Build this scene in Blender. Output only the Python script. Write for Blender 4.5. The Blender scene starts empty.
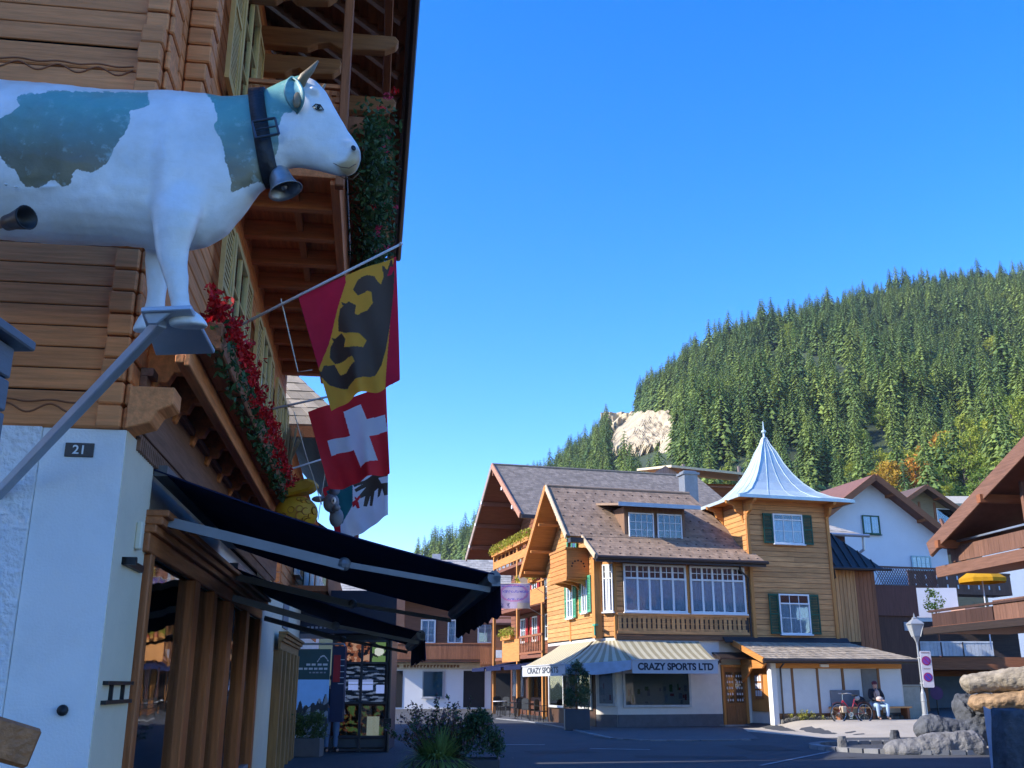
import bpy, math, random
import numpy as np
from mathutils import Vector, Matrix
R=math.radians
scene=bpy.context.scene
COL=scene.collection
# ------------------------------------------------------------ camera model
FPX=990.0; TH=math.atan(301/990.0); CT,ST=math.cos(TH),math.sin(TH); EYE=1.5
def ray(px,py):
    x=(px-512)/FPX; u=(384-py)/FPX
    return Vector((x,CT-u*ST,ST+u*CT))
def at(px,py,Y):
    d=ray(px,py); t=Y/d.y
    return Vector((d.x*t,Y,EYE+d.z*t))
class Frame:
    """a building's own axes: x along its front, y into it, z up"""
    def __init__(s,ox,oy,deg,oz=0.0):
        s.ox,s.oy,s.oz,s.deg=ox,oy,oz,deg; s.c=math.cos(R(deg)); s.s=math.sin(R(deg))
    def loc(s,p):
        x,y=p[0]-s.ox,p[1]-s.oy
        return Vector((x*s.c+y*s.s,-x*s.s+y*s.c,p[2]-s.oz))
    def world(s,x,y,z=0):
        return Vector((s.ox+x*s.c-y*s.s,s.oy+x*s.s+y*s.c,z+s.oz))
    def _r(s,px,py):
        d=ray(px,py); o=s.loc((0,0,EYE))
        return o,Vector((d.x*s.c+d.y*s.s,-d.x*s.s+d.y*s.c,d.z))
    def y(s,px,py,c): o,d=s._r(px,py); return o+d*((c-o.y)/d.y)
    def x(s,px,py,c): o,d=s._r(px,py); return o+d*((c-o.x)/d.x)
    def z(s,px,py,c): o,d=s._r(px,py); return o+d*((c-o.z)/d.z)

# ------------------------------------------------------------ materials
MATS={}
def nd(nt,t,**k):
    n=nt.nodes.new(t)
    for a,b in k.items(): setattr(n,a,b)
    return n
def mat(name,col,rough=.75,metal=0,nscale=4,namt=.18,bump=.15,bscale=30,island=0,stretch=(1,1,1),spec=.4,coat=0,emit=None,estr=0,trans=0,rnd=0,dirt=0):
    """procedural paint: base colour varied by noise, by board or tile, and roughened by a bump"""
    if name in MATS: return MATS[name]
    m=bpy.data.materials.new(name); m.use_nodes=True; nt=m.node_tree; L=nt.links
    b=nt.nodes['Principled BSDF']
    tc=nd(nt,'ShaderNodeTexCoord'); mp=nd(nt,'ShaderNodeMapping'); mp.inputs['Scale'].default_value=stretch
    L.new(tc.outputs['Object'],mp.inputs['Vector'])
    no=nd(nt,'ShaderNodeTexNoise'); no.inputs['Scale'].default_value=nscale; no.inputs['Detail'].default_value=6; no.inputs['Roughness'].default_value=.62
    L.new(mp.outputs['Vector'],no.inputs['Vector'])
    mr=nd(nt,'ShaderNodeMapRange'); mr.inputs['From Min'].default_value=.25; mr.inputs['From Max'].default_value=.75
    mr.inputs['To Min'].default_value=1-namt; mr.inputs['To Max'].default_value=1+namt
    L.new(no.outputs['Fac'],mr.inputs['Value'])
    val=mr.outputs['Result']
    if island:
        g=nd(nt,'ShaderNodeNewGeometry'); r=nd(nt,'ShaderNodeMapRange'); r.inputs['To Min'].default_value=1-island; r.inputs['To Max'].default_value=1+island
        L.new(g.outputs['Random Per Island'],r.inputs['Value'])
        mu=nd(nt,'ShaderNodeMath',operation='MULTIPLY'); L.new(val,mu.inputs[0]); L.new(r.outputs['Result'],mu.inputs[1]); val=mu.outputs[0]
    if rnd:
        g=nd(nt,'ShaderNodeObjectInfo'); r=nd(nt,'ShaderNodeMapRange'); r.inputs['To Min'].default_value=1-rnd; r.inputs['To Max'].default_value=1+rnd
        L.new(g.outputs['Random'],r.inputs['Value'])
        mu=nd(nt,'ShaderNodeMath',operation='MULTIPLY'); L.new(val,mu.inputs[0]); L.new(r.outputs['Result'],mu.inputs[1]); val=mu.outputs[0]
    mx=nd(nt,'ShaderNodeVectorMath',operation='SCALE'); mx.inputs[0].default_value=col[:3]
    L.new(val,mx.inputs['Scale']); out=mx.outputs['Vector']
    if dirt:
        n2=nd(nt,'ShaderNodeTexNoise'); n2.inputs['Scale'].default_value=1.3; n2.inputs['Detail'].default_value=8; n2.inputs['Roughness'].default_value=.7
        L.new(tc.outputs['Object'],n2.inputs['Vector'])
        r2=nd(nt,'ShaderNodeMapRange'); r2.inputs['From Min'].default_value=.5; r2.inputs['From Max'].default_value=.8; r2.inputs['To Max'].default_value=dirt
        L.new(n2.outputs['Fac'],r2.inputs['Value'])
        mi=nd(nt,'ShaderNodeMix',data_type='RGBA'); mi.inputs['B'].default_value=(col[0]*.35,col[1]*.33,col[2]*.3,1)
        L.new(r2.outputs['Result'],mi.inputs['Factor']); L.new(out,mi.inputs['A']); out=mi.outputs['Result']
    L.new(out,b.inputs['Base Color'])
    b.inputs['Roughness'].default_value=rough; b.inputs['Metallic'].default_value=metal
    b.inputs['Specular IOR Level'].default_value=spec
    if coat: b.inputs['Coat Weight'].default_value=coat
    if emit: b.inputs['Emission Color'].default_value=(*emit,1); b.inputs['Emission Strength'].default_value=estr
    if bump:
        n3=nd(nt,'ShaderNodeTexNoise'); n3.inputs['Scale'].default_value=bscale; n3.inputs['Detail'].default_value=4
        L.new(mp.outputs['Vector'],n3.inputs['Vector'])
        bp=nd(nt,'ShaderNodeBump'); bp.inputs['Strength'].default_value=bump; bp.inputs['Distance'].default_value=.03
        L.new(n3.outputs['Fac'],bp.inputs['Height']); L.new(bp.outputs['Normal'],b.inputs['Normal'])
    if trans:
        t=nd(nt,'ShaderNodeBsdfTranslucent'); L.new(out,t.inputs['Color'])
        ms=nd(nt,'ShaderNodeMixShader'); ms.inputs[0].default_value=trans
        L.new(b.outputs[0],ms.inputs[1]); L.new(t.outputs[0],ms.inputs[2])
        L.new(ms.outputs[0],nt.nodes['Material Output'].inputs['Surface'])
    MATS[name]=m
    return m
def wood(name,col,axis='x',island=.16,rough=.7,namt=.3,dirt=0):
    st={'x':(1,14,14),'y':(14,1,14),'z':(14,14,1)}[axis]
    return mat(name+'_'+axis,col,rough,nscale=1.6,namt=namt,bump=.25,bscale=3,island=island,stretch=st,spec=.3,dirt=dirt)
def glass_mat(name,tint=(.75,.82,.85),dark=.55):
    if name in MATS: return MATS[name]
    m=bpy.data.materials.new(name); m.use_nodes=True; nt=m.node_tree; L=nt.links
    nt.nodes.remove(nt.nodes['Principled BSDF'])
    tr=nd(nt,'ShaderNodeBsdfTransparent'); tr.inputs[0].default_value=(*[c*dark for c in tint],1)
    gl=nd(nt,'ShaderNodeBsdfGlossy'); gl.inputs['Roughness'].default_value=.03; gl.inputs[0].default_value=(.9,.93,.95,1)
    tc=nd(nt,'ShaderNodeTexCoord'); no=nd(nt,'ShaderNodeTexNoise'); no.inputs['Scale'].default_value=1.1; L.new(tc.outputs['Object'],no.inputs['Vector'])
    bp=nd(nt,'ShaderNodeBump'); bp.inputs['Strength'].default_value=.12; bp.inputs['Distance'].default_value=.05
    L.new(no.outputs['Fac'],bp.inputs['Height']); L.new(bp.outputs['Normal'],gl.inputs['Normal'])
    fr=nd(nt,'ShaderNodeFresnel'); fr.inputs['IOR'].default_value=1.45
    mr=nd(nt,'ShaderNodeMapRange'); mr.inputs['To Min'].default_value=.04; mr.inputs['To Max'].default_value=1
    L.new(fr.outputs[0],mr.inputs[0])
    ms=nd(nt,'ShaderNodeMixShader'); L.new(mr.outputs[0],ms.inputs[0]); L.new(tr.outputs[0],ms.inputs[1]); L.new(gl.outputs[0],ms.inputs[2])
    L.new(ms.outputs[0],nt.nodes['Material Output'].inputs['Surface'])
    MATS[name]=m; return m

# ------------------------------------------------------------ mesh builder
class MB:
    def __init__(s,xf=None): s.v=[];s.f=[];s.m=[];s.xf=xf
    def add(s,vs,fs,mi=0):
        n=len(s.v); xf=s.xf; flip=False
        if xf is not None: flip=xf.to_3x3().determinant()<0; vs=[xf@Vector(v) for v in vs]
        s.v.extend(tuple(v) for v in vs)
        for f in fs:
            f=[i+n for i in f]
            if flip: f.reverse()
            s.f.append(f); s.m.append(mi)
    def box(s,x0,x1,y0,y1,z0,z1,mi=0):
        if x0>x1:x0,x1=x1,x0
        if y0>y1:y0,y1=y1,y0
        if z0>z1:z0,z1=z1,z0
        s.add([(x0,y0,z0),(x1,y0,z0),(x1,y1,z0),(x0,y1,z0),(x0,y0,z1),(x1,y0,z1),(x1,y1,z1),(x0,y1,z1)],
              [(0,3,2,1),(4,5,6,7),(0,1,5,4),(1,2,6,5),(2,3,7,6),(3,0,4,7)],mi)
    def hexa(s,b,t,mi=0):
        """b, t: four bottom and four top corners, counterclockwise from above"""
        s.add(list(b)+list(t),[(0,3,2,1),(4,5,6,7),(0,1,5,4),(1,2,6,5),(2,3,7,6),(3,0,4,7)],mi)
    def beam(s,p,q,w,h,mi=0,up=(0,0,1)):
        p,q=Vector(p),Vector(q); d=(q-p).normalized(); a=d.cross(Vector(up))
        if a.length<1e-4: a=d.cross(Vector((1,0,0)))
        a.normalize(); b=a.cross(d).normalized(); a=a*w/2; b=b*h/2
        # ccw seen from +b
        s.hexa([p-a-b,q-a-b,q+a-b,p+a-b][::-1],[p-a+b,q-a+b,q+a+b,p+a+b][::-1],mi)
    def slab(s,pts,th,mi=0,nrm=None):
        """flat polygon with a thickness below it"""
        pts=[Vector(p) for p in pts]; n=len(pts)
        if nrm is None: nrm=(pts[1]-pts[0]).cross(pts[2]-pts[0]).normalized()
        lo=[p-Vector(nrm)*th for p in pts]
        s.add(pts+lo,[tuple(range(n)),tuple(range(2*n-1,n-1,-1))]+[(i,n+i,n+(i+1)%n,(i+1)%n) for i in range(n)],mi)
    def prism(s,poly,a,b,axis='y',mi=0):
        """polygon in the plane across axis, pulled from a to b. poly points are (x,z) for y, (y,z) for x, (x,y) for z"""
        def p3(p,c): return {'y':(p[0],c,p[1]),'x':(c,p[0],p[1]),'z':(p[0],p[1],c)}[axis]
        n=len(poly); ar=sum(poly[i][0]*poly[(i+1)%n][1]-poly[(i+1)%n][0]*poly[i][1] for i in range(n))
        if ar<0: poly=poly[::-1]
        if a>b: a,b=b,a
        vs=[p3(p,a) for p in poly]+[p3(p,b) for p in poly]
        fs=[tuple(range(n-1,-1,-1)),tuple(range(n,2*n))]+[(i,(i+1)%n,n+(i+1)%n,n+i) for i in range(n)]
        if axis=='y': fs=[f[::-1] for f in fs]
        s.add(vs,fs,mi)
    def tube(s,pts,r,n=8,mi=0,caps=True):
        pts=[Vector(p) for p in pts]; m=len(pts)
        rr=r if isinstance(r,(list,tuple)) else [r]*m
        vs=[];u=None
        for i,p in enumerate(pts):
            d=(pts[min(i+1,m-1)]-pts[max(i-1,0)]).normalized()
            if u is None:
                u=d.cross(Vector((0,0,1)))
                if u.length<.1: u=d.cross(Vector((1,0,0)))
            u=(u-d*u.dot(d)).normalized(); w=d.cross(u)
            for k in range(n):
                a=2*math.pi*k/n; vs.append(p+(u*math.cos(a)+w*math.sin(a))*rr[i])
        fs=[]
        for i in range(m-1):
            for k in range(n):
                a=i*n+k;b=i*n+(k+1)%n; fs.append((a,b,b+n,a+n))
        if caps: fs.append(tuple(range(n-1,-1,-1))); fs.append(tuple(range((m-1)*n,m*n)))
        s.add(vs,fs,mi)
    def lathe(s,prof,n=16,c=(0,0,0),mi=0,rot=None,caps=True):
        vs=[];c=Vector(c)
        for r,z in prof:
            for k in range(n):
                a=2*math.pi*k/n; v=Vector((r*math.cos(a),r*math.sin(a),z))
                if rot is not None: v=rot@v
                vs.append(c+v)
        fs=[];m=len(prof)
        for i in range(m-1):
            for k in range(n):
                a=i*n+k;b=i*n+(k+1)%n; fs.append((a,b,b+n,a+n))
        if caps: fs.append(tuple(range(n-1,-1,-1))); fs.append(tuple(range((m-1)*n,m*n)))
        s.add(vs,fs,mi)
    def ball(s,c,r,n=10,mi=0,rot=None):
        if not isinstance(r,(tuple,list)): r=(r,r,r)
        c=Vector(c);vs=[];fs=[];m=max(4,n//2+1)
        for i in range(1,m):
            t=math.pi*i/m
            for k in range(n):
                a=2*math.pi*k/n; v=Vector((r[0]*math.sin(t)*math.cos(a),r[1]*math.sin(t)*math.sin(a),-r[2]*math.cos(t)))
                if rot is not None: v=rot@v
                vs.append(c+v)
        lo=Vector((0,0,-r[2]));hi=Vector((0,0,r[2]))
        if rot is not None: lo=rot@lo;hi=rot@hi
        vs+= [c+lo,c+hi]; L=len(vs)
        for i in range(m-2):
            for k in range(n):
                a=i*n+k;b=i*n+(k+1)%n; fs.append((a,b,b+n,a+n))
        for k in range(n):
            fs.append((L-2,(k+1)%n,k)); fs.append((L-1,(m-2)*n+k,(m-2)*n+(k+1)%n))
        s.add(vs,fs,mi)
    def leaves(s,c,rad,n,size,rng,mi=0,shell=.5,flat=0):
        c=Vector(c)
        for _ in range(n):
            d=Vector((rng.gauss(0,1),rng.gauss(0,1),rng.gauss(0,1))).normalized()*(shell+(1-shell)*rng.random())
            p=c+Vector((d.x*rad[0],d.y*rad[1],d.z*rad[2]))
            a=Vector((rng.gauss(0,1),rng.gauss(0,1),rng.gauss(0,1)*(1-flat)+.01)).normalized()
            b=a.orthogonal().normalized(); b=Matrix.Rotation(rng.random()*6.28,3,a)@b
            L=size*(.6+rng.random()*.8); W=L*.45
            s.add([p-a*L/2,p+b*W/2,p+a*L/2,p-b*W/2],[(0,1,2,3)],mi)
    def build(s,name,mats,parent=None,smooth=False,bevel=0,loc=None):
        me=bpy.data.meshes.new(name); me.from_pydata(s.v,[],s.f)
        if not isinstance(mats,(list,tuple)): mats=[mats]
        for m in mats: me.materials.append(m)
        if len(mats)>1: me.polygons.foreach_set('material_index',s.m)
        if smooth: me.polygons.foreach_set('use_smooth',[True]*len(me.polygons))
        me.update()
        o=bpy.data.objects.new(name,me); COL.objects.link(o)
        if parent: o.parent=parent
        if loc: o.location=loc
        if bevel:
            b=o.modifiers.new('bevel','BEVEL'); b.width=bevel; b.segments=1; b.limit_method='ANGLE'
        return o
def tag(o,label=None,cat=None,group=None,kind=None):
    if label: o['label']=label
    if cat: o['category']=cat
    if group: o['group']=group
    if kind: o['kind']=kind
    return o
def thing(name,label,cat,loc=(0,0,0),rot=0,group=None):
    o=bpy.data.objects.new(name,None); COL.objects.link(o); o.empty_display_size=.3
    o.location=loc; o.rotation_euler=(0,0,R(rot)); return tag(o,label,cat,group)
def fthing(F,name,label,cat,group=None):
    return thing(name,label,cat,(F.ox,F.oy,F.oz),F.deg,group)
def dup(o,parent=None,label=None,top=True):
    c=o.copy(); COL.objects.link(c)
    if parent is not None: c.parent=parent
    if label: c['label']=label
    for ch in [x for x in bpy.data.objects if x.parent==o]: dup(ch,c)
    return c
# wall planes: (u to the right, n outward, z up)
def front(c): return Matrix(((1,0,0,0),(0,-1,0,c),(0,0,1,0),(0,0,0,1)))
def left(c):  return Matrix(((0,-1,0,c),(-1,0,0,0),(0,0,1,0),(0,0,0,1)))
def right(c): return Matrix(((0,1,0,c),(1,0,0,0),(0,0,1,0),(0,0,0,1)))
def planks(mb,u0,u1,z0,z1,h,t=.03,n0=0,mi=0,gap=.012,clip=None,rng=None):
    """horizontal boards, chamfered edges; clip(z) -> (u0,u1) for gables"""
    n=max(1,round((z1-z0)/h)); h=(z1-z0)/n; c=min(.018,h*.12,t*.35)
    for i in range(n):
        a=z0+i*h+gap/2; b=z0+(i+1)*h-gap/2
        ca,cb=(u0,u1),(u0,u1)
        if clip: ca,cb=clip(a),clip(b)
        if cb[1]-cb[0]<.05 and ca[1]-ca[0]<.05: continue
        segs=[0,1]
        if rng and (ca[1]-ca[0])>3: segs=[0]+[rng.uniform(.25,.75)]+[1]
        for k in range(len(segs)-1):
            def e(c_,f): return c_[0]+(c_[1]-c_[0])*f
            g=.003 if k else 0; A0,A1=e(ca,segs[k])+g,e(ca,segs[k+1]); B0,B1=e(cb,segs[k])+g,e(cb,segs[k+1])
            vs=[(A0,n0,a),(A1,n0,a),(A1,n0+t-c,a),(A0,n0+t-c,a),(A0,n0+t,a+c),(A1,n0+t,a+c),(B0,n0+t,b-c),(B1,n0+t,b-c),(B0,n0+t-c,b),(B1,n0+t-c,b),(B0,n0,b),(B1,n0,b)]
            fs=[(0,1,2,3),(3,2,5,4),(4,5,7,6),(6,7,9,8),(8,9,11,10),(0,3,4,6,8,10),(1,11,9,7,5,2)]
            # in (u,n,z) this winding faces outward after the plane's mirror
            mb.add(vs,[f[::-1] for f in fs],mi)
def vboards(mb,u0,u1,z0,z1,w,t=.025,n0=0,mi=0,gap=.012,batten=0):
    n=max(1,round((u1-u0)/w)); w=(u1-u0)/n
    for i in range(n):
        a=u0+i*w+gap/2;b=u0+(i+1)*w-gap/2
        mb.box(a,b,n0,n0+t,z0,z1,mi)
        if batten: mb.box(b-.03,b+gap+.03,n0+t,n0+t+batten,z0,z1,mi)
def shingles(mb,A,B,C,D,nr,nc,rng,t=.03,mi=0,jit=.25,dots=None,dmi=1):
    """courses of tiles on the quad A (eave left) B (eave right) C (ridge right) D (ridge left)"""
    A,B,C,D=map(Vector,(A,B,C,D)); n=(B-A).cross(D-A).normalized()
    if n.z<0: n=-n
    for r in range(nr):
        f0=r/nr; f1=min(1,(r+1.25)/nr)
        a0,b0=A.lerp(D,f0),B.lerp(C,f0); a1,b1=A.lerp(D,f1),B.lerp(C,f1)
        L=max((b0-a0).length,(b1-a1).length); k=max(1,round(nc*L/max((B-A).length,(C-D).length)))
        off=.5*(r%2)/k
        cuts=[0]+[min(.999,max(.001,(i/k)+off+rng.uniform(-.08,.08)/k)) for i in range(0 if off else 1,k)]+[1]
        for i in range(len(cuts)-1):
            g=.004/max(L,.1)
            u0,u1=cuts[i]+g,cuts[i+1]-g
            if u1-u0<.002: continue
            h=t*(1+rng.uniform(-jit,jit))
            p=[a0.lerp(b0,u0),a0.lerp(b0,u1),a1.lerp(b1,u1),a1.lerp(b1,u0)]
            lo=[q for q in p]; hi=[p[0]+n*h,p[1]+n*h,p[2]+n*h*.35,p[3]+n*h*.35]
            mb.hexa(lo,hi,mi)
        if dots and r%dots[0]==dots[0]//2:
            m=int(L/dots[1])
            for i in range(m):
                q=a0.lerp(b0,(i+.5+.5*((r//dots[0])%2))/m if m else .5)
                if ((i+.5+.5*((r//dots[0])%2))/m)>.99: continue
                q=q+n*(t+.004); mb.box(q.x-.03,q.x+.03,q.y-.03,q.y+.02,q.z-.02,q.z+.014,dmi)
def window(par,T,u0,u1,z0,z1,cols=2,rows=3,transom=None,trows=1,fw=.07,bar=.03,n=.062,frame=None,curtain=None,shut=None,name='window',label=None,backm=None,tcols=None,glass='window_glass',sill=True):
    """a framed window: frame, glazing bars, pane, curtain, and shutters beside it"""
    frame=frame or MATS['white_paint']
    mb=MB(T); d=.06
    mb.box(u0,u0+fw,n,n+d,z0,z1);mb.box(u1-fw,u1,n,n+d,z0,z1);mb.box(u0+fw,u1-fw,n,n+d,z1-fw,z1);mb.box(u0+fw,u1-fw,n,n+d,z0,z0+fw)
    zt=z1-fw
    if transom: zt=z0+(z1-z0)*transom; mb.box(u0+fw,u1-fw,n,n+d+.01,zt-fw*.45,zt+fw*.45)
    W=u1-u0-2*fw
    for i in range(1,cols):
        x=u0+fw+W*i/cols; w=bar*.5 if cols>3 or i*2!=cols else bar*.9
        mb.box(x-w,x+w,n+.01,n+d-.008,z0+fw,zt-(fw*.45 if transom else 0))
    if trows>1:
        for i in range(1,cols): x=u0+fw+W*i/cols; mb.box(x-.042,x+.042,n+.004,n+d-.004,z0+fw,z1-fw)
    for i in range(1,rows):
        z=z0+fw+(zt-z0-fw)*i/rows
        mb.box(u0+fw,u1-fw,n+.014,n+d-.014,z-bar*.42,z+bar*.42)
    if transom:
        tc=tcols or cols
        for i in range(1,tc):
            x=u0+fw+W*i/tc; mb.box(x-bar*.4,x+bar*.4,n+.01,n+d-.012,zt+fw*.45,z1-fw)
        for i in range(1,trows):
            z=zt+fw*.45+(z1-fw-zt-fw*.45)*i/trows; mb.box(u0+fw,u1-fw,n+.014,n+d-.014,z-bar*.42,z+bar*.42)
    if sill: mb.box(u0-.04,u1+.04,n,n+d+.06,z0-.05,z0)
    wo=mb.build(name,frame,par,bevel=.004)
    if label: wo['label']=label
    g=MB(T); g.box(u0+fw*.7,u1-fw*.7,n+.024,n+.03,z0+fw*.7,z1-fw*.7); g.build('pane',MATS[glass],wo)
    g=MB(T); g.box(u0+fw*.5,u1-fw*.5,n-.028,n-.022,z0+fw*.5,z1-fw*.5,0)
    if curtain:
        k=int(W/.04); vs=[];fs=[]; zc=z0+fw
        for i in range(k+1):
            u=u0+fw+W*i/k; y=n-.004+.009*math.sin(i*1.7)+.004*math.sin(i*.7)
            vs+=[(u,y,zc+.03*abs(math.sin(i*.35))),(u,y,zt if transom else z1-fw)]
            if i: fs.append((2*i-2,2*i,2*i+1,2*i-1))
        g.add(vs,fs,1)
    g.build('backing',[backm or MATS['dark_room'],curtain or MATS['dark_room']],wo)
    if shut:
        sm,sw=shut
        for a,b in ((u0-sw-.02,u0-.02),(u1+.02,u1+sw+.02)):
            q=MB(T); q.box(a,a+.05,n,n+.045,z0,z1);q.box(b-.05,b,n,n+.045,z0,z1)
            q.box(a+.05,b-.05,n,n+.045,z1-.07,z1);q.box(a+.05,b-.05,n,n+.045,z0,z0+.07);q.box(a+.05,b-.05,n,n+.045,(z0+z1)/2-.03,(z0+z1)/2+.03)
            k=int((z1-z0)/.06)
            for i in range(k): q.box(a+.05,b-.05,n+.008,n+.03,z0+.01+(z1-z0)*i/k,z0+.045+(z1-z0)*i/k)
            q.build('shutter',sm,par)
    return wo
def text(s,size,T,m,parent,name='lettering',ext=.004,bold=.0,align='CENTER',sx=1):
    """letters standing on the plane T (x right, y up, z out)"""
    cu=bpy.data.curves.new(name,'FONT'); cu.body=s; cu.size=size; cu.extrude=ext; cu.offset=bold; cu.align_x=align; cu.align_y='CENTER'
    o=bpy.data.objects.new(name,cu); COL.objects.link(o)
    dg=bpy.context.evaluated_depsgraph_get(); me=bpy.data.meshes.new_from_object(o.evaluated_get(dg))
    bpy.data.objects.remove(o); me.transform(T@Matrix.Diagonal((sx,1,1,1))); me.materials.clear(); me.materials.append(m)
    o=bpy.data.objects.new(name,me); COL.objects.link(o)
    if parent: o.parent=parent
    return o
def inpoly(x,y,P):
    c=False;j=len(P)-1
    for i in range(len(P)):
        xi,yi=P[i];xj,yj=P[j]
        if (yi>y)!=(yj>y) and x<(xj-xi)*(y-yi)/(yj-yi)+xi: c=not c
        j=i
    return c
# shared paints
mat('white_paint',(.78,.78,.76),.5,namt=.06,bump=.05)
mat('cream_paint',(.72,.66,.5),.6,namt=.08,bump=.05)
mat('dark_room',(.018,.018,.02),.9,bump=0)
mat('curtain',(.85,.87,.88),.9,namt=.15,nscale=9,bump=0)
mat('shutter_green',(.012,.07,.035),.55,namt=.2)
mat('shutter_light_green',(.08,.35,.2),.55,namt=.2)
mat('black_metal',(.02,.02,.022),.45,metal=.3,bump=.05)
mat('grey_metal',(.35,.37,.4),.4,metal=.7,namt=.1,bump=.08,bscale=12)
mat('gutter',(.06,.045,.04),.45,metal=.4,bump=0)
mat('plaster',(.62,.58,.52),.9,nscale=2,namt=.08,bump=.3,bscale=40,dirt=.12)
glass_mat('window_glass',(.85,.92,.97),.9); glass_mat('shop_glass',(.75,.8,.82),.8)
rng=random.Random(7)
PI=math.pi
# ============================================================ the near chalet on the left
L=Frame(-2.61,6.5,7.87)
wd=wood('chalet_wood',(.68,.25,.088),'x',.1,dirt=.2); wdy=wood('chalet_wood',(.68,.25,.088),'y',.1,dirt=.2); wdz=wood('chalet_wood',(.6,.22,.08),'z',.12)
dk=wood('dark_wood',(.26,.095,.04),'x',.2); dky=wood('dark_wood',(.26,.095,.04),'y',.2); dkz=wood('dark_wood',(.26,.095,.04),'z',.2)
shopw=wood('shop_wood',(.36,.12,.04),'z',.1,rough=.45); shopy=wood('shop_wood',(.36,.12,.04),'y',.1,rough=.45)
plast=mat('white_render',(.80,.79,.77),.9,nscale=1.5,namt=.05,bump=.12,bscale=60,dirt=.22)
stucco=mat('rough_stucco',(.78,.77,.76),.95,nscale=3,namt=.06,bump=1.0,bscale=22)
cream=mat('cream_render',(.72,.64,.47),.9,nscale=2,namt=.06,bump=.1,dirt=.08)
slate=mat('brown_tile',(.16,.12,.1),.8,namt=.2,island=.25,bump=.3,bscale=20)
house=fthing(L,'large_chalet','large brown timber chalet over a white ground floor, filling the left edge behind the cow','chalet')
# ground floor
mb=MB(); mb.box(-.53,0,0,.9,-.1,3.15); mb.box(-9,-.53,.02,.9,-.1,3.15); mb.box(-9,-.12,.9,18,-.1,3.15); mb.build('wall',plast,house)
mb=MB(); 
ng=60
mb.box(-9,-.535,-.03,.02,-.1,3.15); mb.build('stucco_panel',stucco,house)
mb=MB(); mb.box(0,.006,.02,.9,-.1,3.15); mb.build('side_wall',cream,house)
mb=MB(); mb.box(-.1,.006,9.2,18,-.1,3.2); mb.build('side_wall',cream,house)
# core of the upper storeys
mb=MB(); mb.box(-9,-.12,.1,10.7,3.15,9.9); mb.build('upper_wall_core',MATS['dark_room'],house)
# front planks
T=front(.02); mb=MB(T)
planks(mb,-9,-.2,3.42,5.72,.155,.016,0,gap=.007,rng=rng); planks(mb,-9,-.2,5.73,6.12,.2,.03,0,gap=.007); planks(mb,-9,-.2,6.14,9.9,.16,.016,0,gap=.007,rng=rng); planks(mb,-9,-.05,3.15,3.41,.26,.045,0,gap=.007)
mb.build('log_wall',wd,house,bevel=0)
for zz in (3.3,5.93):
    w=MB(T); k=150
    off=.047 if zz<4 else .032
    for dz,am in ((0,.03),(.05,.008)):
        pts=[(-4+3.75*i/k,off,zz+dz-.02+am*math.sin(i*.55)) for i in range(k+1)]
        w.tube(pts,.007,5)
    w.build('wavy_moulding',dk,house)
# stacked log ends at the corner
mb=MB(); z=3.15; i=0
while z<9.6:
    h=.165; j=rng.uniform(-.012,.012)
    d=.05 if (z<5.6 or z>6.15) else .12
    mb.box(-.2+j*.5,-.035+j*.6,-d+j,.1,z+.006,z+h-.006); mb.box(-.03,.0+.012*(i%2),-.02+j,.3,z+.006,z+h-.006)
    z+=h;i+=1
mb.build('log_corner',wd,house,bevel=.012)
mb=MB(); z=5.0;i=0
while z<9.6:
    mb.box(0.02,.2+rng.uniform(-.01,.01)+.03*math.sin(z*3),.42,.66,z+.006,z+.16); z+=.168
mb.build('cross_wall_end',wd,house,bevel=.012)
mb=MB(); mb.prism([(0,3.15),(.16,3.2),(.2,3.28),(.3,3.33),(.3,3.45),(0,3.45)],-.05,.2,'y'); mb.build('beam_end',wdy,house,bevel=.008)
# street side planks
T=right(-.0); mb=MB(T)
planks(mb,.3,10.7,3.62,9.9,.17,.03,-.02,rng=rng); mb.build('side_log_wall',wdy,house)
mb=MB(); mb.box(0,.05,.2,10.7,3.2,3.6); mb.box(0,.09,.2,10.7,3.6,3.66)
y=.3
while y<10: mb.box(.0,.035,y,y+.03,3.08,3.2); y+=.062
mb.box(0,.03,.2,10.7,3.17,3.22)
mb.build('belt_board',wood('belt_wood',(.22,.115,.075),'y',.1),house,bevel=.004)
# gallery
gx=.36
mb=MB(); mb.box(0,gx,.1,10.8,3.9,3.96); mb.box(gx,gx+.04,-.15,10.8,3.58,3.78); mb.box(gx-.06,gx,-.15,10.8,3.6,3.66); mb.build('gallery_floor',wdy,house,bevel=.006)
y=.35; 
while y<10.6:
    mb=MB(); mb.prism([(.0,3.52),(.07,3.52),(.1,3.6),(.16,3.6),(.2,3.68),(.27,3.68),(.34,3.78),(.34,3.9),(0,3.9)],y,y+.11,'y')
    mb.build('console',wdy,house,bevel=.006); y+=.82
yel=mat('yellow_shutter',(.62,.4,.14),.6,namt=.15)
Ts=right(.02)
for i,(u,z0,z1) in enumerate([(3.0,4.5,6.05),(5.9,4.5,6.05),(8.7,4.5,6.05),(2.3,7.1,8.9),(5.2,7.1,8.9),(8.2,7.1,8.9)]):
    window(house,Ts,u,u+1.1,z0,z1,2,3,fw=.08,curtain=MATS['curtain'],shut=(yel,.52),frame=yel)
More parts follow.
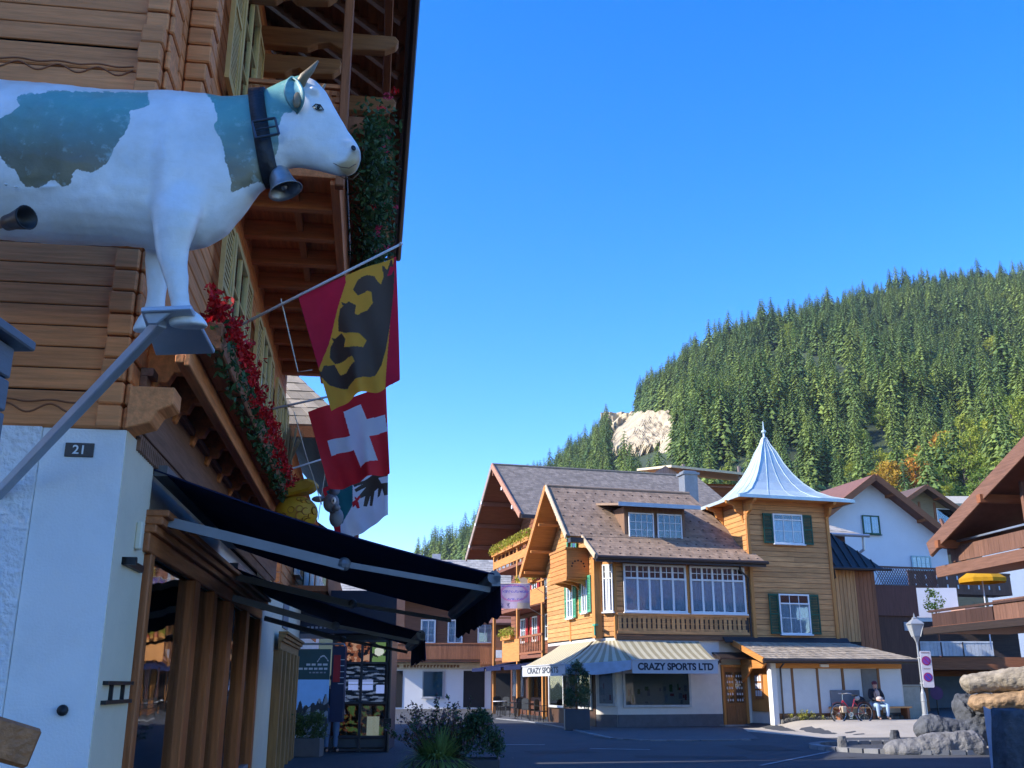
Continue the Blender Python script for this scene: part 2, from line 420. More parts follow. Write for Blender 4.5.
# upper balcony
bx=1.17
mb=MB(); mb.box(0,bx,2.9,10.6,6.83,6.9)
mb.box(bx-.1,bx,2.9,10.6,6.62,6.83); mb.box(0,bx,2.85,2.93,6.68,6.93); mb.box(bx-.55,bx-.47,2.9,10.6,6.7,6.83)
mb.build('balcony_floor',wood('mid_wood',(.5,.18,.07),'y',.2),house,bevel=.006)
y=3.5
while y<10.5:
    mb=MB(); mb.box(0,bx-.1,y,y+.12,6.62,6.83); mb.build('joist',wood('mid_wood',(.5,.18,.07),'x',.2),house,bevel=.01); y+=.78
mb=MB(Ts); vboards(mb,2.9,10.6,6.9,7.75,.16,.03,bx-.05); mb.box(2.88,10.6,bx-.07,bx+.01,7.75,7.83)
mb.build('balcony_railing',wood('mid_wood',(.5,.18,.07),'z',.2),house)
T2=front(2.93); mb=MB(T2); vboards(mb,.02,bx,6.93,7.5,.3,.03,0); planks(mb,.02,bx,7.5,7.56,.06,.05)
mb.box(0,bx,0,.05,7.8,7.85); mb.box(0,bx,0,.05,7.5,7.54)
for i in range(14):
    for j in range(3):
        u=.03+i*.083+(j%2)*.04; mb.box(u,min(u+.055,bx),0,.03,7.55+j*.085,7.61+j*.085)
mb.box(0,bx,-.02,0,7.54,7.8)
mb.build('carved_end_railing',wood('mid_wood',(.5,.18,.07),'x',.2),house,bevel=.004)
mb=MB(); mb.box(bx-.05,bx+.05,2.85,2.97,6.6,9.6); mb.build('balcony_post',dkz,house,bevel=.01)
mb=MB(); mb.box(bx-.05,bx+.05,6.9,7.0,6.9,9.6); mb.build('balcony_post',dkz,house,bevel=.01)
# scroll brackets under the eaves
for k,y in enumerate((2.7,4.1,5.5,6.9,8.3,9.7)):
    for (x1,z) in ((1.05,8.75),(1.75,9.15)):
        mb=MB(); mb.prism([(0,z),(x1*.35,z),(x1*.42,z+.07),(x1*.5,z+.1),(x1*.58,z+.02),(x1*.9,z+.05),(x1*.98,z+.13),(x1,z+.2),(x1*.97,z+.27),(0,z+.27)],y,y+.14,'y')
        mb.build('eave_bracket',wood('orange_wood',(.3,.13,.05),'x',.2),house,bevel=.012)
# roof
ex,ez=1.84,10.0; rx,rz=-5.0,15.2; y0,y1=-1.3,12.2
sl=(rz-ez)/(rx-ex)
mb=MB(); 
for s_ in (0,1):
    a=ex if not s_ else 2*rx-ex
    mb.slab([(a,y0,ez),(a,y1,ez),(rx,y1,rz),(rx,y0,rz)] if not s_ else [(a,y1,ez),(a,y0,ez),(rx,y0,rz),(rx,y1,rz)],.06)
rf=mb.build('roof',slate,house)
mb=MB(); shingles(mb,(ex+.05,y0,ez+.02),(ex+.05,y1,ez+.02),(rx,y1,rz+.02),(rx,y0,rz+.02),22,40,rng,.03); mb.build('roof_tiles',slate,rf)
y=y0
rafters=MB()
while y<y1: rafters.beam((ex-.05,y+.1,ez-.13),(-2,y+.1,ez-.13+sl*(-2-ex+.05)),.1,.12); y+=.62
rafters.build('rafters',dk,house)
mb=MB(); 
n=34
for i in range(n):
    x0=ex-i*.13; z0=ez+sl*(x0-ex)-.07; mb.box(x0-.125,x0,y0,y1,z0-.0-.02,z0+.02)
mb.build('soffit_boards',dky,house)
mb=MB(); mb.box(ex,ex+.05,y0,y1,ez-.22,ez+.02); mb.tube([(ex+.1,y0,ez-.06),(ex+.1,y1,ez-.06)],.06,8); mb.build('fascia_gutter',MATS['gutter'],house)
mb=MB(); mb.box(1.55,1.66,-.5,11.9,9.5,9.68);mb.build('purlin',dky,house,bevel=.01)
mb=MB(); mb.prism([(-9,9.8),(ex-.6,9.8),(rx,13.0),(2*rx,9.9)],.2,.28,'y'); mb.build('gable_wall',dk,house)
# shop front on the street side
mb=MB(); 
def cornice(mb,y0,y1,x0,z0):
    for (d,a,b) in ((.05,0,.14),(.09,.14,.2),(.13,.2,.26),(.17,.26,.31)): mb.box(x0,x0+d,y0-.0,y1,z0+a,z0+b)
cornice(mb,.82,8.95,0.0,2.44)
sf=mb.build('shop_front',shopy,house,label=None) if False else mb.build('shop_front',shopy,house,bevel=.008)
posts=[(.95,.13),(2.9,.3),(4.1,.24),(5.3,.4),(7.0,.34),(8.7,.25)]
for y,w in posts:
    mb=MB(); mb.box(-.05 if y>1 else -.12,.055 if y>1 else .05,y,y+w,0,2.44); mb.box(-.05,.05,y-.01,y+w+.01,0,.35); mb.build('post',shopw,sf,bevel=.01)
mb=MB(); mb.box(-.1,.03,.95,8.95,0,.42); mb.build('stall_riser',mat('grey_panel',(.25,.27,.3),.6),sf,bevel=.01)
mb=MB(right(-.03)); mb.box(1.0,8.9,0,.006,.42,2.44); mb.build('pane',MATS['shop_glass'],sf)
# display inside the window (shelves and pale goods)
mb=MB(); mb.box(-.1,-.085,1,8.9,.4,2.44,0); mb.build('backing',MATS['dark_room'],sf)
mb=MB(); 
for zz in (1.0,1.45,1.85): mb.box(-.098,-.075,1.1,8.8,zz,zz+.02,0)
for i in range(26):
    y=1.2+i*.29; zz=rng.choice((1.02,1.47)); mb.box(-.096,-.07,y,y+rng.uniform(.05,.14),zz,zz+rng.uniform(.06,.22),1)
mb.build('display_shelf',[MATS['grey_metal'],mat('goods',(.35,.36,.4),.6,island=.6)],sf)
# second shop front farther along
mb=MB(); cornice(mb,11.6,16.2,.08,2.1); s2=mb.build('shop_front',wood('ochre_wood',(.3,.16,.06),'y',.12),house,bevel=.006)
for y in (11.7,12.6,13.6,14.5,15.4,16.0):
    mb=MB(); mb.box(-.1,.16,y,y+.16,0,2.1); mb.build('post',wood('ochre_wood',(.3,.16,.06),'z',.12),s2,bevel=.006)
mb=MB(right(.02)); mb.box(11.7,16.1,0,.006,.3,2.1); mb.build('pane',MATS['shop_glass'],s2)
mb=MB(); mb.box(.0,.03,13.0,14.2,2.55,3.3); mb.build('shutter',mat('grey_shutter',(.2,.22,.25),.6),house)
# small iron fittings on the corner
mb=MB(); mb.box(0.006,.035,.25,.8,2.28,2.33); mb.box(.006,.1,.25,.29,2.28,2.33); mb.build('iron_bracket',MATS['black_metal'],house)
mb=MB()
for zz in (1.38,1.5): mb.box(0.006,.04,.12,.85,zz,zz+.025)
for y in (.3,.62): mb.box(.006,.03,y,y+.025,1.4,1.5)
mb.build('iron_rack',MATS['black_metal'],house)
mb=MB(front(0)); mb.lathe([(0,0),(.03,0),(.035,.015),(.03,.035),(0,.045)],14,(-.18,.0,1.35),rot=Matrix.Rotation(-PI/2,3,'X')); mb.build('round_knob',MATS['black_metal'],house,smooth=True)
mb=MB(); mb.box(.006,.05,.55,.62,2.42,2.62); mb.build('wall_sensor',MATS['cream_paint'],house,bevel=.01)
# house number
np_=fthing(L,'house_number_plate','small dark enamel plate with the number 21 on the white wall corner','sign')
mb=MB(front(0)); mb.box(-.375,-.19,.001,.012,2.955,3.05); mb.build('plate',mat('enamel_dark',(.05,.035,.03),.35),np_,bevel=.003)
text('21',.085,Matrix(((1,0,0,-.283),(0,0,-1,-.0125),(0,1,0,3.0),(0,0,0,1))),MATS['white_paint'],np_,'digits',.002,.001,sx=1.05)

# awnings over the shop
navy=mat('navy_canvas',(.014,.019,.055),.95,namt=.2,bump=.1,bscale=60,spec=.1)
armm=mat('awning_arm_metal',(.16,.17,.19),.5,metal=.4,bump=0)
def awning(par,ya,yb,xo,zw,zo,val,dy):
    o=MB(); n=16
    for k in range(n):   # cloth with a slight sag
        f0,f1=k/n,(k+1)/n
        sg=lambda f:-.05*math.sin(PI*f)
        a=(f0*xo,ya+dy*f0,zw+(zo-zw)*f0+sg(f0)); b=(f1*xo,ya+dy*f1,zw+(zo-zw)*f1+sg(f1))
        c=(f1*xo,yb+dy*f1,b[2]); d=(f0*xo,yb+dy*f0,a[2])
        o.add([a,b,c,d]+[(q[0],q[1],q[2]-.012) for q in (a,b,c,d)],[(0,1,2,3),(7,6,5,4),(0,4,5,1),(2,6,7,3)])
    aw=o.build('awning',navy,par)
    o=MB(); o.tube([(xo,ya+dy,zo-.03),(xo,yb+dy,zo-.03)],.055,10); o.box(xo-.02,xo+.05,ya+dy,yb+dy,zo-.1,zo-.02); o.build('front_bar',armm,aw)
    o=MB(); k=24
    for i in range(k):
        y0_,y1_=ya+dy+(yb-ya)*i/k,ya+dy+(yb-ya)*(i+1)/k
        w=.02*math.sin(i*1.3); w2=.02*math.sin((i+1)*1.3)
        o.add([(xo+.05,y0_,zo-.05),(xo+.05,y1_,zo-.05),(xo+.06+w2,y1_,zo-.05-val-.03*(i%2)),(xo+.06+w,y0_,zo-.05-val-.03*((i+1)%2)),
               (xo+.044,y0_,zo-.05),(xo+.044,y1_,zo-.05),(xo+.054+w2,y1_,zo-.05-val-.03*(i%2)),(xo+.054+w,y0_,zo-.05-val-.03*((i+1)%2))],[(0,1,2,3),(7,6,5,4)])
    o.build('valance',navy,aw)
    for y in (ya+.12,yb-.12):
        o=MB(); m_=(xo*.55,y+dy*.5+.03,zw+(zo-zw)*.55-.27)
        o.beam((0.05,y,zw-.36),m_,.04,.055); o.beam(m_,(xo-.02,y+dy,zo-.12),.032,.045); o.ball(m_,.055,10)
        o.beam((0.05,y-.03,zw-.4),(m_[0],m_[1]-.03,m_[2]-.04),.02,.02)
        o.build('arm',armm,aw)
    o=MB(); o.box(0,.1,ya+.02,yb,zw-.05,zw+.03); o.build('cassette',armm,aw)
    return aw
awning(house,.92,5.2,2.66,3.08,2.36,.26,.3)
awning(house,5.4,9.4,2.3,2.86,2.12,.26,.3)

# ---------------------------------------------------------------- window boxes
leaf=mat('box_leaf',(.045,.1,.03),.6,namt=.35,nscale=8,island=.45,bump=0,trans=.25)
redf=mat('geranium_red',(.62,.012,.012),.6,namt=.2,island=.35,bump=0,trans=.25)
pinkf=mat('geranium_pink',(.65,.05,.13),.6,namt=.2,island=.35,bump=0,trans=.25)
def flowers(mb,c,r,n,rng,mi):
    for _ in range(n):
        p=Vector(c)+Vector((rng.gauss(0,r[0]*.5),rng.gauss(0,r[1]*.5),rng.gauss(0,r[2]*.5)))
        mb.leaves(p,(.045,.045,.04),12,.05,rng,mi,shell=.8)
for i in range(7):
    y=-.1+i*1.08; pos=L.world(gx+.14,y+.52,3.72)
    names=['nearest','second','third','fourth','fifth','sixth','seventh']
    t=thing('flower_box','red geranium box on the lower gallery, '+names[i]+' from the cow','flower box',pos,L.deg,'geranium boxes along the lower gallery')
    mb=MB(); mb.box(-.09,.09,-.52,.52,0,.2); mb.build('trough',dky,t,bevel=.01)
    mb=MB()
    for k in range(6): mb.leaves((.05,-.45+k*.18,.12-.04*rng.random()),(.09,.12,.19),90,.065,rng,0,.3)
    mb.build('foliage',leaf,t)
    mb=MB(); 
    for k in range(7): flowers(mb,(.01+rng.uniform(-.03,.04),-.46+k*.155,.36),(.09,.09,.1),11,rng,0)
    for k in range(6): flowers(mb,(.1+rng.uniform(-.03,.05),-.45+k*.18,.25-.2*rng.random()),(.05,.05,.05),2,rng,0)
    mb.build('blossoms',redf,t)
for i in range(4):
    y=3.5+i*1.9; pos=L.world(bx+.13,y+.4,7.35)
    t=thing('flower_box',['lush green box with pink blossoms hanging just right of the cow muzzle','green hanging flower box behind the nearest one on the upper balcony','third green hanging box along the upper balcony rail','farthest green hanging box on the upper balcony rail'][i],'flower box',pos,L.deg,'hanging boxes on the upper balcony')
    mb=MB(); mb.box(-.1,.1,-.85,.85,0,.22); mb.build('trough',dky,t,bevel=.01)
    mb=MB()
    for k in range(9): mb.leaves((.2,-.85+k*.21,.1+rng.uniform(-.2,.15)),(.33,.22,.5),330,.075,rng,0,.15)
    mb.build('foliage',leaf,t)
    mb=MB()
    for k in range(12):
        a=rng.uniform(-.95,.95); flowers(mb,(.2+rng.uniform(0,.25),a,.1+rng.uniform(-.35,.5)),(.03,.03,.03),2,rng,rng.choice((0,0,1)))
    mb.build('blossoms',[pinkf,redf],t)

# ---------------------------------------------------------------- the cow statue
YC=5.3
def cp(px,py,dy=0):
    p=at(px,py,YC); return Vector((p.x,YC+dy,p.z))
def cq(px,py,dy=0):
    """near-side points are read at their own distance, far-side ones mirrored"""
    Y=YC-abs(dy); p=at(px,py,Y); return Vector((p.x,YC+dy,p.z))
def rings(mb,st,n=28,e=2.3,mi=0):
    """st: (T,B,halfwidth,centre offset in depth, skew)"""
    vs=[];m=len(st)
    for (Tp,Bp,w,cy) in st:
        T_,B_=cp(*Tp),cp(*Bp); mid=(T_+B_)/2; h=(T_-B_)/2
        for k in range(n):
            a=2*PI*k/n; c,s_=math.cos(a),math.sin(a)
            cc=math.copysign(abs(c)**(2/e),c); ss=math.copysign(abs(s_)**(2/e),s_)
            vs.append(mid+h*cc+Vector((0,1,0))*(w*ss+cy))
    fs=[]
    for i in range(m-1):
        for k in range(n):
            a=i*n+k;b=i*n+(k+1)%n; fs.append((a,a+n,b+n,b))
    fs.append(tuple(range(n))); fs.append(tuple(range(m*n-1,(m-1)*n-1,-1)))
    mb.add(vs,fs,mi)
def limb(mb,st,n=18):
    """st: (px,py,half width in px, half depth m, depth offset)"""
    vs=[];m=len(st)
    for (px,py,w,d,cy) in st:
        c=at(px,py,YC+cy); rx=(at(px+w,py,YC+cy)-c).x
        for k in range(n):
            a=2*PI*k/n; vs.append(c+Vector((rx*math.cos(a),d*math.sin(a),0)))
    fs=[]
    for i in range(m-1):
        for k in range(n):
            a=i*n+k;b=i*n+(k+1)%n; fs.append((a,b,b+n,a+n))
    fs.append(tuple(range(n-1,-1,-1))); fs.append(tuple(range((m-1)*n,m*n)))
    mb.add(vs,fs)
mb=MB()
rings(mb,[((-86,120),(-86,160),.05,0),((-82,102),(-84,200),.15,0),((-65,90),(-70,222),.22,0),((-35,86),(-40,232),.26,0),((0,85),(0,237),.29,0),((40,88),(40,240),.3,0),((80,92),(80,242),.3,0),((115,94),(118,243),.28,0),((145,94),(150,247),.245,0),((172,93),(180,250),.22,0),((195,95),(205,246),.2,0),((215,97),(226,233),.17,0),((233,98),(244,212),.145,0),((250,96),(258,194),.125,0),((265,91),(272,181),.115,0),((280,84),(284,172),.11,0),((290,80),(290,166),.105,0)],e=2.25)
# head
rings(mb,[((276,90),(272,172),.08,0),((290,79),(279,171),.11,0),((304,76),(288,168),.118,0),((316,82),(298,167),.115,0),((326,93),(308,168),.1,0),((334,107),(318,170),.083,0),((342,121),(328,173),.072,0),((350,133),(338,175),.07,0),((357,143),(347,175),.072,0),((361,151),(354,172),.06,0),((362,157),(358,166),.03,0)],e=2.2)
# shoulders, brow, jaw
rings(mb,[((148,140),(148,200),.02,-.1),((158,125),(160,225),.1,-.12),((178,118),(180,240),.13,-.115),((198,128),(198,230),.09,-.1),((214,150),(210,210),.02,-.08)],e=2)
rings(mb,[((148,140),(148,200),.02,.1),((158,125),(160,225),.1,.12),((178,118),(180,240),.13,.115),((198,128),(198,230),.09,.1),((214,150),(210,210),.02,.08)],e=2)
limb(mb,[(178,160,14,.02,-.1),(178,178,24,.055,-.13),(178,197,27,.075,-.155),(177,215,25,.085,-.17),(174,235,20,.08,-.17),(172,250,17,.065,-.165),(173,264,14.5,.058,-.16),(176,278,12.5,.055,-.16),(178,290,10.5,.045,-.16),(180,303,10,.042,-.16),(183,311,12,.05,-.16),(186,317,17,.06,-.165),(188,323,20,.065,-.17),(189,327,20,.066,-.17)])
limb(mb,[(172,190,26,.07,.17),(168,215,22,.08,.17),(162,240,16,.07,.17),(158,258,13,.058,.17),(157,272,11.5,.055,.17),(157,288,10,.045,.17),(156,300,9.5,.042,.17),(154,312,11,.045,.17),(151,320,14,.055,.17),(149,328,16,.06,.17),(148,332,16,.06,.17)])
# hind quarters and legs (outside the frame)
for s_ in (-1,1):
    limb(mb,[(-62,150,24,.06,s_*.17),(-58,190,32,.1,s_*.18),(-55,220,26,.09,s_*.18),(-60,245,16,.06,s_*.17),(-70,265,12,.05,s_*.17),(-66,285,10,.045,s_*.17),(-60,308,10,.042,s_*.17),(-56,320,17,.06,s_*.17),(-55,328,19,.062,s_*.17)])
mb.tube([cp(-84,112),cp(-96,130),cp(-98,180),cp(-96,230)],[.035,.028,.022,.04],8)
# vein along the belly and brow ridge
mb.tube([cp(-10,200,-.285),cp(20,206,-.29),cp(45,211,-.285),(cp(75,208,-.27))],[.006,.009,.008,.004],6)
mb.ball(cp(316,100,-.1),(.045,.03,.03),10); mb.ball(cp(316,100,.1),(.045,.03,.03),10)
mb.ball(cp(350,148,-.055),(.04,.03,.03),10); mb.ball(cp(350,148,.055),(.04,.03,.03),10)
raw=mb.build('cow_raw',MATS['white_paint'])
rm=raw.modifiers.new('r','REMESH'); rm.mode='VOXEL'; rm.voxel_size=.013
sm=raw.modifiers.new('s','SMOOTH'); sm.factor=.5; sm.iterations=12
dg=bpy.context.evaluated_depsgraph_get(); cme=bpy.data.meshes.new_from_object(raw.evaluated_get(dg)); bpy.data.objects.remove(raw)
cme.name='cow_body'
from mathutils import noise as mn
NR=[Vector(v.normal) for v in cme.vertices]; Z0_=cp(0,250).z
for v,nr_ in zip(cme.vertices,NR):
    p=v.co.copy(); leg=max(0,min(1,(p.z-Z0_)/.15)); v.co=p+nr_*(leg*(.011*mn.noise(p*3.2)+.006*mn.noise(Vector((p.x*9,p.y*6,p.z*3))))+.0025*mn.noise(p*16))
cme.update()
P1=[(17,96),(60,91),(147,93),(149,105),(130,111),(127,130),(112,150),(106,164),(90,173),(75,169),(70,184),(62,186),(55,179),(38,188),(25,187),(14,170),(3,160),(-8,150),(-20,140),(-8,120),(2,118),(20,106)]
P2=[(204,90),(214,104),(217,118),(214,125),(222,140),(225,160),(232,180),(231,193),(245,188),(258,180),(266,186),(274,160),(279,140),(278,125),(283,112),(294,113),(292,98),(306,84),(300,70),(240,80)]
P3=[(364,152),(357,148),(350,152),(345,160),(336,164),(340,172),(348,178),(366,178)]
def sdist(x,y,P):
    d=1e9
    for i in range(len(P)):
        ax,ay=P[i];bx_,by_=P[(i+1)%len(P)]; vx,vy=bx_-ax,by_-ay; t=max(0,min(1,((x-ax)*vx+(y-ay)*vy)/(vx*vx+vy*vy)))
        d=min(d,math.hypot(x-ax-t*vx,y-ay-t*vy))
    return d if inpoly(x,y,P) else -d
def w2p(v):
    z=v[2]-EYE; f=v[1]*CT+z*ST; u=-v[1]*ST+z*CT
    return 512+FPX*v[0]/f,384-FPX*u/f
pm=cme.attributes.new('patch','FLOAT','POINT'); pz=cme.attributes.new('muzzle','FLOAT','POINT')
va,vb=[],[]
for v in cme.vertices:
    # shapes of the painted patches, laid on the flank at the cow's own scale
    x,y=w2p((v.co.x,YC-abs(v.co.y-YC),v.co.z)); a=max(sdist(x,y,P1),sdist(x,y,P2)); va.append(max(-8,min(8,a))/8); vb.append(max(-8,min(8,sdist(x,y,P3)))/8)
pm.data.foreach_set('value',va); pz.data.foreach_set('value',vb)
def cow_mat():
    m=bpy.data.materials.new('painted_fibreglass'); m.use_nodes=True; nt=m.node_tree; Lk=nt.links; b=nt.nodes['Principled BSDF']
    tc=nd(nt,'ShaderNodeTexCoord')
    def noise(sc,st=(1,1,1)):
        mp=nd(nt,'ShaderNodeMapping'); mp.inputs['Scale'].default_value=st; Lk.new(tc.outputs['Object'],mp.inputs[0])
        n=nd(nt,'ShaderNodeTexNoise'); n.inputs['Scale'].default_value=sc; n.inputs['Detail'].default_value=7; n.inputs['Roughness'].default_value=.65; Lk.new(mp.outputs[0],n.inputs['Vector']); return n
    def mixc(f,a,c2):
        mi=nd(nt,'ShaderNodeMix',data_type='RGBA')
        for s_,v in (('A',a),('B',c2)):
            if isinstance(v,tuple): mi.inputs[s_].default_value=(*v,1)
            else: Lk.new(v,mi.inputs[s_])
        Lk.new(f,mi.inputs['Factor']); return mi.outputs['Result']
    def rng_(s_,a,c2,lo=0,hi=1):
        r=nd(nt,'ShaderNodeMapRange'); r.inputs[1].default_value=a; r.inputs[2].default_value=c2; r.inputs[3].default_value=lo; r.inputs[4].default_value=hi; Lk.new(s_,r.inputs[0]); return r.outputs[0]
    n1=noise(3.5); n2=noise(14); n3=noise(5,(1,1,5))
    white=mixc(rng_(n1.outputs[0],.35,.75),(.80,.80,.79),(.62,.6,.53))
    white=mixc(rng_(n3.outputs[0],.6,.8,0,.35),white,(.45,.42,.33))
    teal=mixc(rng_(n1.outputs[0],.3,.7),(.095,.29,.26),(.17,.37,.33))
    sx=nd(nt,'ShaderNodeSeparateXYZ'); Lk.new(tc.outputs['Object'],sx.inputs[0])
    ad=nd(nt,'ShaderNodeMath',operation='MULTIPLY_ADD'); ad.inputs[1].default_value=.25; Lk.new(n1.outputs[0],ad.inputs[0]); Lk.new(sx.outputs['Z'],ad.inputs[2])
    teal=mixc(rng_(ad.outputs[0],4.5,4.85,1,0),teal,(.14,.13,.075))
    teal=mixc(rng_(n2.outputs[0],.58,.68,0,.5),teal,(.35,.48,.46))
    at1=nd(nt,'ShaderNodeAttribute',attribute_name='patch'); at2=nd(nt,'ShaderNodeAttribute',attribute_name='muzzle')
    a1=nd(nt,'ShaderNodeMath',operation='MULTIPLY_ADD'); a1.inputs[1].default_value=1.3; Lk.new(n2.outputs[0],a1.inputs[0]); Lk.new(at1.outputs['Fac'],a1.inputs[2])
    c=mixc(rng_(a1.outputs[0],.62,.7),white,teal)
    c=mixc(rng_(at2.outputs['Fac'],-.3,.3),c,(.5,.36,.2))
    Lk.new(c,b.inputs['Base Color']); b.inputs['Roughness'].default_value=.36; b.inputs['Coat Weight'].default_value=.35; b.inputs['Coat Roughness'].default_value=.3
    bp=nd(nt,'ShaderNodeBump'); bp.inputs['Strength'].default_value=.25; bp.inputs['Distance'].default_value=.02; Lk.new(n2.outputs[0],bp.inputs['Height']); Lk.new(bp.outputs[0],b.inputs['Normal'])
    return m
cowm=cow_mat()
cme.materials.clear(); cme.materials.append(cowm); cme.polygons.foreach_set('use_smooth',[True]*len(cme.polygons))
base=cp(100,330)
cow=thing('cow_statue','white painted cow figure with teal and brown patches mounted high on the chalet front','cow statue',base)
cme.transform(Matrix.Translation(-base)); body=bpy.data.objects.new('body',cme); COL.objects.link(body); body.parent=cow
# shader heights were written for world z: keep them true to the shifted origin
for n in cowm.node_tree.nodes:
    if n.type=='MAP_RANGE' and abs(n.inputs[1].default_value-4.5)<1e-4: n.inputs[1].default_value-=base.z; n.inputs[2].default_value-=base.z
def CB(): return MB(Matrix.Translation(-base))
horn=mat('horn',(.19,.15,.09),.45,namt=.3,nscale=10)
tealp=mat('teal_ear',(.14,.32,.33),.45,namt=.35,nscale=14,coat=.2); innere=mat('ear_inside',(.22,.17,.1),.5,namt=.3,nscale=12)
for s_ in (-1,1):
    mb=CB(); mb.tube([cq(299,92,s_*.06),cq(300,84,s_*.1),cq(304,77,s_*.125),cq(311,70,s_*.13),cq(318,61,s_*.12)],[.034,.032,.028,.02,.006],12)
    mb.build('horn',horn,cow,smooth=True)
    # ear: a cupped leaf
    mb=CB(); n=12; C0=cp(296,90,s_*.11); pts=[]
    o1=mb
    vs=[];fs=[]
    for i in range(n+1):
        t=i/n; cen=cq(292+5*t,76+36*t,s_*(.13+.05*math.sin(t*PI))); w=.058*math.sin(PI*min(1,t*1.02))**.6+.004
        for k in range(9):
            a=PI*(k/8-.5); vs.append(cen+Vector((w*math.sin(a),s_*(.03*(1-math.cos(a))-.028)+0,0)))
    for i in range(n):
        for k in range(8): a=i*9+k; fs.append((a,a+1,a+10,a+9))
    mb.add(vs,fs); e=mb.build('ear',tealp,cow,smooth=True); sd=e.modifiers.new('t','SOLIDIFY'); sd.thickness=.014
    mb=CB(); mb.ball(cq(297,100,s_*.165),(.026,.014,.055),10); mb.build('ear_inner',innere,cow,smooth=True)
    # eye: white, iris, lids
    ec=cq(318.5,108,s_*.098); mb=CB(); mb.ball(ec,(.03,.014,.017),14,0,Matrix.Rotation(.35,3,'Y')); mb.ball(ec+Vector((.002,s_*.006,0)),(.014,.012,.014),12,1)
    mb.tube([ec+Vector((-.036,s_*.006,.004)),ec+Vector((-.015,s_*.013,.018)),ec+Vector((.012,s_*.013,.013)),ec+Vector((.034,s_*.004,-.016))],[.002,.004,.004,.002],6,1)
    mb.tube([ec+Vector((-.036,s_*.006,.004)),ec+Vector((-.012,s_*.012,-.014)),ec+Vector((.012,s_*.011,-.019)),ec+Vector((.034,s_*.004,-.018))],[.002,.003,.003,.002],6,1)
    mb.build('eye',[mat('eye_white',(.4,.42,.38),.3,bump=0),mat('eye_dark',(.015,.015,.015),.2,bump=0)],cow,smooth=True)
    mb=CB(); mb.ball(cq(353.5,148,s_*.074),(.014,.006,.02),10,0,Matrix.Rotation(-.5,3,'Y')); mb.build('nostril',MATS['eye_dark'],cow,smooth=True)
    mb=CB(); mb.tube([cq(356,164,s_*.056),cq(349,168,s_*.068),cq(341,167,s_*.07),cq(333,163,s_*.07)],[.003,.004,.004,.002],6); mb.build('mouth_line',mat('mouth_line',(.2,.12,.06),.5,bump=0),cow,smooth=True)
# collar, buckle and bell
black=mat('black_leather',(.012,.012,.016),.45,bump=.2,bscale=40)
mb=CB(); n=36; vs=[]; 
for (Tp,Bp,w) in (((251,92),(265,186),.150),((266,91),(281,179),.142)):
    T_,B_=cp(*Tp),cp(*Bp); mid=(T_+B_)/2;h=(T_-B_)/2*1.03
    for k in range(n):
        a=2*PI*k/n; c_,s_=math.cos(a),math.sin(a); vs.append(mid+h*math.copysign(abs(c_)**.87,c_)+Vector((0,w*math.copysign(abs(s_)**.87,s_),0)))
mb.add(vs,[(k,(k+1)%n,(k+1)%n+n,k+n) for k in range(n)]); cl=mb.build('collar',black,cow,smooth=True); sd=cl.modifiers.new('t','SOLIDIFY'); sd.thickness=.014; sd.offset=1
mb=CB()
a,b_,c_,d_=cq(252,122,-.17),cq(275,118,-.165),cq(279,134,-.165),cq(256,138,-.17)
for p,q in ((a,b_),(b_,c_),(c_,d_),(d_,a)): mb.tube([p,q],.008,6)
mb.tube([(a+d_)/2,(b_+c_)/2],.005,6); mb.build('buckle',mat('dark_steel',(.12,.13,.15),.35,metal=.9,bump=0),cl)
ax=(cp(290,198)-cp(278,168)).normalized(); rq=Vector((0,0,1)).rotation_difference(ax).to_matrix()
L0=cp(278,172,-.02)
mb=CB(); mb.lathe([(.012,-.02),(.05,0),(.062,.015),(.068,.06),(.076,.1),(.09,.135),(.104,.15),(.1,.152),(.086,.132),(.07,.1),(.06,.05),(.04,.012)],28,L0,0,rq,caps=False)
mb.ball(L0+ax*.12,.02,10); mb.tube([L0+ax*.01,L0+ax*.12],.005,6)
mb.build('bell',mat('bell_metal',(.33,.33,.33),.42,metal=.75,namt=.3,nscale=9,bump=.15),cow,smooth=True)
# mounting plate and strut
steel=mat('painted_steel',(.42,.46,.52),.45,metal=.35,namt=.12,bump=.1,bscale=25)
mb=CB(); pt=[cp(138,334,.3),cp(160,326,-.3),cp(208,324,-.3),cp(200,332,.3)]
mb.slab([p+Vector((0,0,-.0)) for p in pt],.03)
mb.slab([cp(160,329,-.26),cp(190,328,-.26),cp(172,340,-.24),cp(164,340,-.24)],.02,nrm=(0,1,0))
mb.beam(cp(174,334,-.2),at(-25,484,6.1)+Vector((-.05,.32,-.05)),.055,.068)
mb.build('bracket',steel,cow,bevel=.006)
mb=CB(); mb.beam(cp(-55,330,-.2),L.world(-3.1,0,2.55),.085,.1); mb.slab([cp(-80,330,.3),cp(-80,330,-.3),cp(-30,330,-.3),cp(-30,330,.3)],.03); mb.build('bracket',steel,cow,bevel=.006)

# spotlight at the cow's flank
sp=thing('spotlight','small black cone spotlight on an arm at the left edge under the cow belly','lamp',at(14,221,4.75))
b0=at(14,221,4.75)
mb=MB(Matrix.Translation(-b0)); d=(at(36,217,4.7)-at(8,225,4.8)).normalized(); rq=Vector((0,0,1)).rotation_difference(d).to_matrix()
mb.lathe([(.03,-.06),(.042,-.055),(.045,0),(.062,.085),(.066,.1),(.058,.1),(.04,.02)],20,b0,0,rq,caps=True); mb.build('head',MATS['black_metal'],sp,smooth=True)
mb=MB(Matrix.Translation(-b0)); mb.tube([b0-d*.05,at(-20,232,4.9),L.world(-3.0,0,4.2)],.018,8); mb.build('arm',mat('copper_arm',(.3,.14,.08),.5),sp)

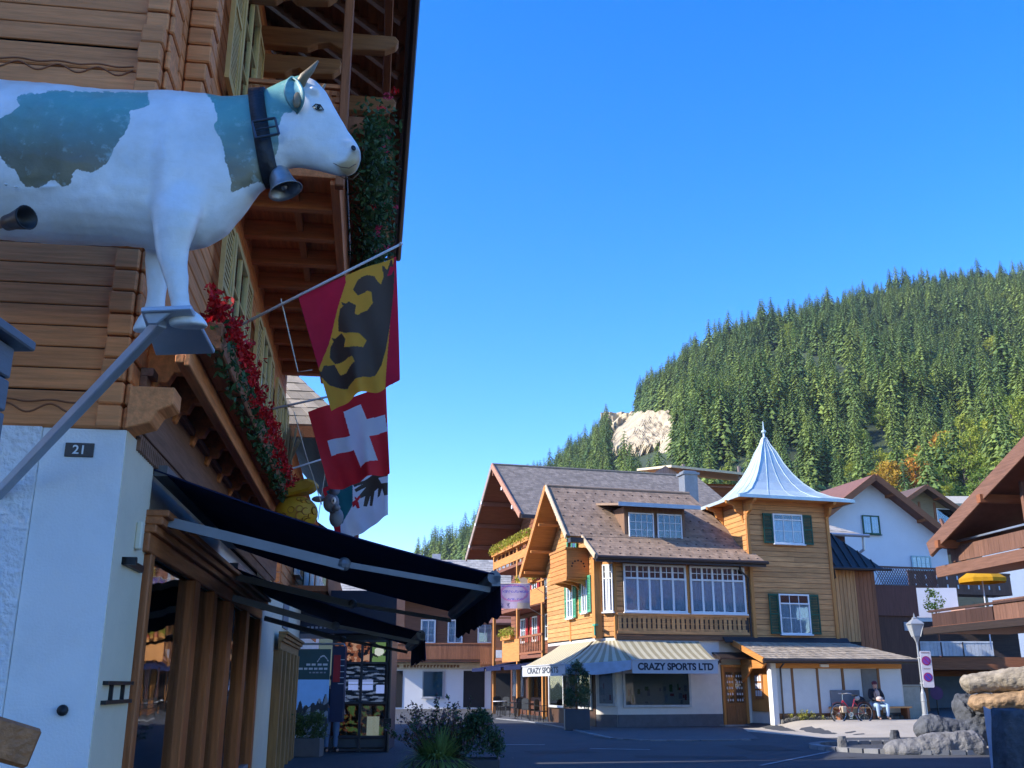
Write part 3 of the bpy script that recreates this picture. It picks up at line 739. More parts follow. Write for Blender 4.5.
# grey slatted kiosk corner and the wooden handrail at the left edge
t=thing('slatted_hut','grey slatted box with a flat cap at the left edge above the pole','hut',(-2.3,3.0,0))
gs=mat('grey_slats',(.13,.145,.17),.6,namt=.12,island=.12,stretch=(1,1,6))
mb=MB()
for k in range(3): mb.box(-.6,.38,-.65,.62,2.36+k*.13,2.36+k*.13+.122)
mb.build('slats',gs,t,bevel=.006)
mb=MB(); mb.box(-.65,.43,-.7,.68,2.75,2.79); mb.build('cap',gs,t,bevel=.006)
for dx,dy in ((-.55,-.6),(-.55,.55),(-.2,-.6)):
    mb=MB(); mb.box(dx,dx+.08,dy,dy+.08,0,2.36); mb.build('leg',gs,t,bevel=.005)
t=thing('handrail','orange brown wooden handrail end at the bottom left in front of the white wall','handrail',(-2.6,3.6,0))
hw=wood('rail_wood',(.3,.12,.045),'x',.1,rough=.4)
mb=MB(Matrix.Translation((2.6,-3.6,0))); mb.beam((-2.7,3.1,1.66),at(33,749,4.1),.05,.15); mb.build('rail',hw,t,bevel=.012)
mb=MB(Matrix.Translation((2.6,-3.6,0))); mb.box(-2.05,-1.98,3.98,4.04,0,1.22); mb.box(-2.9,-2.83,3.25,3.31,0,1.4); mb.build('post',hw,t,bevel=.01)

# ---------------------------------------------------------------- flags
def flag(name,label,quad,Y0,dY,classify,mats,pole,cord,N=150,amp=.05,seed=1,group='flags on the chalet front'):
    """cloth hanging from a slanted pole: quad TL,TR,BR,BL is its outline, Y0 its distance, dY how far its fly turns"""
    b=at(quad[0][0],quad[0][1],Y0)
    t=thing(name,label,'flag',b,0,group)
    rr=random.Random(seed); ph=rr.random()*6
    mb=MB(Matrix.Translation(-b)); vs=[];des=[]
    for j in range(N+1):
        v=j/N
        for i in range(N+1):
            u=i/N
            x=(quad[0][0]*(1-u)+quad[1][0]*u)*(1-v)+(quad[3][0]*(1-u)+quad[2][0]*u)*v
            y=(quad[0][1]*(1-u)+quad[1][1]*u)*(1-v)+(quad[3][1]*(1-u)+quad[2][1]*u)*v
            des.append((x,y))
            # cloth hangs in soft vertical folds, deeper toward the hem
            Yd=Y0+dY*u+amp*(.25+v)*math.sin(u*9+ph+v*1.5)+amp*.5*(.2+v)*math.sin(u*17+2*ph-v*2)
            q=at(x,y,Y0+dY*u); vs.append((q.x,Yd,q.z))
    fs=[];ms=[]
    for j in range(N):
        for i in range(N):
            a=j*(N+1)+i
            cx=(des[a][0]+des[a+N+2][0])/2; cy=(des[a][1]+des[a+N+2][1])/2
            k=classify(cx,cy)
            if k is None: continue
            mb.add([],[],0); mb.f.append([a,a+N+1,a+N+2,a+1]); mb.m.append(k)
    mb.v=[tuple(Vector(v)-b) for v in vs]
    mb.build('cloth',mats,t,smooth=True)
    p,q=pole; mb=MB(Matrix.Translation(-b)); mb.tube([p,q],[.016,.012],8); mb.ball(q,.02,8); mb.build('pole',mat('pole_white',(.6,.6,.62),.4,bump=0),t,smooth=True)
    mb=MB(Matrix.Translation(-b)); mb.tube(cord,.006,5); mb.build('cord',MATS['cream_paint'],t)
    return t
fred=mat('flag_red',(.8,.03,.07),.8,namt=.1,bump=.05,bscale=90,trans=.6); fyel=mat('flag_yellow',(1.0,.5,.06),.8,namt=.1,bump=.05,trans=.6)
fblk=mat('flag_black',(.1,.07,.05),.8,namt=.1,bump=.05,trans=.2); fwht=mat('flag_white',(.85,.85,.85),.8,namt=.06,bump=.05,trans=.6); ftea=mat('flag_teal',(.02,.16,.17),.8,namt=.1,bump=.05,trans=.4)
fred2=mat('flag_red_plain',(.75,.03,.04),.8,namt=.1,bump=.05,trans=.35)
def cr(P): return [(200+x/3,240+y/3) for x,y in P]
bear=cr([(573,60),(562,90),(548,78),(553,105),(543,135),(530,125),(522,112),(500,110),(478,122),(463,150),(475,165),(490,160),(503,152),(517,155),(522,190),(505,215),(472,230),(462,225),(466,200),(448,190),(424,210),(418,240),(418,272),(440,282),(480,280),(504,300),(492,326),(450,332),(430,325),(436,303),(425,285),(402,295),(390,315),(388,345),(402,362),(440,360),(462,352),(472,375),(440,402),(415,402),(398,370),(372,378),(362,405),(388,430),(440,442),(482,420),(520,400),(540,370),(552,330),(560,280),(568,220),(576,150),(580,90)])
claws=[cr(p) for p in ([(545,90),(552,75),(557,95)],[(430,200),(424,188),(440,195)],[(396,296),(390,286),(404,292)],[(366,395),(354,392),(364,404)])]
redl=[(280,280),(345,270),(346,283),(316,378),(326,404),(300,430),(270,400)]
redr=[(394,250),(420,240),(420,400),(398,384),(384,392),(385,380)]
ton=cr([(560,105),(570,75),(585,80),(572,100)])
def cl1(x,y):
    if inpoly(x,y,ton): return 0
    if (298<x<400 and sdist(x,y,bear)>-.9) or any(inpoly(x,y,c) for c in claws): return 2
    if inpoly(x,y,redl) or inpoly(x,y,redr): return 0
    return 1
wallp=lambda y,z: L.world(0.05,y,z)
flag('canton_flag','red and yellow flag with a black bear, hanging nearest the cow',[(298,295),(396,256),(400,380),(330,409)],9.2,-.25,cl1,[fred,fyel,fblk],
     (wallp(2.9,4.85),at(401,244,8.9)),[at(281,299,9.25),at(298,372,9.25),at(312,370,9.2)],amp=.075,seed=2)
cross=cr([(428,512),(483,495),(502,540),(555,525),(562,572),(510,592),(533,660),(483,683),(458,625),(395,648),(383,603),(447,582)])
flag('swiss_flag','red flag with a white cross, on the middle pole below the bear flag',[(308,412),(386,386),(389,472),(331,491)],11.6,-.25,lambda x,y:1 if inpoly(x,y,cross) else 0,[fred2,fwht],
     (wallp(5.1,4.62),at(392,383,11.3)),[at(294,412,11.7),at(306,455,11.7),at(322,505,11.6)],amp=.085,seed=5)
c6=lambda P:[(270+x/5.908,440+y/5.908) for x,y in P]
teal=c6([(330,300),(490,255),(490,380),(435,500),(395,470),(370,380)])
wings=[c6(p) for p in ([(490,265),(560,235),(625,190),(690,165),(700,215),(640,225),(660,260),(700,255),(700,330),(680,335),(665,290),(650,335),(635,340),(640,285),(615,300),(600,385),(585,385),(590,320),(570,390),(550,390),(560,330),(535,345),(530,325),(565,275),(510,310),(500,295),(545,260),(500,280)],)]
rfig=c6([(485,370),(505,355),(500,335),(515,345),(530,325),(535,340),(520,360),(530,400),(515,405),(505,385),(490,400)])
red3=c6([(300,440),(420,440),(405,640),(290,640)])
def cl3(x,y):
    if any(inpoly(x,y,w) for w in wings): return 1
    if inpoly(x,y,rfig): return 3
    if inpoly(x,y,teal): return 2
    if x<341 and y>511: return 3
    if x<332: return 3
    return 0
flag('village_flag','teal and white flag with a black eagle, lowest of the hanging flags',[(322,488),(388,466),(389,516),(338,546)],14.6,-.3,cl3,[fwht,fblk,ftea,fred2],
     (wallp(7.6,4.35),at(345,452,14.3)),[at(330,440,14.6),at(318,520,14.6)],amp=.08,seed=8)
# cheese and mouse decoration on the gallery
cz=at(303,508,12.2)
t=thing('cheese_figure','yellow cheese ball with holes and a small grey mouse beside it above the navy awning','decoration',cz)
chy=mat('cheese_yellow',(.6,.33,.02),.5,namt=.15); hol=mat('cheese_hole',(.35,.14,.01),.6); gm=mat('mouse_grey',(.2,.21,.23),.6)
mb=MB(); mb.ball((-.08,0,-.07),(.27,.2,.22),24); mb.build('cheese',chy,t,smooth=True)
mb=MB(); mb.prism([(-.22,.12),(.1,.2),(.18,.3),(.05,.36),(-.2,.26)],-.14,.14,'y'); mb.build('cheese_wedge',chy,t,bevel=.03)
mb=MB()
for i in range(16):
    a=rng.uniform(-PI,0); e=rng.uniform(-.8,.9); d=Vector((.27*math.cos(a)*math.cos(e),.2*math.sin(a)*math.cos(e),.22*math.sin(e)))
    q=Vector((0,0,1)).rotation_difference(d.normalized()).to_matrix(); r_=rng.uniform(.02,.05)
    mb.lathe([(r_*.6,-.01),(r_,.004),(r_*1.15,.004),(r_*1.1,-.01)],12,d*.99+Vector((-.08,0,-.07)),0,q)
mb.build('holes',hol,t)
mb=MB(); mb.ball((.36,-.08,.05),(.1,.09,.12),14); mb.ball((.2,-.06,.1),(.09,.05,.04),10); mb.ball((.44,-.14,-.02),(.05,.05,.045),10); mb.ball((.42,0,-.12),(.09,.08,.12),12); mb.build('mouse',gm,t,smooth=True)
mb=MB(); mb.lathe([(0,0),(.06,.0),(.07,.012),(0,.02)],14,(.4,-.1,.19),0,Matrix.Rotation(1.2,3,'X')); mb.build('mouse_ear',gm,t,smooth=True)
mb=MB(); mb.ball((.41,-.19,.06),(.03,.02,.045),10,0); mb.ball((.41,-.205,.055),(.012,.01,.02),8,1); mb.build('mouse_eye',[MATS['white_paint'],MATS['eye_dark']],t)
mb=MB(); mb.tube([(-.1,.1,-.2),(-.6,.5,-.45)],.015,6); mb.build('support',MATS['black_metal'],t)
# corn or straw bundle behind
b0=at(287,460,12.6); t=thing('straw_bundle','dry straw bundle standing on the gallery above the cheese','bundle',b0)
mb=MB()
for i in range(40):
    a=rng.uniform(-.1,.1); mb.tube([(a,rng.uniform(-.08,.08),-.5),(a*.6,0,0),(a*1.9+rng.uniform(-.03,.03),rng.uniform(-.1,.1),.35+rng.random()*.15)],[.008,.008,.004],4)
mb.build('straw',mat('straw',(.33,.22,.1),.9,island=.3),t)

# ---------------------------------------------------------------- neighbours along the left row
N2=fthing(L,'row_house','tiled chalet next beyond the large one, its roof showing between wall and flags','chalet')
mb=MB(); mb.box(-8,-.2,14.2,29,0,6.6); mb.build('wall',plast,N2)
mb=MB(right(-.2)); planks(mb,14.2,29,2.9,6.6,.2,.03); mb.build('log_wall',wdy,N2)
mb=MB(front(14.18)); planks(mb,-8,-.2,3.3,6.6,.2,.03); mb.build('log_wall',wd,N2)
tl=mat('grey_shingle',(.36,.31,.25),.85,island=.3,namt=.2,bump=.3)
mb=MB(); shingles(mb,(-9.3,13.3,6.6),(1.1,13.3,6.6),(-3.9,18.5,12.4),(-4.1,18.5,12.4),24,40,rng,.03)
shingles(mb,(1.1,13.3,6.6),(1.1,29.5,6.6),(-3.9,29.5,12.4),(-3.9,18.5,12.4),24,52,rng,.03)
mb.slab([(1.1,13.3,6.58),(1.1,29.5,6.58),(-3.9,29.5,12.38),(-3.9,18.5,12.38)],.08); mb.slab([(-9.3,13.3,6.58),(1.1,13.3,6.58),(-4,18.5,12.38)],.08); mb.slab([(-9.3,29.5,6.58),(-9.3,13.3,6.58),(-4,18.5,12.38),(-4,29.5,12.38)],.08)
mb.build('roof',tl,N2)
mb=MB(); mb.box(1.05,1.12,13.3,29.5,6.35,6.58); mb.box(-9.3,1.1,13.25,13.32,6.35,6.58); mb.build('fascia',dky,N2)
mb=MB(); mb.box(-.2,.7,16,28.5,3.5,3.62); mb.box(.65,.7,16,28.5,3.5,4.5); mb.build('balcony',dky,N2)
for u in (17,20.5,23,26): window(N2,right(-.2),u,u+1.1,4.0,5.5,2,2,curtain=MATS['curtain'])
N3=fthing(L,'row_house','plain dark roofed house added for shade at the end of the left row, behind the kiosk','chalet')  # hidden house, added for the shade it throws on the street
mb=MB(); mb.box(-9,-.3,29.8,33.6,0,6.6); mb.prism([(-9.6,6.4),(.6,6.4),(-4.4,9.6)],29.6,33.9,'y'); mb.build('wall',plast,N3)
mb=MB(); mb.slab([(.9,29.5,6.3),(.9,34.2,6.3),(-4.4,34.2,9.8),(-4.4,29.5,9.8)],.12); mb.slab([(-9.9,34.2,6.3),(-9.9,29.5,6.3),(-4.4,29.5,9.8),(-4.4,34.2,9.8)],.12); mb.build('roof',slate,N3)
for u in (30.3,32): window(N3,right(-.3),u,u+1.0,3.8,5.2,2,2)
# unseen house added beside the camera to keep the cow and near lane shaded
N0=thing('shade_house','tall white house added unseen left of the camera to shade the near lane','house',(-16,-3,0),0)
mb=MB(); mb.box(-5,8,-12,5,0,9.5); mb.prism([(-5.0,9.5),(8,9.5),(1.5,13)],-12,5,'y'); mb.build('wall',plast,N0)
mb=MB(); mb.slab([(9,-13,9.0),(9,6,9.0),(1.5,6,13.2),(1.5,-13,13.2)],.15); mb.slab([(-6,6,9.0),(-6,-13,9.0),(1.5,-13,13.2),(1.5,6,13.2)],.15); mb.build('roof',slate,N0)
for u in (-10,-7,-4,-1,2):
    for z in (1,4,7): window(N0,right(8.0),u,u+1.2,z,z+1.5,2,2)
# ============================================================ central shop chalet
rng=random.Random(21)
C=Frame(3.9,38.5,15.6)
hon=wood('honey_wood',(.58,.275,.1),'x',.16,namt=.35,dirt=.3); hony=wood('honey_wood',(.52,.26,.09),'y',.16,namt=.35,dirt=.2); honz=wood('honey_wood',(.56,.28,.11),'z',.18,namt=.3)
ora=wood('orange_timber',(.5,.21,.055),'y',.1); orax=wood('orange_timber',(.5,.21,.055),'x',.1); oraz=wood('orange_timber',(.5,.21,.055),'z',.1)
brn=wood('brown_trim',(.16,.08,.04),'x',.15)
sh1=mat('brown_shingle',(.27,.185,.125),.85,island=.22,namt=.22,bump=.3); dotm=mat('snow_guard',(.12,.07,.05),.7,bump=0)
zinc=mat('zinc_sheet',(.5,.58,.58),.42,metal=.35,namt=.14,nscale=2,bump=.08,dirt=.15)
shop=fthing(C,'shop_chalet','honey coloured timber chalet with a zinc spire tower and a striped shop awning','chalet')
wallm=mat('shop_render',(.74,.68,.6),.9,namt=.06,bump=.15,dirt=.1)
mb=MB(); fp=[(0,0),(4.28,0),(4.28,.25),(5.4,.25),(5.4,0),(5.8,0),(5.8,6.5),(-.6,6.5),(-.6,.6)]
mb.prism(fp,-.1,3.2,'z'); mb.build('ground_floor_wall',wallm,shop)
mb=MB(); mb.box(.0,4.27,-.03,0,-.05,.45); mb.slab([(-.62,.57,.45),(-.02,-.03,.45),(-.02,-.03,-.05),(-.62,.57,-.05)],.03); mb.build('plinth',mat('grey_plinth',(.12,.12,.13),.8),shop)
mb=MB(); mb.box(-.63,-.6,.65,6.5,0,3.1); mb.build('side_facade',wood('dark_facade',(.07,.035,.02),'z',.2),shop)
mb=MB(); mb.prism([(0,.0),(5.8,.0),(5.8,6.5),(-.6,6.5),(-.6,.6)],3.2,6.5,'z'); mb.prism([(0,6.2),(6.5,6.2),(3.4,9.1)],-.45,5.5,'x'); mb.build('upper_core',MATS['dark_room'],shop)
mb=MB(front(0)); planks(mb,0,5.75,3.25,6.25,.19,.03); mb.build('plank_wall',hon,shop)
# chamfered corner: its own plane
ang=math.atan2(.6,.6); TC=Matrix(((-math.cos(PI/4)*-1,-math.sin(PI/4),0,-.6),(-math.sin(PI/4),-math.cos(PI/4),0,.6),(0,0,1,0),(0,0,0,1)))
mb=MB(TC); planks(mb,0,.849,3.25,6.25,.19,.03); mb.build('corner_plank_wall',hon,shop)
mb=MB(left(-.6)); planks(mb,-6.5,-.6,3.25,6.4,.19,.03); planks(mb,-6.4,-.6,6.4,9.4,.19,.02,.0,clip=lambda z:(-(3.4+(9.45-z)/.94),-(3.4-(9.45-z)/.94))); mb.build('side_plank_wall',hony,shop)
for bb_ in ((-.69,-.4,.3,.62,3.2,6.4),(-.04,.08,-.08,.04,3.2,6.3),(3.0,3.12,-.07,.0,4.1,6.1),(-.66,-.56,3.3,3.45,3.2,9)):
    mb=MB(); mb.box(*bb_); mb.build('corner_post',oraz,shop,bevel=.01)
mb=MB(); mb.box(-.02,5.75,-.14,0,3.14,3.3); mb.box(.02,5.7,-.09,0,3.3,3.36); mb.build('belt_beam',brn,shop,bevel=.01)
# parapet with cut-out balusters
mb=MB(front(-.03)); mb.box(.05,5.6,.0,.1,4.03,4.12); mb.box(.05,5.6,.02,.08,3.36,3.46)
u=.1
while u<5.5: mb.box(u,u+.13,.03,.06,3.46,4.03); mb.box(u+.13,u+.2,.035,.055,3.46,3.56); mb.box(u+.13,u+.2,.035,.055,3.93,4.03); mb.box(u+.13,u+.15,.035,.055,3.72,3.78); mb.box(u+.18,u+.2,.035,.055,3.72,3.78); u+=.2
mb.build('parapet',hon,shop,bevel=.004)
mb=MB(front(0)); mb.box(.05,5.6,.03,.045,3.36,4.1); mb.build('parapet_back',MATS['gutter'],shop)
T=front(-.005)
window(shop,T,.36,2.98,4.16,5.98,5,1,transom=.7,tcols=10,trows=2,fw=.08,bar=.035,curtain=MATS['curtain'])
window(shop,T,3.14,5.52,4.16,5.98,5,1,transom=.7,tcols=10,trows=2,fw=.08,bar=.035,curtain=MATS['curtain'])
window(shop,TC,.42,.84,4.16,5.95,3,1,transom=.7,tcols=4,trows=2,fw=.05,curtain=MATS['curtain'])
TL=left(-.62)
lg=(MATS['shutter_light_green'],.36)
window(shop,TL,-1.65,-1.05,4.2,5.6,2,2,curtain=MATS['curtain'],shut=lg)
window(shop,TL,-3.5,-2.75,4.1,5.5,2,2,curtain=MATS['curtain'],shut=(MATS['shutter_light_green'],.3))
window(shop,left(-.62),-3.4,-2.2,6.7,7.7,2,2,frame=MATS['shutter_light_green'],curtain=MATS['curtain'])
# ground floor shop windows
def display(par,T,u0,u1,z0,z1,seed,fm):
    w=window(par,T,u0,u1,z0,z1,1,1,fw=.09,frame=fm,glass='shop_glass',n=.02,sill=False)
    r=random.Random(seed); m=MB(T)
    for i in range(int((u1-u0)*9)):
        u=u0+.12+r.random()*(u1-u0-.3); z=z0+.1+r.random()*(z1-z0)*.4; m.box(u,u+r.uniform(.04,.16),.006,.012+.004*i/40,z,z+r.uniform(.06,.28),r.choice((0,0,1,2,3)))
    m.build('display_goods',[mat('goods_grey',(.35,.36,.38)),mat('goods_red',(.45,.04,.03)),mat('goods_green',(.08,.22,.05)),mat('goods_white',(.6,.6,.62))],w)
display(shop,front(-.0),.22,2.98,.7,2.0,3,mat('grey_white_frame',(.5,.5,.48),.6))
display(shop,TC,.06,.8,.75,2.1,4,MATS['grey_white_frame'])
display(shop,left(-.63),-2.4,-.9,.6,2.3,5,MATS['grey_white_frame']); display(shop,left(-.63),-6.2,-4.2,.6,2.3,6,MATS['grey_white_frame'])
mb=MB(left(-.63)); mb.box(-3.4,-2.6,0,.04,0,2.2); mb.build('side_door',MATS['dark_room'],shop)
# front door
mb=MB(front(.05)); mb.box(4.3,4.4,0,.1,0,2.25);mb.box(5.28,5.38,0,.1,0,2.25);mb.box(4.4,5.28,0,.1,2.15,2.25)
d=mb.build('door_frame',oraz,shop,bevel=.01)
mb=MB(front(.06)); mb.box(4.4,5.28,0,.045,.02,2.15); 
for a,b in ((4.47,4.8),(4.88,5.21)): mb.box(a,b,.045,.06,.15,.75)
dd=mb.build('door',wood('door_wood',(.26,.11,.04),'z',.1),d,bevel=.008) if False else mb.build('door',wood('door_wood',(.26,.11,.04),'z',.1),shop,bevel=.008)
mb=MB(front(.06)); mb.box(4.47,4.8,.046,.055,.85,1.98);mb.box(4.88,5.21,.046,.055,.85,1.98); mb.build('pane',MATS['window_glass'],dd)
mb=MB(front(.06)); 
for a in (4.47,4.88):
    for i in range(5):
        for j in range(3): mb.ball((a+.07+.1*j+.02*math.sin(i*3),.057,.95+i*.22),(.03,.004,.05),8)
mb.build('grille',MATS['goods_white'],dd)
mb=MB(front(.06)); mb.tube([(5.2,.05,1.02),(5.2,.1,1.02),(5.12,.1,1.02)],.012,6); mb.build('handle',MATS['grey_metal'],dd)
mb=MB(); mb.slab([(3.95,-.7,2.5),(5.5,-.7,2.5),(5.5,.02,2.72),(3.95,.02,2.72)],.06); mb.box(4.0,4.08,-.5,0,2.3,2.38); mb.beam((4.04,-.55,2.45),(4.04,0,2.1),.05,.05); mb.build('door_canopy',MATS['gutter'],shop)
mb=MB(); mb.box(4.1,5.5,-.5,-.02,-.05,.06); mb.build('doorstep',mat('stone_step',(.3,.29,.27),.85),shop,bevel=.01)
# main roof
ye,zk=-.65,6.2; yk,zk2=.8,7.1; yr,zr=3.4,9.55; yb,zb=7.3,6.2
xl,xu=-.95,-1.6
mb=MB()
shingles(mb,(xl,ye,zk),(6.15,ye,zk),(6.0,yk,zk2),(xl,yk,zk2),9,40,rng,.006,dots=(3,.4))
shingles(mb,(xu,yk-.02,zk2),(6.0,yk-.02,zk2),(5.0,yr,zr),(xu,yr,zr),18,42,rng,.006,dots=(3,.4))
mb.slab([(xl,ye,zk),(6.15,ye,zk),(6.0,yk,zk2),(xl,yk,zk2)],.1,2); mb.slab([(xu,yk,zk2),(6.0,yk,zk2),(5,yr,zr),(xu,yr,zr)],.1,2)
mb.slab([(7.5,yb,zb),(xu,yb,zb),(xu,yr,zr),(5,yr,zr)],.1,2)
shingles(mb,(6.0,yk,zk2),(7.6,7.2,6.3),(5.0,yr,zr),(5.0,yr,zr),14,30,rng,.006)
mb.tube([(xu,yr,zr+.03),(5,yr,zr+.03)],.06,8,0)
mb.build('roof',[sh1,dotm,wood('soffit_wood',(.42,.19,.06),'x',.1)],shop)
mb=MB(); 
pale=wood('pale_barge',(.55,.42,.27),'y',.1)
for (a,b) in (((xu,yk,zk2-.02),(xu,yr,zr-.02)),((xl,ye,zk-.04),(xl,yk,zk2-.04))): mb.beam((a[0]-.03,a[1],a[2]),(b[0]-.03,b[1],b[2]),.05,.2)
k=16
for i in range(k):
    f=(i+.5)/k; mb.beam((xu-.04,yk+(yr-yk)*f-.05,zk2+(zr-zk2)*f-.17),(xu-.04,yk+(yr-yk)*f+.05,zk2+(zr-zk2)*f-.08),.04,.07)
mb.build('bargeboard',pale,shop)
mb=MB(); mb.beam((xu-.03,yb,zb-.03),(xu-.03,yr,zr-.03),.07,.24); mb.build('bargeboard',ora,shop)
mb=MB()
for (y,z) in ((.95,7.0),(2.1,8.0),(4.6,8.15),(5.8,7.15),(6.8,6.35)): mb=MB(); mb.box(xu+.02,-.55,y-.06,y+.06,z-.12,z); mb.build('purlin',orax,shop,bevel=.01)
mb=MB(); mb.box(xu+.02,-.6,yr-.08,yr+.08,zr-.35,zr-.15); mb.build('ridge_beam',orax,shop,bevel=.01)
mb=MB(); mb.box(xu+.05,xl+.3,yk-.3,yk+.05,zk2-.28,zk2-.1); mb.box(xl,6.2,ye-.02,ye+.03,zk-.24,zk-.02); mb.tube([(xl,ye-.1,zk-.08),(6.25,ye-.1,zk-.08)],.07,8); mb.box(xl+.1,6.1,ye+.03,-.03,zk-.1,zk-.05); mb.build('gutter',MATS['gutter'],shop)
mb=MB(); mb.tube([(5.0,ye-.1,zk),(5.3,-.2,zk-.35),(5.66,-.08,zk-.6),(5.66,-.08,3.3)],.045,8); mb.build('downpipe',MATS['gutter'],shop)
# dormer
mb=MB(); mb.box(.9,1.0,.95,2.5,6.9,8.4); mb.box(3.45,3.55,.95,2.5,6.9,8.4); mb.box(1.0,3.45,.98,1.1,6.95,8.4); dm=mb.build('dormer',wood('dormer_wood',(.22,.13,.08),'z',.1),shop)
mb=MB(); mb.slab([(.45,.35,8.42),(3.95,.35,8.42),(4.1,2.6,8.78),(.3,2.6,8.78)],.09); mb.build('dormer_roof',sh1,dm)
mb=MB(); mb.box(.42,3.98,.3,.36,8.3,8.46); mb.build('fascia',MATS['grey_metal'],dm)
for u in (1.06,2.3): window(dm,front(.97),u,u+1.08,7.1,8.15,4,3,fw=.05,bar=.025)
# chimney
mb=MB(); mb.box(4.95,5.6,3.7,4.3,8.9,10.55); ch=mb.build('chimney',mat('chimney_sheet',(.22,.23,.24),.5,metal=.4),shop,bevel=.01)
mb=MB(); mb.box(4.88,5.67,3.63,4.37,10.5,10.6); mb.box(4.98,5.57,3.73,4.27,10.6,10.68); mb.build('cap',mat('chimney_sheet',(.22,.23,.24)),ch)
# small balcony on the gable
mb=MB(); mb.box(-1.56,-.6,1.0,3.1,5.45,5.55); mb.box(-1.56,-.6,1.0,1.05,5.5,6.62); mb.box(-1.61,-.6,.97,1.07,6.6,6.68)
T=left(-1.52); m2=MB(T); planks(m2,-3.1,-1.03,5.5,6.6,.18,.04); m2.box(-3.12,-.98,-.01,.07,6.6,6.68); m2.box(-3.12,-.98,0,.06,5.4,5.5)
mb.build('gable_balcony',orax,shop,bevel=.008); m2.build('gable_balcony',ora,shop)
mb=MB(front(1.0)); 
for i in range(7):
    a=PI*i/6; mb.lathe([(0,0),(.035,0),(.035,.006),(0,.006)],10,(-1.08+.26*math.cos(a),.0,5.95+.22*math.sin(a)),0,Matrix.Rotation(-PI/2,3,'X'))
mb.build('dark_hole_discs',MATS['dark_room'],shop)  # dark discs paint the shade of holes; the boards are not cut
for y in (1.15,2.0,2.95):
    mb=MB(); mb.prism([(-1.5,5.45),(-.6,5.45),(-.6,5.1),(-.72,5.12),(-.85,5.28),(-1.2,5.36)],y-.05,y+.05,'y'); mb.build('console',orax,shop)
# tower
tx0,tx1,ty0,ty1=5.72,9.55,-.12,3.65
mb=MB(); mb.box(tx0+.04,tx1-.04,ty0+.04,ty1,0,8.8); mb.build('tower_core',MATS['dark_room'],shop)
mb=MB(front(ty0+.05)); planks(mb,tx0,tx1,3.15,8.75,.21,.03,rng=rng); tf=mb.build('tower_front',hon,shop)
mb=MB(left(tx0+.04)); planks(mb,-ty1,-ty0,3.15,8.75,.21,.03); mb.build('tower_side',hony,shop)
mb=MB(right(tx1-.04)); planks(mb,ty0,ty1,3.15,8.75,.21,.03); mb.build('tower_side',hony,shop)
for x in (tx0+.02,tx1-.14): mb=MB(); mb.box(x,x+.14,ty0-.04,ty0+.1,3.2,8.7); mb.build('tower_post',oraz,shop,bevel=.01)
gsh=(MATS['shutter_green'],.42)
window(shop,front(ty0+.03),6.92,8.28,6.98,8.2,3,2,transom=.8,fw=.06,shut=gsh,curtain=MATS['curtain'])
window(shop,front(ty0+.03),6.92,8.28,3.42,4.98,3,2,transom=.76,fw=.06,shut=gsh,curtain=MATS['curtain'])
cx_,cy_=7.74,1.4; DY=.86; ze=8.78
prof=[(2.62,0),(2.35,.07),(1.95,.2),(1.52,.45),(1.13,.85),(.82,1.3),(.56,1.8),(.35,2.35),(.18,2.68),(.07,3.0)]
mb=MB(); vs=[]
for r_,z in prof: vs+=[(cx_-r_,cy_-r_*DY,ze+z),(cx_+r_,cy_-r_*DY,ze+z),(cx_+r_,cy_+r_*DY,ze+z),(cx_-r_,cy_+r_*DY,ze+z)]
fs=[]
for i in range(len(prof)-1):
    for k in range(4): a=i*4+k;b=i*4+(k+1)%4; fs.append((a,b,b+4,a+4))
fs.append((0,3,2,1)); n_=len(vs); fs.append((n_-4,n_-3,n_-2,n_-1)); mb.add(vs,fs)
for k in range(4):   # standing seams and hips
    for f in (-1,-.5,0,.5):
        pts=[]
        for r_,z in prof:
            u=f*r_ if f>-1 else -r_
            x,y={0:(u,-r_),1:(r_,u),2:(-u,r_),3:(-r_,-u)}[k]; pts.append((cx_+x,cy_+y*DY,ze+z+.02))
        mb.tube(pts,.011 if f>-1 else .022,5)
mb.lathe([(.07,2.93),(.1,3.0),(.05,3.07),(.045,3.2),(.1,3.27),(.1,3.33),(.03,3.39),(.015,3.75)],12,(cx_,cy_,ze))
sp_=mb.build('spire',zinc,shop)
mb=MB(); r_=2.62; ry_=r_*DY
mb.box(cx_-r_-.02,cx_+r_+.02,cy_-ry_-.05,cy_-ry_,ze-.1,ze+.03);mb.box(cx_-r_-.05,cx_-r_,cy_-ry_,cy_+ry_,ze-.1,ze+.03);mb.box(cx_+r_,cx_+r_+.05,cy_-ry_,cy_+ry_,ze-.1,ze+.03); mb.build('spire_gutter',zinc,sp_)
mb=MB(); mb.box(cx_-r_+.02,cx_+r_-.02,cy_-ry_+.02,cy_+ry_-.02,ze-.07,ze-.03)
mb.build('tower_soffit',orax,shop)
for x in (tx0+.1,tx1-.1):
    mb=MB(); mb.prism([(ty0,8.7),(ty0-.75,8.7),(ty0-.7,8.58),(ty0-.4,8.5),(ty0-.3,8.25),(ty0-.08,8.15),(ty0,7.8)],x-.06,x+.06,'x'); mb.build('eave_console',ora,shop,bevel=.008)
for y in (.1,1.8,3.4):
    mb=MB(); mb.prism([(tx0,8.7),(tx0-.75,8.7),(tx0-.7,8.58),(tx0-.4,8.5),(tx0-.3,8.25),(tx0-.08,8.15),(tx0,7.8)],y-.06,y+.06,'y'); mb.build('eave_console',orax,shop,bevel=.008)
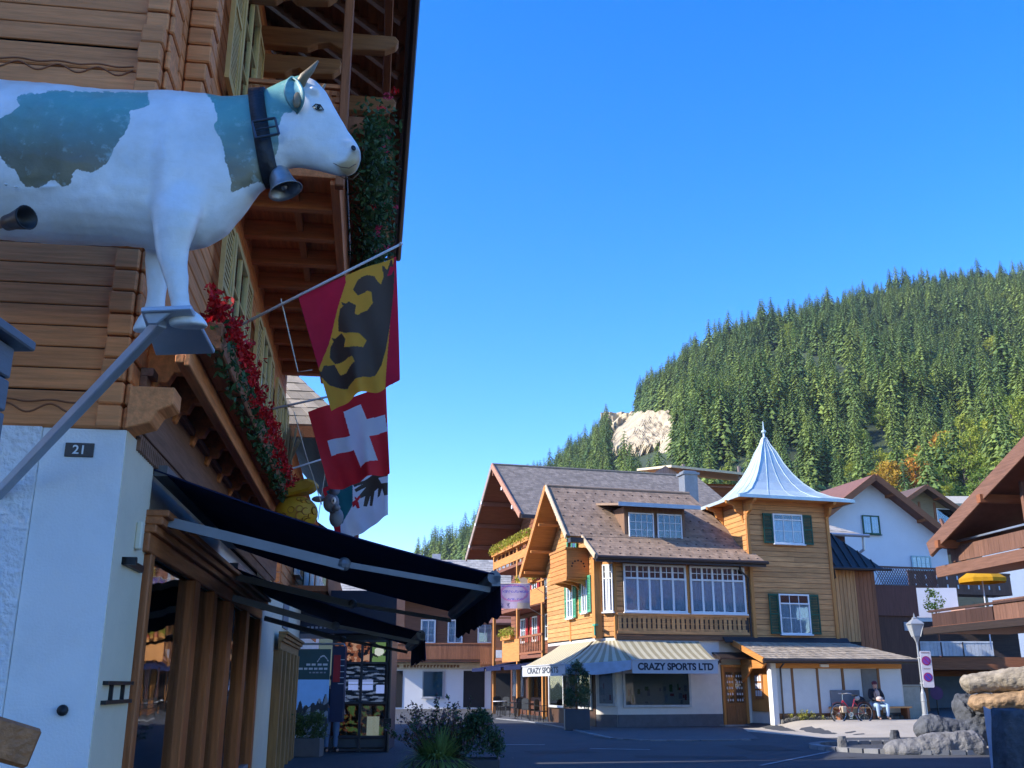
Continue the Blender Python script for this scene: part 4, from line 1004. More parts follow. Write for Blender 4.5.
# annex with upright boards and a black roof
mb=MB(); mb.box(9.55,12.0,.65,4,0,6.3); mb.build('annex_core',MATS['dark_room'],shop)
mb=MB(front(.65)); vboards(mb,9.6,11.0,3.2,6.1,.17,.03,0,batten=.02); mb.build('annex_boards',honz,shop)
mb=MB(front(.65)); vboards(mb,11.05,12.0,1,6.1,.2,.03,0); mb.build('annex_boards',dkz,shop)
blk=mat('black_sheet',(.03,.032,.035),.5,namt=.15,stretch=(1,12,1))
mb=MB(); mb.slab([(9.5,.05,6.15),(12.05,.05,6.15),(9.5,2.3,8.9)],.08); mb.slab([(12.05,.05,6.15),(12.05,4.2,6.15),(9.5,4.2,8.9),(9.5,2.3,8.9)],.08)
for i in range(6): x=9.8+i*.38; mb.beam((x,.05,6.19),(x,.05+(12.05-x)/2.55*2.25*.97,6.19+(12.05-x)/2.55*2.75*.97),.03,.04)
mb.build('annex_roof',blk,shop)
mb=MB(); mb.tube([(9.5,-.03,6.1),(12.4,-.03,6.1)],.06,8); mb.tube([(9.65,-.03,6.05),(9.9,.3,5.75),(9.62,.55,5.5),(9.62,.55,3.2)],.04,8); mb.build('gutter',MATS['gutter'],shop)
# lean-to with pale panels
mb=MB(); mb.box(5.5,10.95,-1.88,.2,-.1,2.38); mb.build('lean_to_wall',MATS['plaster'],shop)
mb=MB(front(-1.88)); mb.box(5.5,10.97,.0,.05,2.1,2.36); mb.build('lean_to_header',orax,shop,bevel=.008)
panel=mat('blue_white_panel',(.58,.6,.6),.5,namt=.05,bump=.03); pgrey=mat('mesh_panel',(.16,.16,.15),.7)
X=lambda px: 5.54+(px-780)*.04236
edges=[(779,795,0),(797,820,0),(822,845,0),(848,865,0),(866,882,1),(884,906,0)]
for a,b,g in edges:
    mb=MB(front(-1.88)); mb.box(X(a),X(b),.0,.03,.5 if not g else .3,2.08); mb.build('panel',pgrey if g else panel,shop,bevel=.005)
for px in (796,821,846.5,883):
    mb=MB(front(-1.88)); mb.box(X(px)-.05,X(px)+.05,0,.05,.3,2.1); mb.build('lean_to_post',wood('post_brown',(.2,.1,.045),'z',.1),shop,bevel=.005)
mb=MB(front(-1.88)); mb.box(5.5,X(846),0,.045,.3,.5); mb.box(X(884),10.95,0,.04,.25,.5,1); mb.build('lean_to_sill',[wood('post_brown',(.2,.1,.045),'x',.1),mat('blue_grey',(.08,.11,.15),.6)],shop)
mb=MB(); mb.box(5.3,5.52,-2.0,-1.7,-.05,2.4); mb.build('white_corner_pier',mat('pier_white',(.72,.71,.67),.8,namt=.05),shop,bevel=.01)
mb=MB(left(5.5)); mb.box(.15,1.65,0,.05,.55,2.1,0); mb.box(.15,1.65,0,.06,2.1,2.35,0); mb.box(.5,1.1,.05,.08,1.0,1.95,1)
for i in range(9): mb.box(.55+.17*(i%3),.67+.17*(i%3),.08,.09,1.1+.27*(i//3),1.3+.27*(i//3),2)
mb.build('notice_board',[oraz,wood('door_wood',(.26,.11,.04),'z',.1),MATS['goods_white']],shop)
mb=MB(); 
grs=mat('pale_shingle',(.33,.27,.2),.85,island=.25,namt=.25,bump=.3)
A,B,Cc,D=(4.75,-2.5,2.42),(11.35,-2.5,2.42),(9.7,-.1,3.15),(4.75,-.1,3.15)
shingles(mb,A,B,Cc,D,10,46,rng,.025); shingles(mb,(11.35,-2.5,2.42),(11.35,.6,2.42),(9.7,.6,3.15),(9.7,-.1,3.15),10,20,rng,.025); mb.slab([A,B,Cc,D],.07)
mb.build('lean_to_roof',grs,shop)
mb=MB(); mb.beam((4.75,-2.5,2.36),(4.75,-.1,3.1),.06,.2); mb.prism([(-.1,2.5),(-2.0,2.3),(-1.7,2.1),(-.9,2.1),(-.5,1.8),(-.1,1.6)],5.1,5.18,'x'); mb.build('lean_to_barge',ora,shop)
mb=MB(); mb.tube([(4.7,-2.55,2.36),(11.4,-2.55,2.36)],.055,8); mb.box(4.75,11.3,-2.5,-2.46,2.26,2.4); mb.tube([(5.6,-2.5,2.3),(5.7,-2.0,2.1),(5.7,-1.98,.3)],.035,8); mb.build('gutter',MATS['gutter'],shop)
mb=MB(); mb.slab([(4.4,-.35,3.1),(9.9,-.35,3.1),(9.9,-.12,3.3),(4.4,-.12,3.3)],.05); mb.build('flashing',blk,shop)
mb=MB(front(-1.88)); mb.box(7.4,7.75,.05,.12,2.14,2.24); mb.build('lamp_fitting',MATS['white_paint'],shop)
# striped awning round the corner
cr1=mat('awning_cream',(.66,.6,.42),.85,namt=.06,bump=.06,trans=.3); cr2=mat('awning_tan',(.42,.36,.22),.85,namt=.06,bump=.06,trans=.3)
val=mat('awning_valance',(.52,.53,.55),.85,namt=.05,bump=.05,trans=.15)
def strips(A,B,C_,D,n,th=.012):
    m=MB(); A,B,C_,D=map(Vector,(A,B,C_,D))
    for i in range(n):
        for j in range(4):
            f0,f1=i/n,(i+1)/n; g0,g1=j/4,(j+1)/4
            def P(f,g): q=A.lerp(B,f).lerp(D.lerp(C_,f),g); return q+Vector((0,0,-.05*math.sin(PI*g)))
            p=[P(f0,g0),P(f1,g0),P(f1,g1),P(f0,g1)]; lo=[q-Vector((0,0,th)) for q in p]
            m.add(p+lo,[(0,1,2,3),(7,6,5,4),(3,2,6,7)],i%2)
    return m
aw=MB(); aw.box(.05,3.38,-.12,-.02,3.0,3.12); aw=aw.build('awning',MATS['grey_metal'],shop)
strips((.05,-.1,3.1),(3.35,-.1,3.1),(3.4,-1.5,2.36),(.05,-1.5,2.36),22).build('cloth',[cr1,cr2],aw)
strips((-.62,.6,3.1),(.05,-.1,3.1),(.0,-1.5,2.36),(-2.42,-1.25,2.2),14).build('cloth',[cr1,cr2],aw)
strips((-.7,4.4,3.1),(-.7,.6,3.1),(-2.42,-1.25,2.2),(-2.42,4.2,2.2),28).build('cloth',[cr1,cr2],aw)
mb=MB(); mb.box(.02,3.42,-1.52,-1.5,1.9,2.36); mb.box(.0,3.44,-1.55,-1.48,2.36,2.4); mb.build('valance',val,aw)
mb=MB(); mb.box(-2.44,-2.42,-1.25,4.2,1.82,2.2); mb.box(-2.47,-2.4,-1.25,4.2,2.2,2.24); mb.build('valance',val,aw)
mb=MB(); k=20; P0,P1=Vector((.0,-1.5,2.36)),Vector((-2.42,-1.27,2.2))
for i in range(k):
    a,b=P0.lerp(P1,i/k),P0.lerp(P1,(i+1)/k); da=.32+.1*math.sin(PI*i/k); db=.32+.1*math.sin(PI*(i+1)/k)
    mb.slab([a,b,b-Vector((0,0,db)),a-Vector((0,0,da))],.012)
mb.build('valance',mat('awning_droop',(.42,.5,.6),.85,trans=.2),aw)
ink=mat('dark_lettering',(.02,.025,.04),.6,bump=0)
text('CRAZY SPORTS LTD',.33,Matrix(((1,0,0,1.73),(0,0,-1,-1.525),(0,1,0,2.13),(0,0,0,1))),ink,aw,'lettering',.003,.014,sx=1.0)
text('CRAZY SPORTS',.3,Matrix(((0,0,-1,-2.445),(-1,0,0,1.5),(0,1,0,2.02),(0,0,0,1))),ink,aw,'lettering',.003,.006,sx=1.9)
for x,y in ((.3,-1.5),(3.2,-1.5)): 
    mb=MB(); mb.beam((x,-.1,2.6),(x,y+.02,2.32),.04,.04); mb.build('arm',MATS['grey_metal'],aw)
mb=MB(); mb.box(-.75,-.62,.15,.45,3.65,3.72); mb.box(-.72,-.65,.3,.36,3.3,3.7); mb.build('green_bird_box',MATS['shutter_light_green'],shop)

# ============================================================ tall red chalet behind
K=1.15
H=Frame(.575,57.5,15.6)
redw=wood('red_brown_timber',(.2,.075,.04),'x',.15); redy=wood('red_brown_timber',(.2,.075,.04),'y',.15); redz=wood('red_brown_timber',(.2,.075,.04),'z',.15)
tallc=fthing(H,'gabled_chalet','tall reddish brown chalet with three flowered balconies behind the striped awning','chalet')
mb=MB(); mb.box(-.4,10,-9.2,.8,0,8.6); mb.prism([(-9.2,8.6),(.8,8.6),(-4.35,12.3)],-.4,9.5,'x'); mb.build('core',MATS['dark_room'],tallc)
mb=MB(left(-.4)); planks(mb,-.8,9.2,3.0,8.6,.22,.03); planks(mb,-.8,9.2,8.6,12.2,.22,.03,clip=lambda z:(-.8+(z-8.6)/.72,9.2-(z-8.6)/.75)); mb.build('plank_wall',redy,tallc)
mb=MB(left(-.4)); mb.box(-.8,9.2,0,.04,0,3.0); mb.build('ground_wall',wood('cafe_wall',(.09,.035,.02),'y',.15),tallc)
mb=MB(front(-9.2)); planks(mb,-.4,10,2.5,9.2,.22,.03); mb.build('plank_wall',redw,tallc)
old=mat('old_shingle',(.2,.165,.135),.85,island=.22,namt=.22,bump=.3)
mb=MB(); sA,sB,sC,sD=(-2.9,-9.8,9.35),(9.6,-9.8,9.35),(9.2,-4.35,12.9),(-2.9,-4.35,12.9)
shingles(mb,sA,sB,sC,sD,26,64,rng,.01); mb.slab([sA,sB,sC,sD],.1,1); mb.slab([(9.6,1.5,8.6),(-2.9,1.5,8.6),(-2.9,-4.35,12.9),(9.2,-4.35,12.9)],.12,1); mb.tube([(-2.9,-4.35,12.93),(9.2,-4.35,12.93)],.07,8)
mb.build('roof',[old,redw],tallc)
mb=MB(); mb.beam((-2.95,-9.85,9.28),(-2.95,-4.35,12.86),.07,.28); mb.build('bargeboard',wood('barge_pink',(.42,.2,.12),'y',.1),tallc)
mb=MB(); mb.beam((-2.95,1.55,8.5),(-2.95,-4.35,12.82),.07,.28); mb.build('bargeboard',wood('barge_grey',(.3,.22,.18),'y',.1),tallc)
for (y,z) in ((-8.6,9.7),(-6.6,11.0),(-4.35,12.3),(-2.3,11.0),(-.9,10.0),(.5,8.95)): mb=MB(); mb.box(-2.9,-.4,y-.09,y+.09,z,z+.22); mb.build('purlin',redw,tallc)
for (y,z) in ((-8.6,9.8),(-6.6,11.1),(-2.3,11.1),(-.9,10.1),(.5,9.05)): mb=MB(); mb.box(-3.02,-2.98,y-.08,y+.08,z,z+.16); mb.build('purlin_cap',MATS['white_paint'],tallc)
mb=MB(); mb.box(-2.9,9.7,-9.95,-9.8,9.15,9.32); mb.build('gutter',MATS['gutter'],tallc)
for lev,(z0,y0_,y1_,m_,h_) in enumerate(((7.6,-9.6,-.4,ora,.9),(5.35,-9.8,-.2,redy,1.0),(2.9,-9.4,-.6,ora,1.0))):
    mb=MB(); mb.box(-1.72,-.4,y0_,y1_,z0-.15,z0); b=mb.build('balcony',redw,tallc)
    if lev==0:
        mb=MB(); mb.box(-1.76,-1.7,y0_,y1_,z0+.15,z0+.55); mb.box(-1.78,-1.68,y0_,y1_,z0+.78,z0+.86); mb.build('railing',ora,b)
        for i in range(12): mb=MB(); mb.box(-1.74,-1.69,y0_+.3+i*.82,y0_+.38+i*.82,z0,z0+.8); mb.build('baluster',oraz,b)
    elif lev==1:
        mb=MB(); 
        for i in range(30): y=-.2-i*.15; mb.box(-1.74,-1.71,y-.1,y,z0+.05,z0+.9)
        mb.box(-1.78,-1.68,-4.8,.4,z0+.9,z0+.97); mb.build('railing',wood('pink_slat',(.5,.2,.14),'z',.15),b)
        mb=MB(); mb.box(-1.76,-1.7,y0_,-5.2,z0-.1,z0+.65); mb.box(-1.78,-1.68,y0_,-4.8,z0+.9,z0+.97); mb.build('railing',ora,b)
    else:
        mb=MB(); mb.box(-1.76,-1.7,-5.5,-2.2,z0-.25,z0+.85); mb.build('railing',ora,b)
        mb=MB(); mb.box(-1.78,-1.68,y0_,-5.5,z0+.85,z0+.95); mb.box(-1.76,-1.72,y0_,-5.5,z0+.05,z0+.15)
        for i in range(14): mb.box(-1.75,-1.72,y0_+.1+i*.28,y0_+.2+i*.28,z0+.1,z0+.88)
        mb.build('railing',dky,b)
for y in (-9.3,-5.0,-.2):
    mb=MB(); mb.box(-1.75,-1.6,y-.08,y+.08,0,8.6); mb.build('balcony_post',oraz,tallc,bevel=.01)
ygr=mat('yellow_green_leaf',(.34,.33,.04),.7,island=.4,bump=0,trans=.3)
def fbox(px,label,y0_,y1_,z,x=-1.85,grp='flower boxes on the red chalet',m=ygr):
    t=thing('flower_box',label,'flower box',H.world(x,(y0_+y1_)/2,z),H.deg,grp); hl=abs(y1_-y0_)/2
    mb=MB(); mb.box(-.12,.12,-hl,hl,0,.22); mb.build('trough',ora,t)
    mb=MB(); n=int(hl*2/.25)+1
    for i in range(n): mb.leaves((-.05,-hl+i*2*hl/max(1,n-1),.34),(.28,.22,.34),90,.13,rng,0,.2)
    mb.build('foliage',m,t)
    mb=MB()
    for i in range(n): mb.leaves((-.05,-hl+i*2*hl/max(1,n-1),.42),(.2,.2,.2),5,.08,rng,0,.7)
    mb.build('blossoms',pinkf,t)
for i in range(5): fbox(0,['farthest yellow green flower box on the top balcony of the red chalet','second flower box from the far end of the top balcony','middle yellow green flower box on the top balcony of the red chalet','fourth flower box along the top balcony of the red chalet','flower box on the top balcony nearest the small orange balcony'][i],-.6-i*1.5,-1.95-i*1.5,8.4)
fbox(0,'flower box with pale blossoms on the middle balcony beside the purple banner',-6.0,-8.6,6.3); fbox(0,'bright yellow green flower box on the lowest balcony above the cafe',-2.6,-4.6,3.75)
sred=mat('shutter_red',(.5,.03,.03),.6)
for y in (-8.6,-6.4,-4.2,-2.0):
    for z0_,z1_ in ((3.7,4.95),(5.7,6.9)):
        window(tallc,left(-.43),-y-.45,-y+.45,z0_,z1_,2,2,shut=(sred,.4),curtain=MATS['curtain'])
for y in (-7.5,-4.4,-1.5): window(tallc,left(-.43),-y-.5,-y+.5,7.4,8.6,2,2,curtain=MATS['curtain'])
# cafe awnings and doorway pieces
for i,(a,b) in enumerate(((-9.2,-6.2),(-5.6,-2.6),(-2.2,.6))):
    mb=MB(); mb.slab([(-.4,a,2.75),(-.4,b,2.75),(-2.7,b,2.35),(-2.7,a,2.35)],.04); mb.box(-2.75,-2.7,a,b,2.2,2.38)
    mb.build('cafe_awning',navy,tallc)
    mb=MB(left(-.45)); mb.box(-b+.3,-a-.3,0,.03,.9,2.3); mb.build('cafe_window',MATS['shop_glass'],tallc)
for y in (-7.8,-6.0,-3.0,-1.0):
    mb=MB(); mb.box(-.55,-.42,y-.1,y+.1,0,2.6); mb.build('door_post',oraz,tallc)
# cafe chairs and tables
def cafe_chair(pos,rot,label):
    t=thing('cafe_chair',label,'chair',pos,rot,'dark chairs on the cafe terrace'); bm_=MATS['black_metal']
    mb=MB(); mb.box(-.22,.22,-.22,.22,.42,.46); mb.build('seat',bm_,t,bevel=.01)
    mb=MB(); mb.prism([(-.22,.46),(.22,.46),(.22,.86),(.12,.92),(-.12,.92),(-.22,.86)],.19,.22,'y'); mb.build('backrest',bm_,t)
    for sx in (-1,1):
        for sy in (-1,1): mb=MB(); mb.beam((sx*.2,sy*.2,.44),(sx*.23,sy*.24,0),.025,.025); mb.build('leg',bm_,t)
        mb=MB(); mb.beam((sx*.23,-.2,.66),(sx*.23,.2,.66),.03,.02); mb.beam((sx*.23,-.18,.66),(sx*.23,-.18,.44),.02,.02); mb.build('armrest',bm_,t)
    return t
ch0=None
lab=['dark cafe chair nearest the striped awning','second dark cafe chair under the cafe awning','third cafe chair along the terrace, facing the street','fourth cafe chair along the terrace','fifth dark cafe chair in the shade of the red chalet','cafe chair near the far end of the terrace','farthest dark cafe chair on the terrace','seventh cafe chair, turned to the table']
for i in range(8):
    p=at(541-i*6.2,716-i*.9,44+i*1.6); p.z=0
    if ch0 is None: ch0=cafe_chair(p,60,lab[0])
    else:
        c_=dup(ch0,None,lab[i]); c_.location=p; c_.rotation_euler=(0,0,R(40+i*47))
for i in range(3):
    p=at(530-i*15,716-i*2,45+i*3); p.z=0
    t=thing('cafe_table',['round cafe table nearest the striped awning','middle round cafe table on the terrace','far round cafe table with white cloth on the terrace'][i],'table',p,0,'tables on the cafe terrace')
    mb=MB(); mb.lathe([(0,.72),(.35,.72),(.35,.75),(0,.75)],20); mb.build('tabletop',MATS['goods_white'] if i==2 else MATS['black_metal'],t)
    mb=MB(); mb.lathe([(.02,.02),(.02,.72)],8); mb.lathe([(.22,0),(.22,.02),(.02,.04)],16); mb.build('leg',MATS['black_metal'],t)
# banner across the lane
b0=at(514,596,46); t=thing('banner','faded purple and blue banner hung above the cafe lane','banner',b0)
w_=(at(530,596,46)-at(498,596,46)).x/2; h_=(at(514,583,46)-at(514,608,46)).z/2
bl=[mat('banner_pale',(.5,.42,.55),.8,trans=.3),mat('banner_pink',(.5,.22,.42),.8,trans=.3),mat('banner_blue',(.18,.16,.5),.8,trans=.3),mat('banner_cream',(.6,.52,.4),.8,trans=.3),mat('banner_dark',(.08,.08,.18),.8)]
mb=MB(); n=48; rr=random.Random(4)
def bc(u,v):
    if u>.6 and v>.78 : return 3
    if v>.78: return 4 if (abs(u-.12)<.04 or abs(u-.32)<.05) and v<.95 and rr.random()<.6 else 0
    if .1<u<.95 and (abs(v-.12)<.035 or abs(v-.33)<.05 or (abs(v-.62)<.04 and .3<u<.8)) and rr.random()<.62: return 2
    e=((u-.5)/.42)**2+((v-.38)/.33)**2
    return 1 if .8<e<1.15 else 0
for j in range(n):
    for i in range(n):
        q=[]
        for (a,b) in ((i,j),(i,j+1),(i+1,j+1),(i+1,j)): u,v=a/n,b/n; q.append((-w_+2*w_*u,.05*math.sin(u*7)*(.3+v),h_-2*h_*v))
        mb.add(q,[(0,1,2,3)],bc((i+.5)/n,(j+.5)/n))
mb.build('cloth',bl,t,smooth=True)
mb=MB(); mb.tube([(-w_,0,h_),(-9,2,1.9)],.012,5); mb.tube([(w_,0,h_),(1.9,1.5,-.1)],.012,5); mb.tube([(-w_,0,h_),(w_,0,h_)],.012,5); mb.tube([(w_,0,-h_),(1.9,1.5,-1.1)],.01,5); mb.build('cable',MATS['cream_paint'],t)
b0=at(527,577,49.5); t=thing('hexagon_sign','small red hexagonal sign at the end of the middle balcony','sign',b0)
mb=MB(); mb.lathe([(0,-.03),(.42,-.03),(.42,.03),(0,.03)],6,(0,0,0),0,Matrix.Rotation(PI/2,3,'X')); mb.build('plate',mat('sign_dark_red',(.3,.02,.03),.5),t)
mb=MB(); mb.lathe([(.4,-.04),(.46,-.04),(.46,.04),(.4,.04)],6,(0,0,0),0,Matrix.Rotation(PI/2,3,'X')); mb.beam((0,0,.4),(1.5,1,.6),.04,.04); mb.build('rim',MATS['banner_cream'],t)

# ============================================================ houses farther back
def gable(F,name,label,x0,x1,y0,y1,zw,zr,over,wallm,roofm,mid=None,barge=None,th=.18):
    """house whose gable faces us: ridge runs along y"""
    t=fthing(F,name,label,'house'); m_=(x0+x1)/2 if mid is None else mid
    mb=MB(); mb.box(x0,x1,y0,y1,0,zw); mb.prism([(x0,zw),(x1,zw),(m_,zr)],y0,y1,'y'); mb.build('wall',wallm,t)
    s1=(zr-zw)/(m_-x0); s2=(zr-zw)/(x1-m_); o=over
    mb=MB(); mb.slab([(x0-o,y1+o,zw-s1*o+.1),(x0-o,y0-o,zw-s1*o+.1),(m_,y0-o,zr+.1),(m_,y1+o,zr+.1)],th); mb.slab([(x1+o,y0-o,zw-s2*o+.1),(x1+o,y1+o,zw-s2*o+.1),(m_,y1+o,zr+.1),(m_,y0-o,zr+.1)],th)
    rf=mb.build('roof',roofm,t)
    mb=MB(); b_=barge or dk
    mb.beam((x0-o,y0-o-.03,zw-s1*o-.05),(m_,y0-o-.03,zr-.05),.06,.36); mb.beam((x1+o,y0-o-.03,zw-s2*o-.05),(m_,y0-o-.03,zr-.05),.06,.36); mb.build('bargeboard',b_,t)
    for f in (.0,.35,.75): 
        for sgn in (0,1):
            x=(x0+(m_-x0)*f) if sgn==0 else (x1-(x1-m_)*f); z=zw+(zr-zw)*f
            mb=MB(); mb.box(x-.1,x+.1,y0-o,y0,z-.22,z); mb.build('purlin',b_,t)
    return t,rf
wht=mat('white_wall',(.66,.66,.68),.9,nscale=1,namt=.04,bump=.08,dirt=.08)
redroof=mat('red_roof',(.17,.08,.06),.8,island=.2,namt=.2)
wh,rf=gable(C,'white_house','white rendered house with a dark gable roof behind the spire tower',16.6,26.7,14,24,9.7,13.2,.9,wht,redroof)
window(wh,front(14),21.05,22.2,9.9,11.0,2,1,frame=MATS['shutter_green'],curtain=MATS['curtain'])
window(wh,front(14),24.1,25.4,7.9,8.75,4,2,frame=mat('pale_blue_frame',(.35,.5,.52),.6),curtain=MATS['curtain'])
bwn=wood('brown_board',(.13,.065,.045),'z',.15)
mb=MB(); mb.box(22.6,29.5,12.4,14,6.45,6.6); wb=mb.build('balcony',bwn,wh)
mb=MB(front(12.45)); vboards(mb,22.6,29.5,6.5,7.6,.22,.04,0,gap=.004); mb.box(22.55,29.5,-.02,.09,7.6,7.7); mb.build('railing',bwn,wb)
mb=MB(front(12.4))
for i in range(9):
    for z in (6.75,7.25): mb.box(23+i*.7,23.09+i*.7,.0,.005,z,z+.22)
mb.build('cutouts',MATS['goods_white'],wb)
mb=MB(); mb.tube([(25.5,13.8,8.95),(26,13.5,9.2),(26.3,13.3,9.1)],.02,5); mb.build('bracket_arm',MATS['black_metal'],wh)
br,rf=gable(C,'brown_chalet','brown timber chalet with a wide gable on the slope behind the white house',36.3,47.3,35,46,14.3,17.6,1.0,wood('tan_timber',(.25,.17,.09),'x',.1),mat('dark_roof_far',(.11,.07,.055),.8))
window(br,front(35),43.2,45.6,14.6,15.9,1,1); mb=MB(front(35)); 
for x in (41.5,43,46.5): mb.box(x,x+.2,.0,.06,12,16.4)
mb.box(39,48,0,.06,14.1,14.3); mb.build('timber_frame',dkz,br)
mb=MB(); mb.lathe([(.22,0),(.22,2.2),(.3,2.2),(.3,2.5),(0,2.5)],12,(40.2,37,15.6)); mb.build('flue',MATS['grey_metal'],br)
p=at(972,508,120); t=thing('hillside_house','tiny white house at the forest foot above the brown chalet','house',(p.x,120,0),0)
mb=MB(); mb.box(-4,6,0,8,0,p.z-1.5+2); mb.build('wall',wht,t); mb=MB(); mb.slab([(-5,-1,p.z+.4),(7,-1,p.z+.4),(7,4,p.z+2.2),(-5,4,p.z+2.2)],.3); mb.slab([(7,9,p.z+.4),(-5,9,p.z+.4),(-5,4,p.z+2.2),(7,4,p.z+2.2)],.3); mb.build('roof',mat('pale_roof',(.4,.36,.28),.8),t)
window(t,front(0),.5,1.8,p.z-1.4,p.z-.1,2,1)
# grey tiled roof piece and brown wall between tower and white house
t=fthing(C,'back_annex','small brown building with a grey tiled roof between the tower and the white house','outbuilding')
mb=MB(); mb.box(10.5,14.4,6,10,0,8.4); mb.build('wall',bwn,t)
mb=MB(); shingles(mb,(10.0,5.3,8.4),(15.0,5.3,8.4),(12.6,8.5,9.9),(10.0,8.5,10.8),10,16,rng,.02); mb.slab([(10.0,5.3,8.4),(15.0,5.3,8.4),(12.6,8.5,9.9),(10.0,8.5,10.8)],.1); mb.build('roof',tl,t)
mb=MB(); mb.tube([(10,5.2,8.35),(15.2,5.2,8.35)],.08,8); mb.tube([(14.9,5.25,8.3),(14.9,5.3,7.7),(14.1,5.9,7.0),(14.1,5.9,4)],.07,8); mb.build('gutter',MATS['grey_metal'],t)
t=fthing(C,'brown_shed','dark brown boarded shed with a lattice terrace rail beside the white house','shed')
mb=MB(); mb.box(12.05,14.15,1,6,0,5.2); mb.build('wall',wood('shed_board',(.075,.035,.025),'z',.12),t)
mb=MB(); mb.box(12.0,14.2,.9,6,4.3,5.55); mb.build('upper_wall',wood('shed_upper',(.12,.05,.038),'z',.12),t)
mb=MB(front(1.3)); mb.box(12.4,15.6,0,.05,6.35,6.42); mb.box(12.4,15.6,0,.05,5.55,5.62)
for i in range(26): 
    u=12.4+i*.125; mb.beam((u,.02,5.6),(u+.5 if u+.5<15.6 else 15.6,.02,6.37),.02,.02); mb.beam((u+.5 if u+.5<15.6 else 15.6,.03,5.6),(u,.03,6.37),.02,.02)
mb.build('lattice',bwn,t)
mb=MB(front(1)); mb.box(13.45,13.75,0,.05,3.7,4.05); mb.build('vent',MATS['goods_grey'],t)
# dark roof terrace house behind the main ridge
t=thing('roof_terrace_house','dark timber house with a cream edged flat roof above the main ridge','house',(8.3,58,0),10)
mb=MB(); mb.box(0,7.2,1.6,9,0,13.4); mb.build('wall',dk,t)
mb=MB(); mb.prism([(0,12.9),(1.7,12.9),(1.7,13.5),(.8,14.0),(0,13.5)],-.3,4,'y'); mb.build('plank_gable',wood('grey_plank',(.2,.15,.13),'z',.2),t)
mb=MB(); mb.slab([(1.0,-.8,13.95),(7.8,-.8,13.5),(7.8,6,14.7),(1.0,6,15.15)],.14); mb.build('roof',mat('cream_roof_edge',(.62,.52,.33),.7),t)
mb=MB(); mb.box(1.5,7.4,-.5,-.4,12.75,12.85); mb.box(1.5,7.4,-.5,-.4,12.1,12.2); mb.box(1.5,7.4,-.4,1.6,11.5,11.7); mb.build('railing',dk,t)
for x in (1.8,5.3,7.2): mb=MB(); mb.box(x,x+.14,-.5,-.36,11.6,14.1); mb.build('post',wood('grey_plank',(.2,.15,.13),'z',.2),t)
# the far end of the street
F=Frame(-8.2,68,2)
far=fthing(F,'street_house','white fronted house with a brown balcony and lettering at the far end of the street','house')
mb=MB(); mb.box(-3,7.0,0,9,0,3.0); mb.build('ground_wall',wht,far)
fb=wood('far_brown',(.16,.07,.04),'x',.15)
mb=MB(); mb.box(-3,8.2,.1,9,3.0,7.4); mb.build('upper_wall',fb,far)
mb=MB(); mb.box(-.3,7.2,-1.3,0,2.95,3.15); b=mb.build('balcony',fb,far); mb=MB(front(-1.3)); vboards(mb,-.3,7.2,3.1,4.05,.16,.04,0); mb.box(-.3,7.2,-.02,.08,4.05,4.13); mb.build('railing',wood('far_rail',(.24,.1,.05),'z',.15),b)
for u in (.3,2.6,4.4,6.4): window(far,front(.1),u-.5,u+.5,4.15,5.7,2,3,fw=.1,curtain=MATS['curtain'])
mb=MB(front(0)); mb.box(.4,6.6,.02,.14,2.5,2.9); mb.build('sign_band',mat('band_cream',(.55,.48,.36),.8),far)
mb=MB(front(-.14)); rr=random.Random(2); u=.6
while u<4.6:
    if rr.random()>.12: mb.box(u,u+.1,0,.02,2.6,2.78); mb.box(u+.1,u+.16,0,.02,rr.choice((2.6,2.7)),2.78)
    u+=.22
mb.build('sign_letters',mat('letter_brown',(.2,.1,.05),.7),far)
for (u0,u1,z0,z1) in ((-2.5,1.0,.1,2.4),(5.0,6.4,.1,2.4)):
    mb=MB(front(0)); mb.box(u0,u1,.0,.03,z0,z1); mb.build('doorway',MATS['dark_room'],far)
window(far,front(0),2.3,3.7,.7,2.4,1,1,frame=MATS['goods_grey'],backm=mat('teal_room',(.08,.16,.17)))
mb=MB(); shingles(mb,(-4,-1.4,7.1),(9.2,-1.4,7.1),(8.4,4.5,10.2),(-3.6,4.5,10.2),16,40,rng,.04); mb.slab([(-4,-1.4,7.1),(9.2,-1.4,7.1),(8.4,4.5,10.2),(-3.6,4.5,10.2)],.15); mb.build('roof',mat('sunlit_grey_tile',(.33,.31,.28),.85,island=.2,namt=.2),far)
for cx0 in (1.2,2.6): mb=MB(); mb.box(cx0,cx0+.6,3.4,4.0,9.3,10.5); mb.build('chimney',MATS['goods_grey'],far)
t=thing('side_house','brown house with dark flowered balcony between the far white front and the red chalet','house',(-1.3,64,0),-4)
mb=MB(); mb.box(0,4,0,9,0,5.6); mb.build('wall',fb,t); mb=MB(); mb.slab([(-.8,-.8,5.2),(5,-.8,5.2),(5,5,7.3),(-.2,5,7.3)],.12); mb.build('roof',redroof,t)
mb=MB(front(0)); mb.box(-.6,3,0,.9,2.6,2.75); mb.build('balcony',dk,t); mb=MB(front(-.9)); vboards(mb,-.6,3,2.7,3.7,.14,.03); mb.build('railing',dkz,t)
for (u,z) in ((.3,3.1),(1.6,3.2),(2.4,3.0)): mb=MB(front(-.95)); mb.box(u,u+.45,0,.02,z,z+.45); mb.build('notice',MATS['goods_white'],t)
mb=MB(front(0)); mb.box(.2,1.2,0,.03,0.0,2.2); mb.box(1.8,3.4,0,.03,.6,2.2); mb.build('doorway',MATS['dark_room'],t)
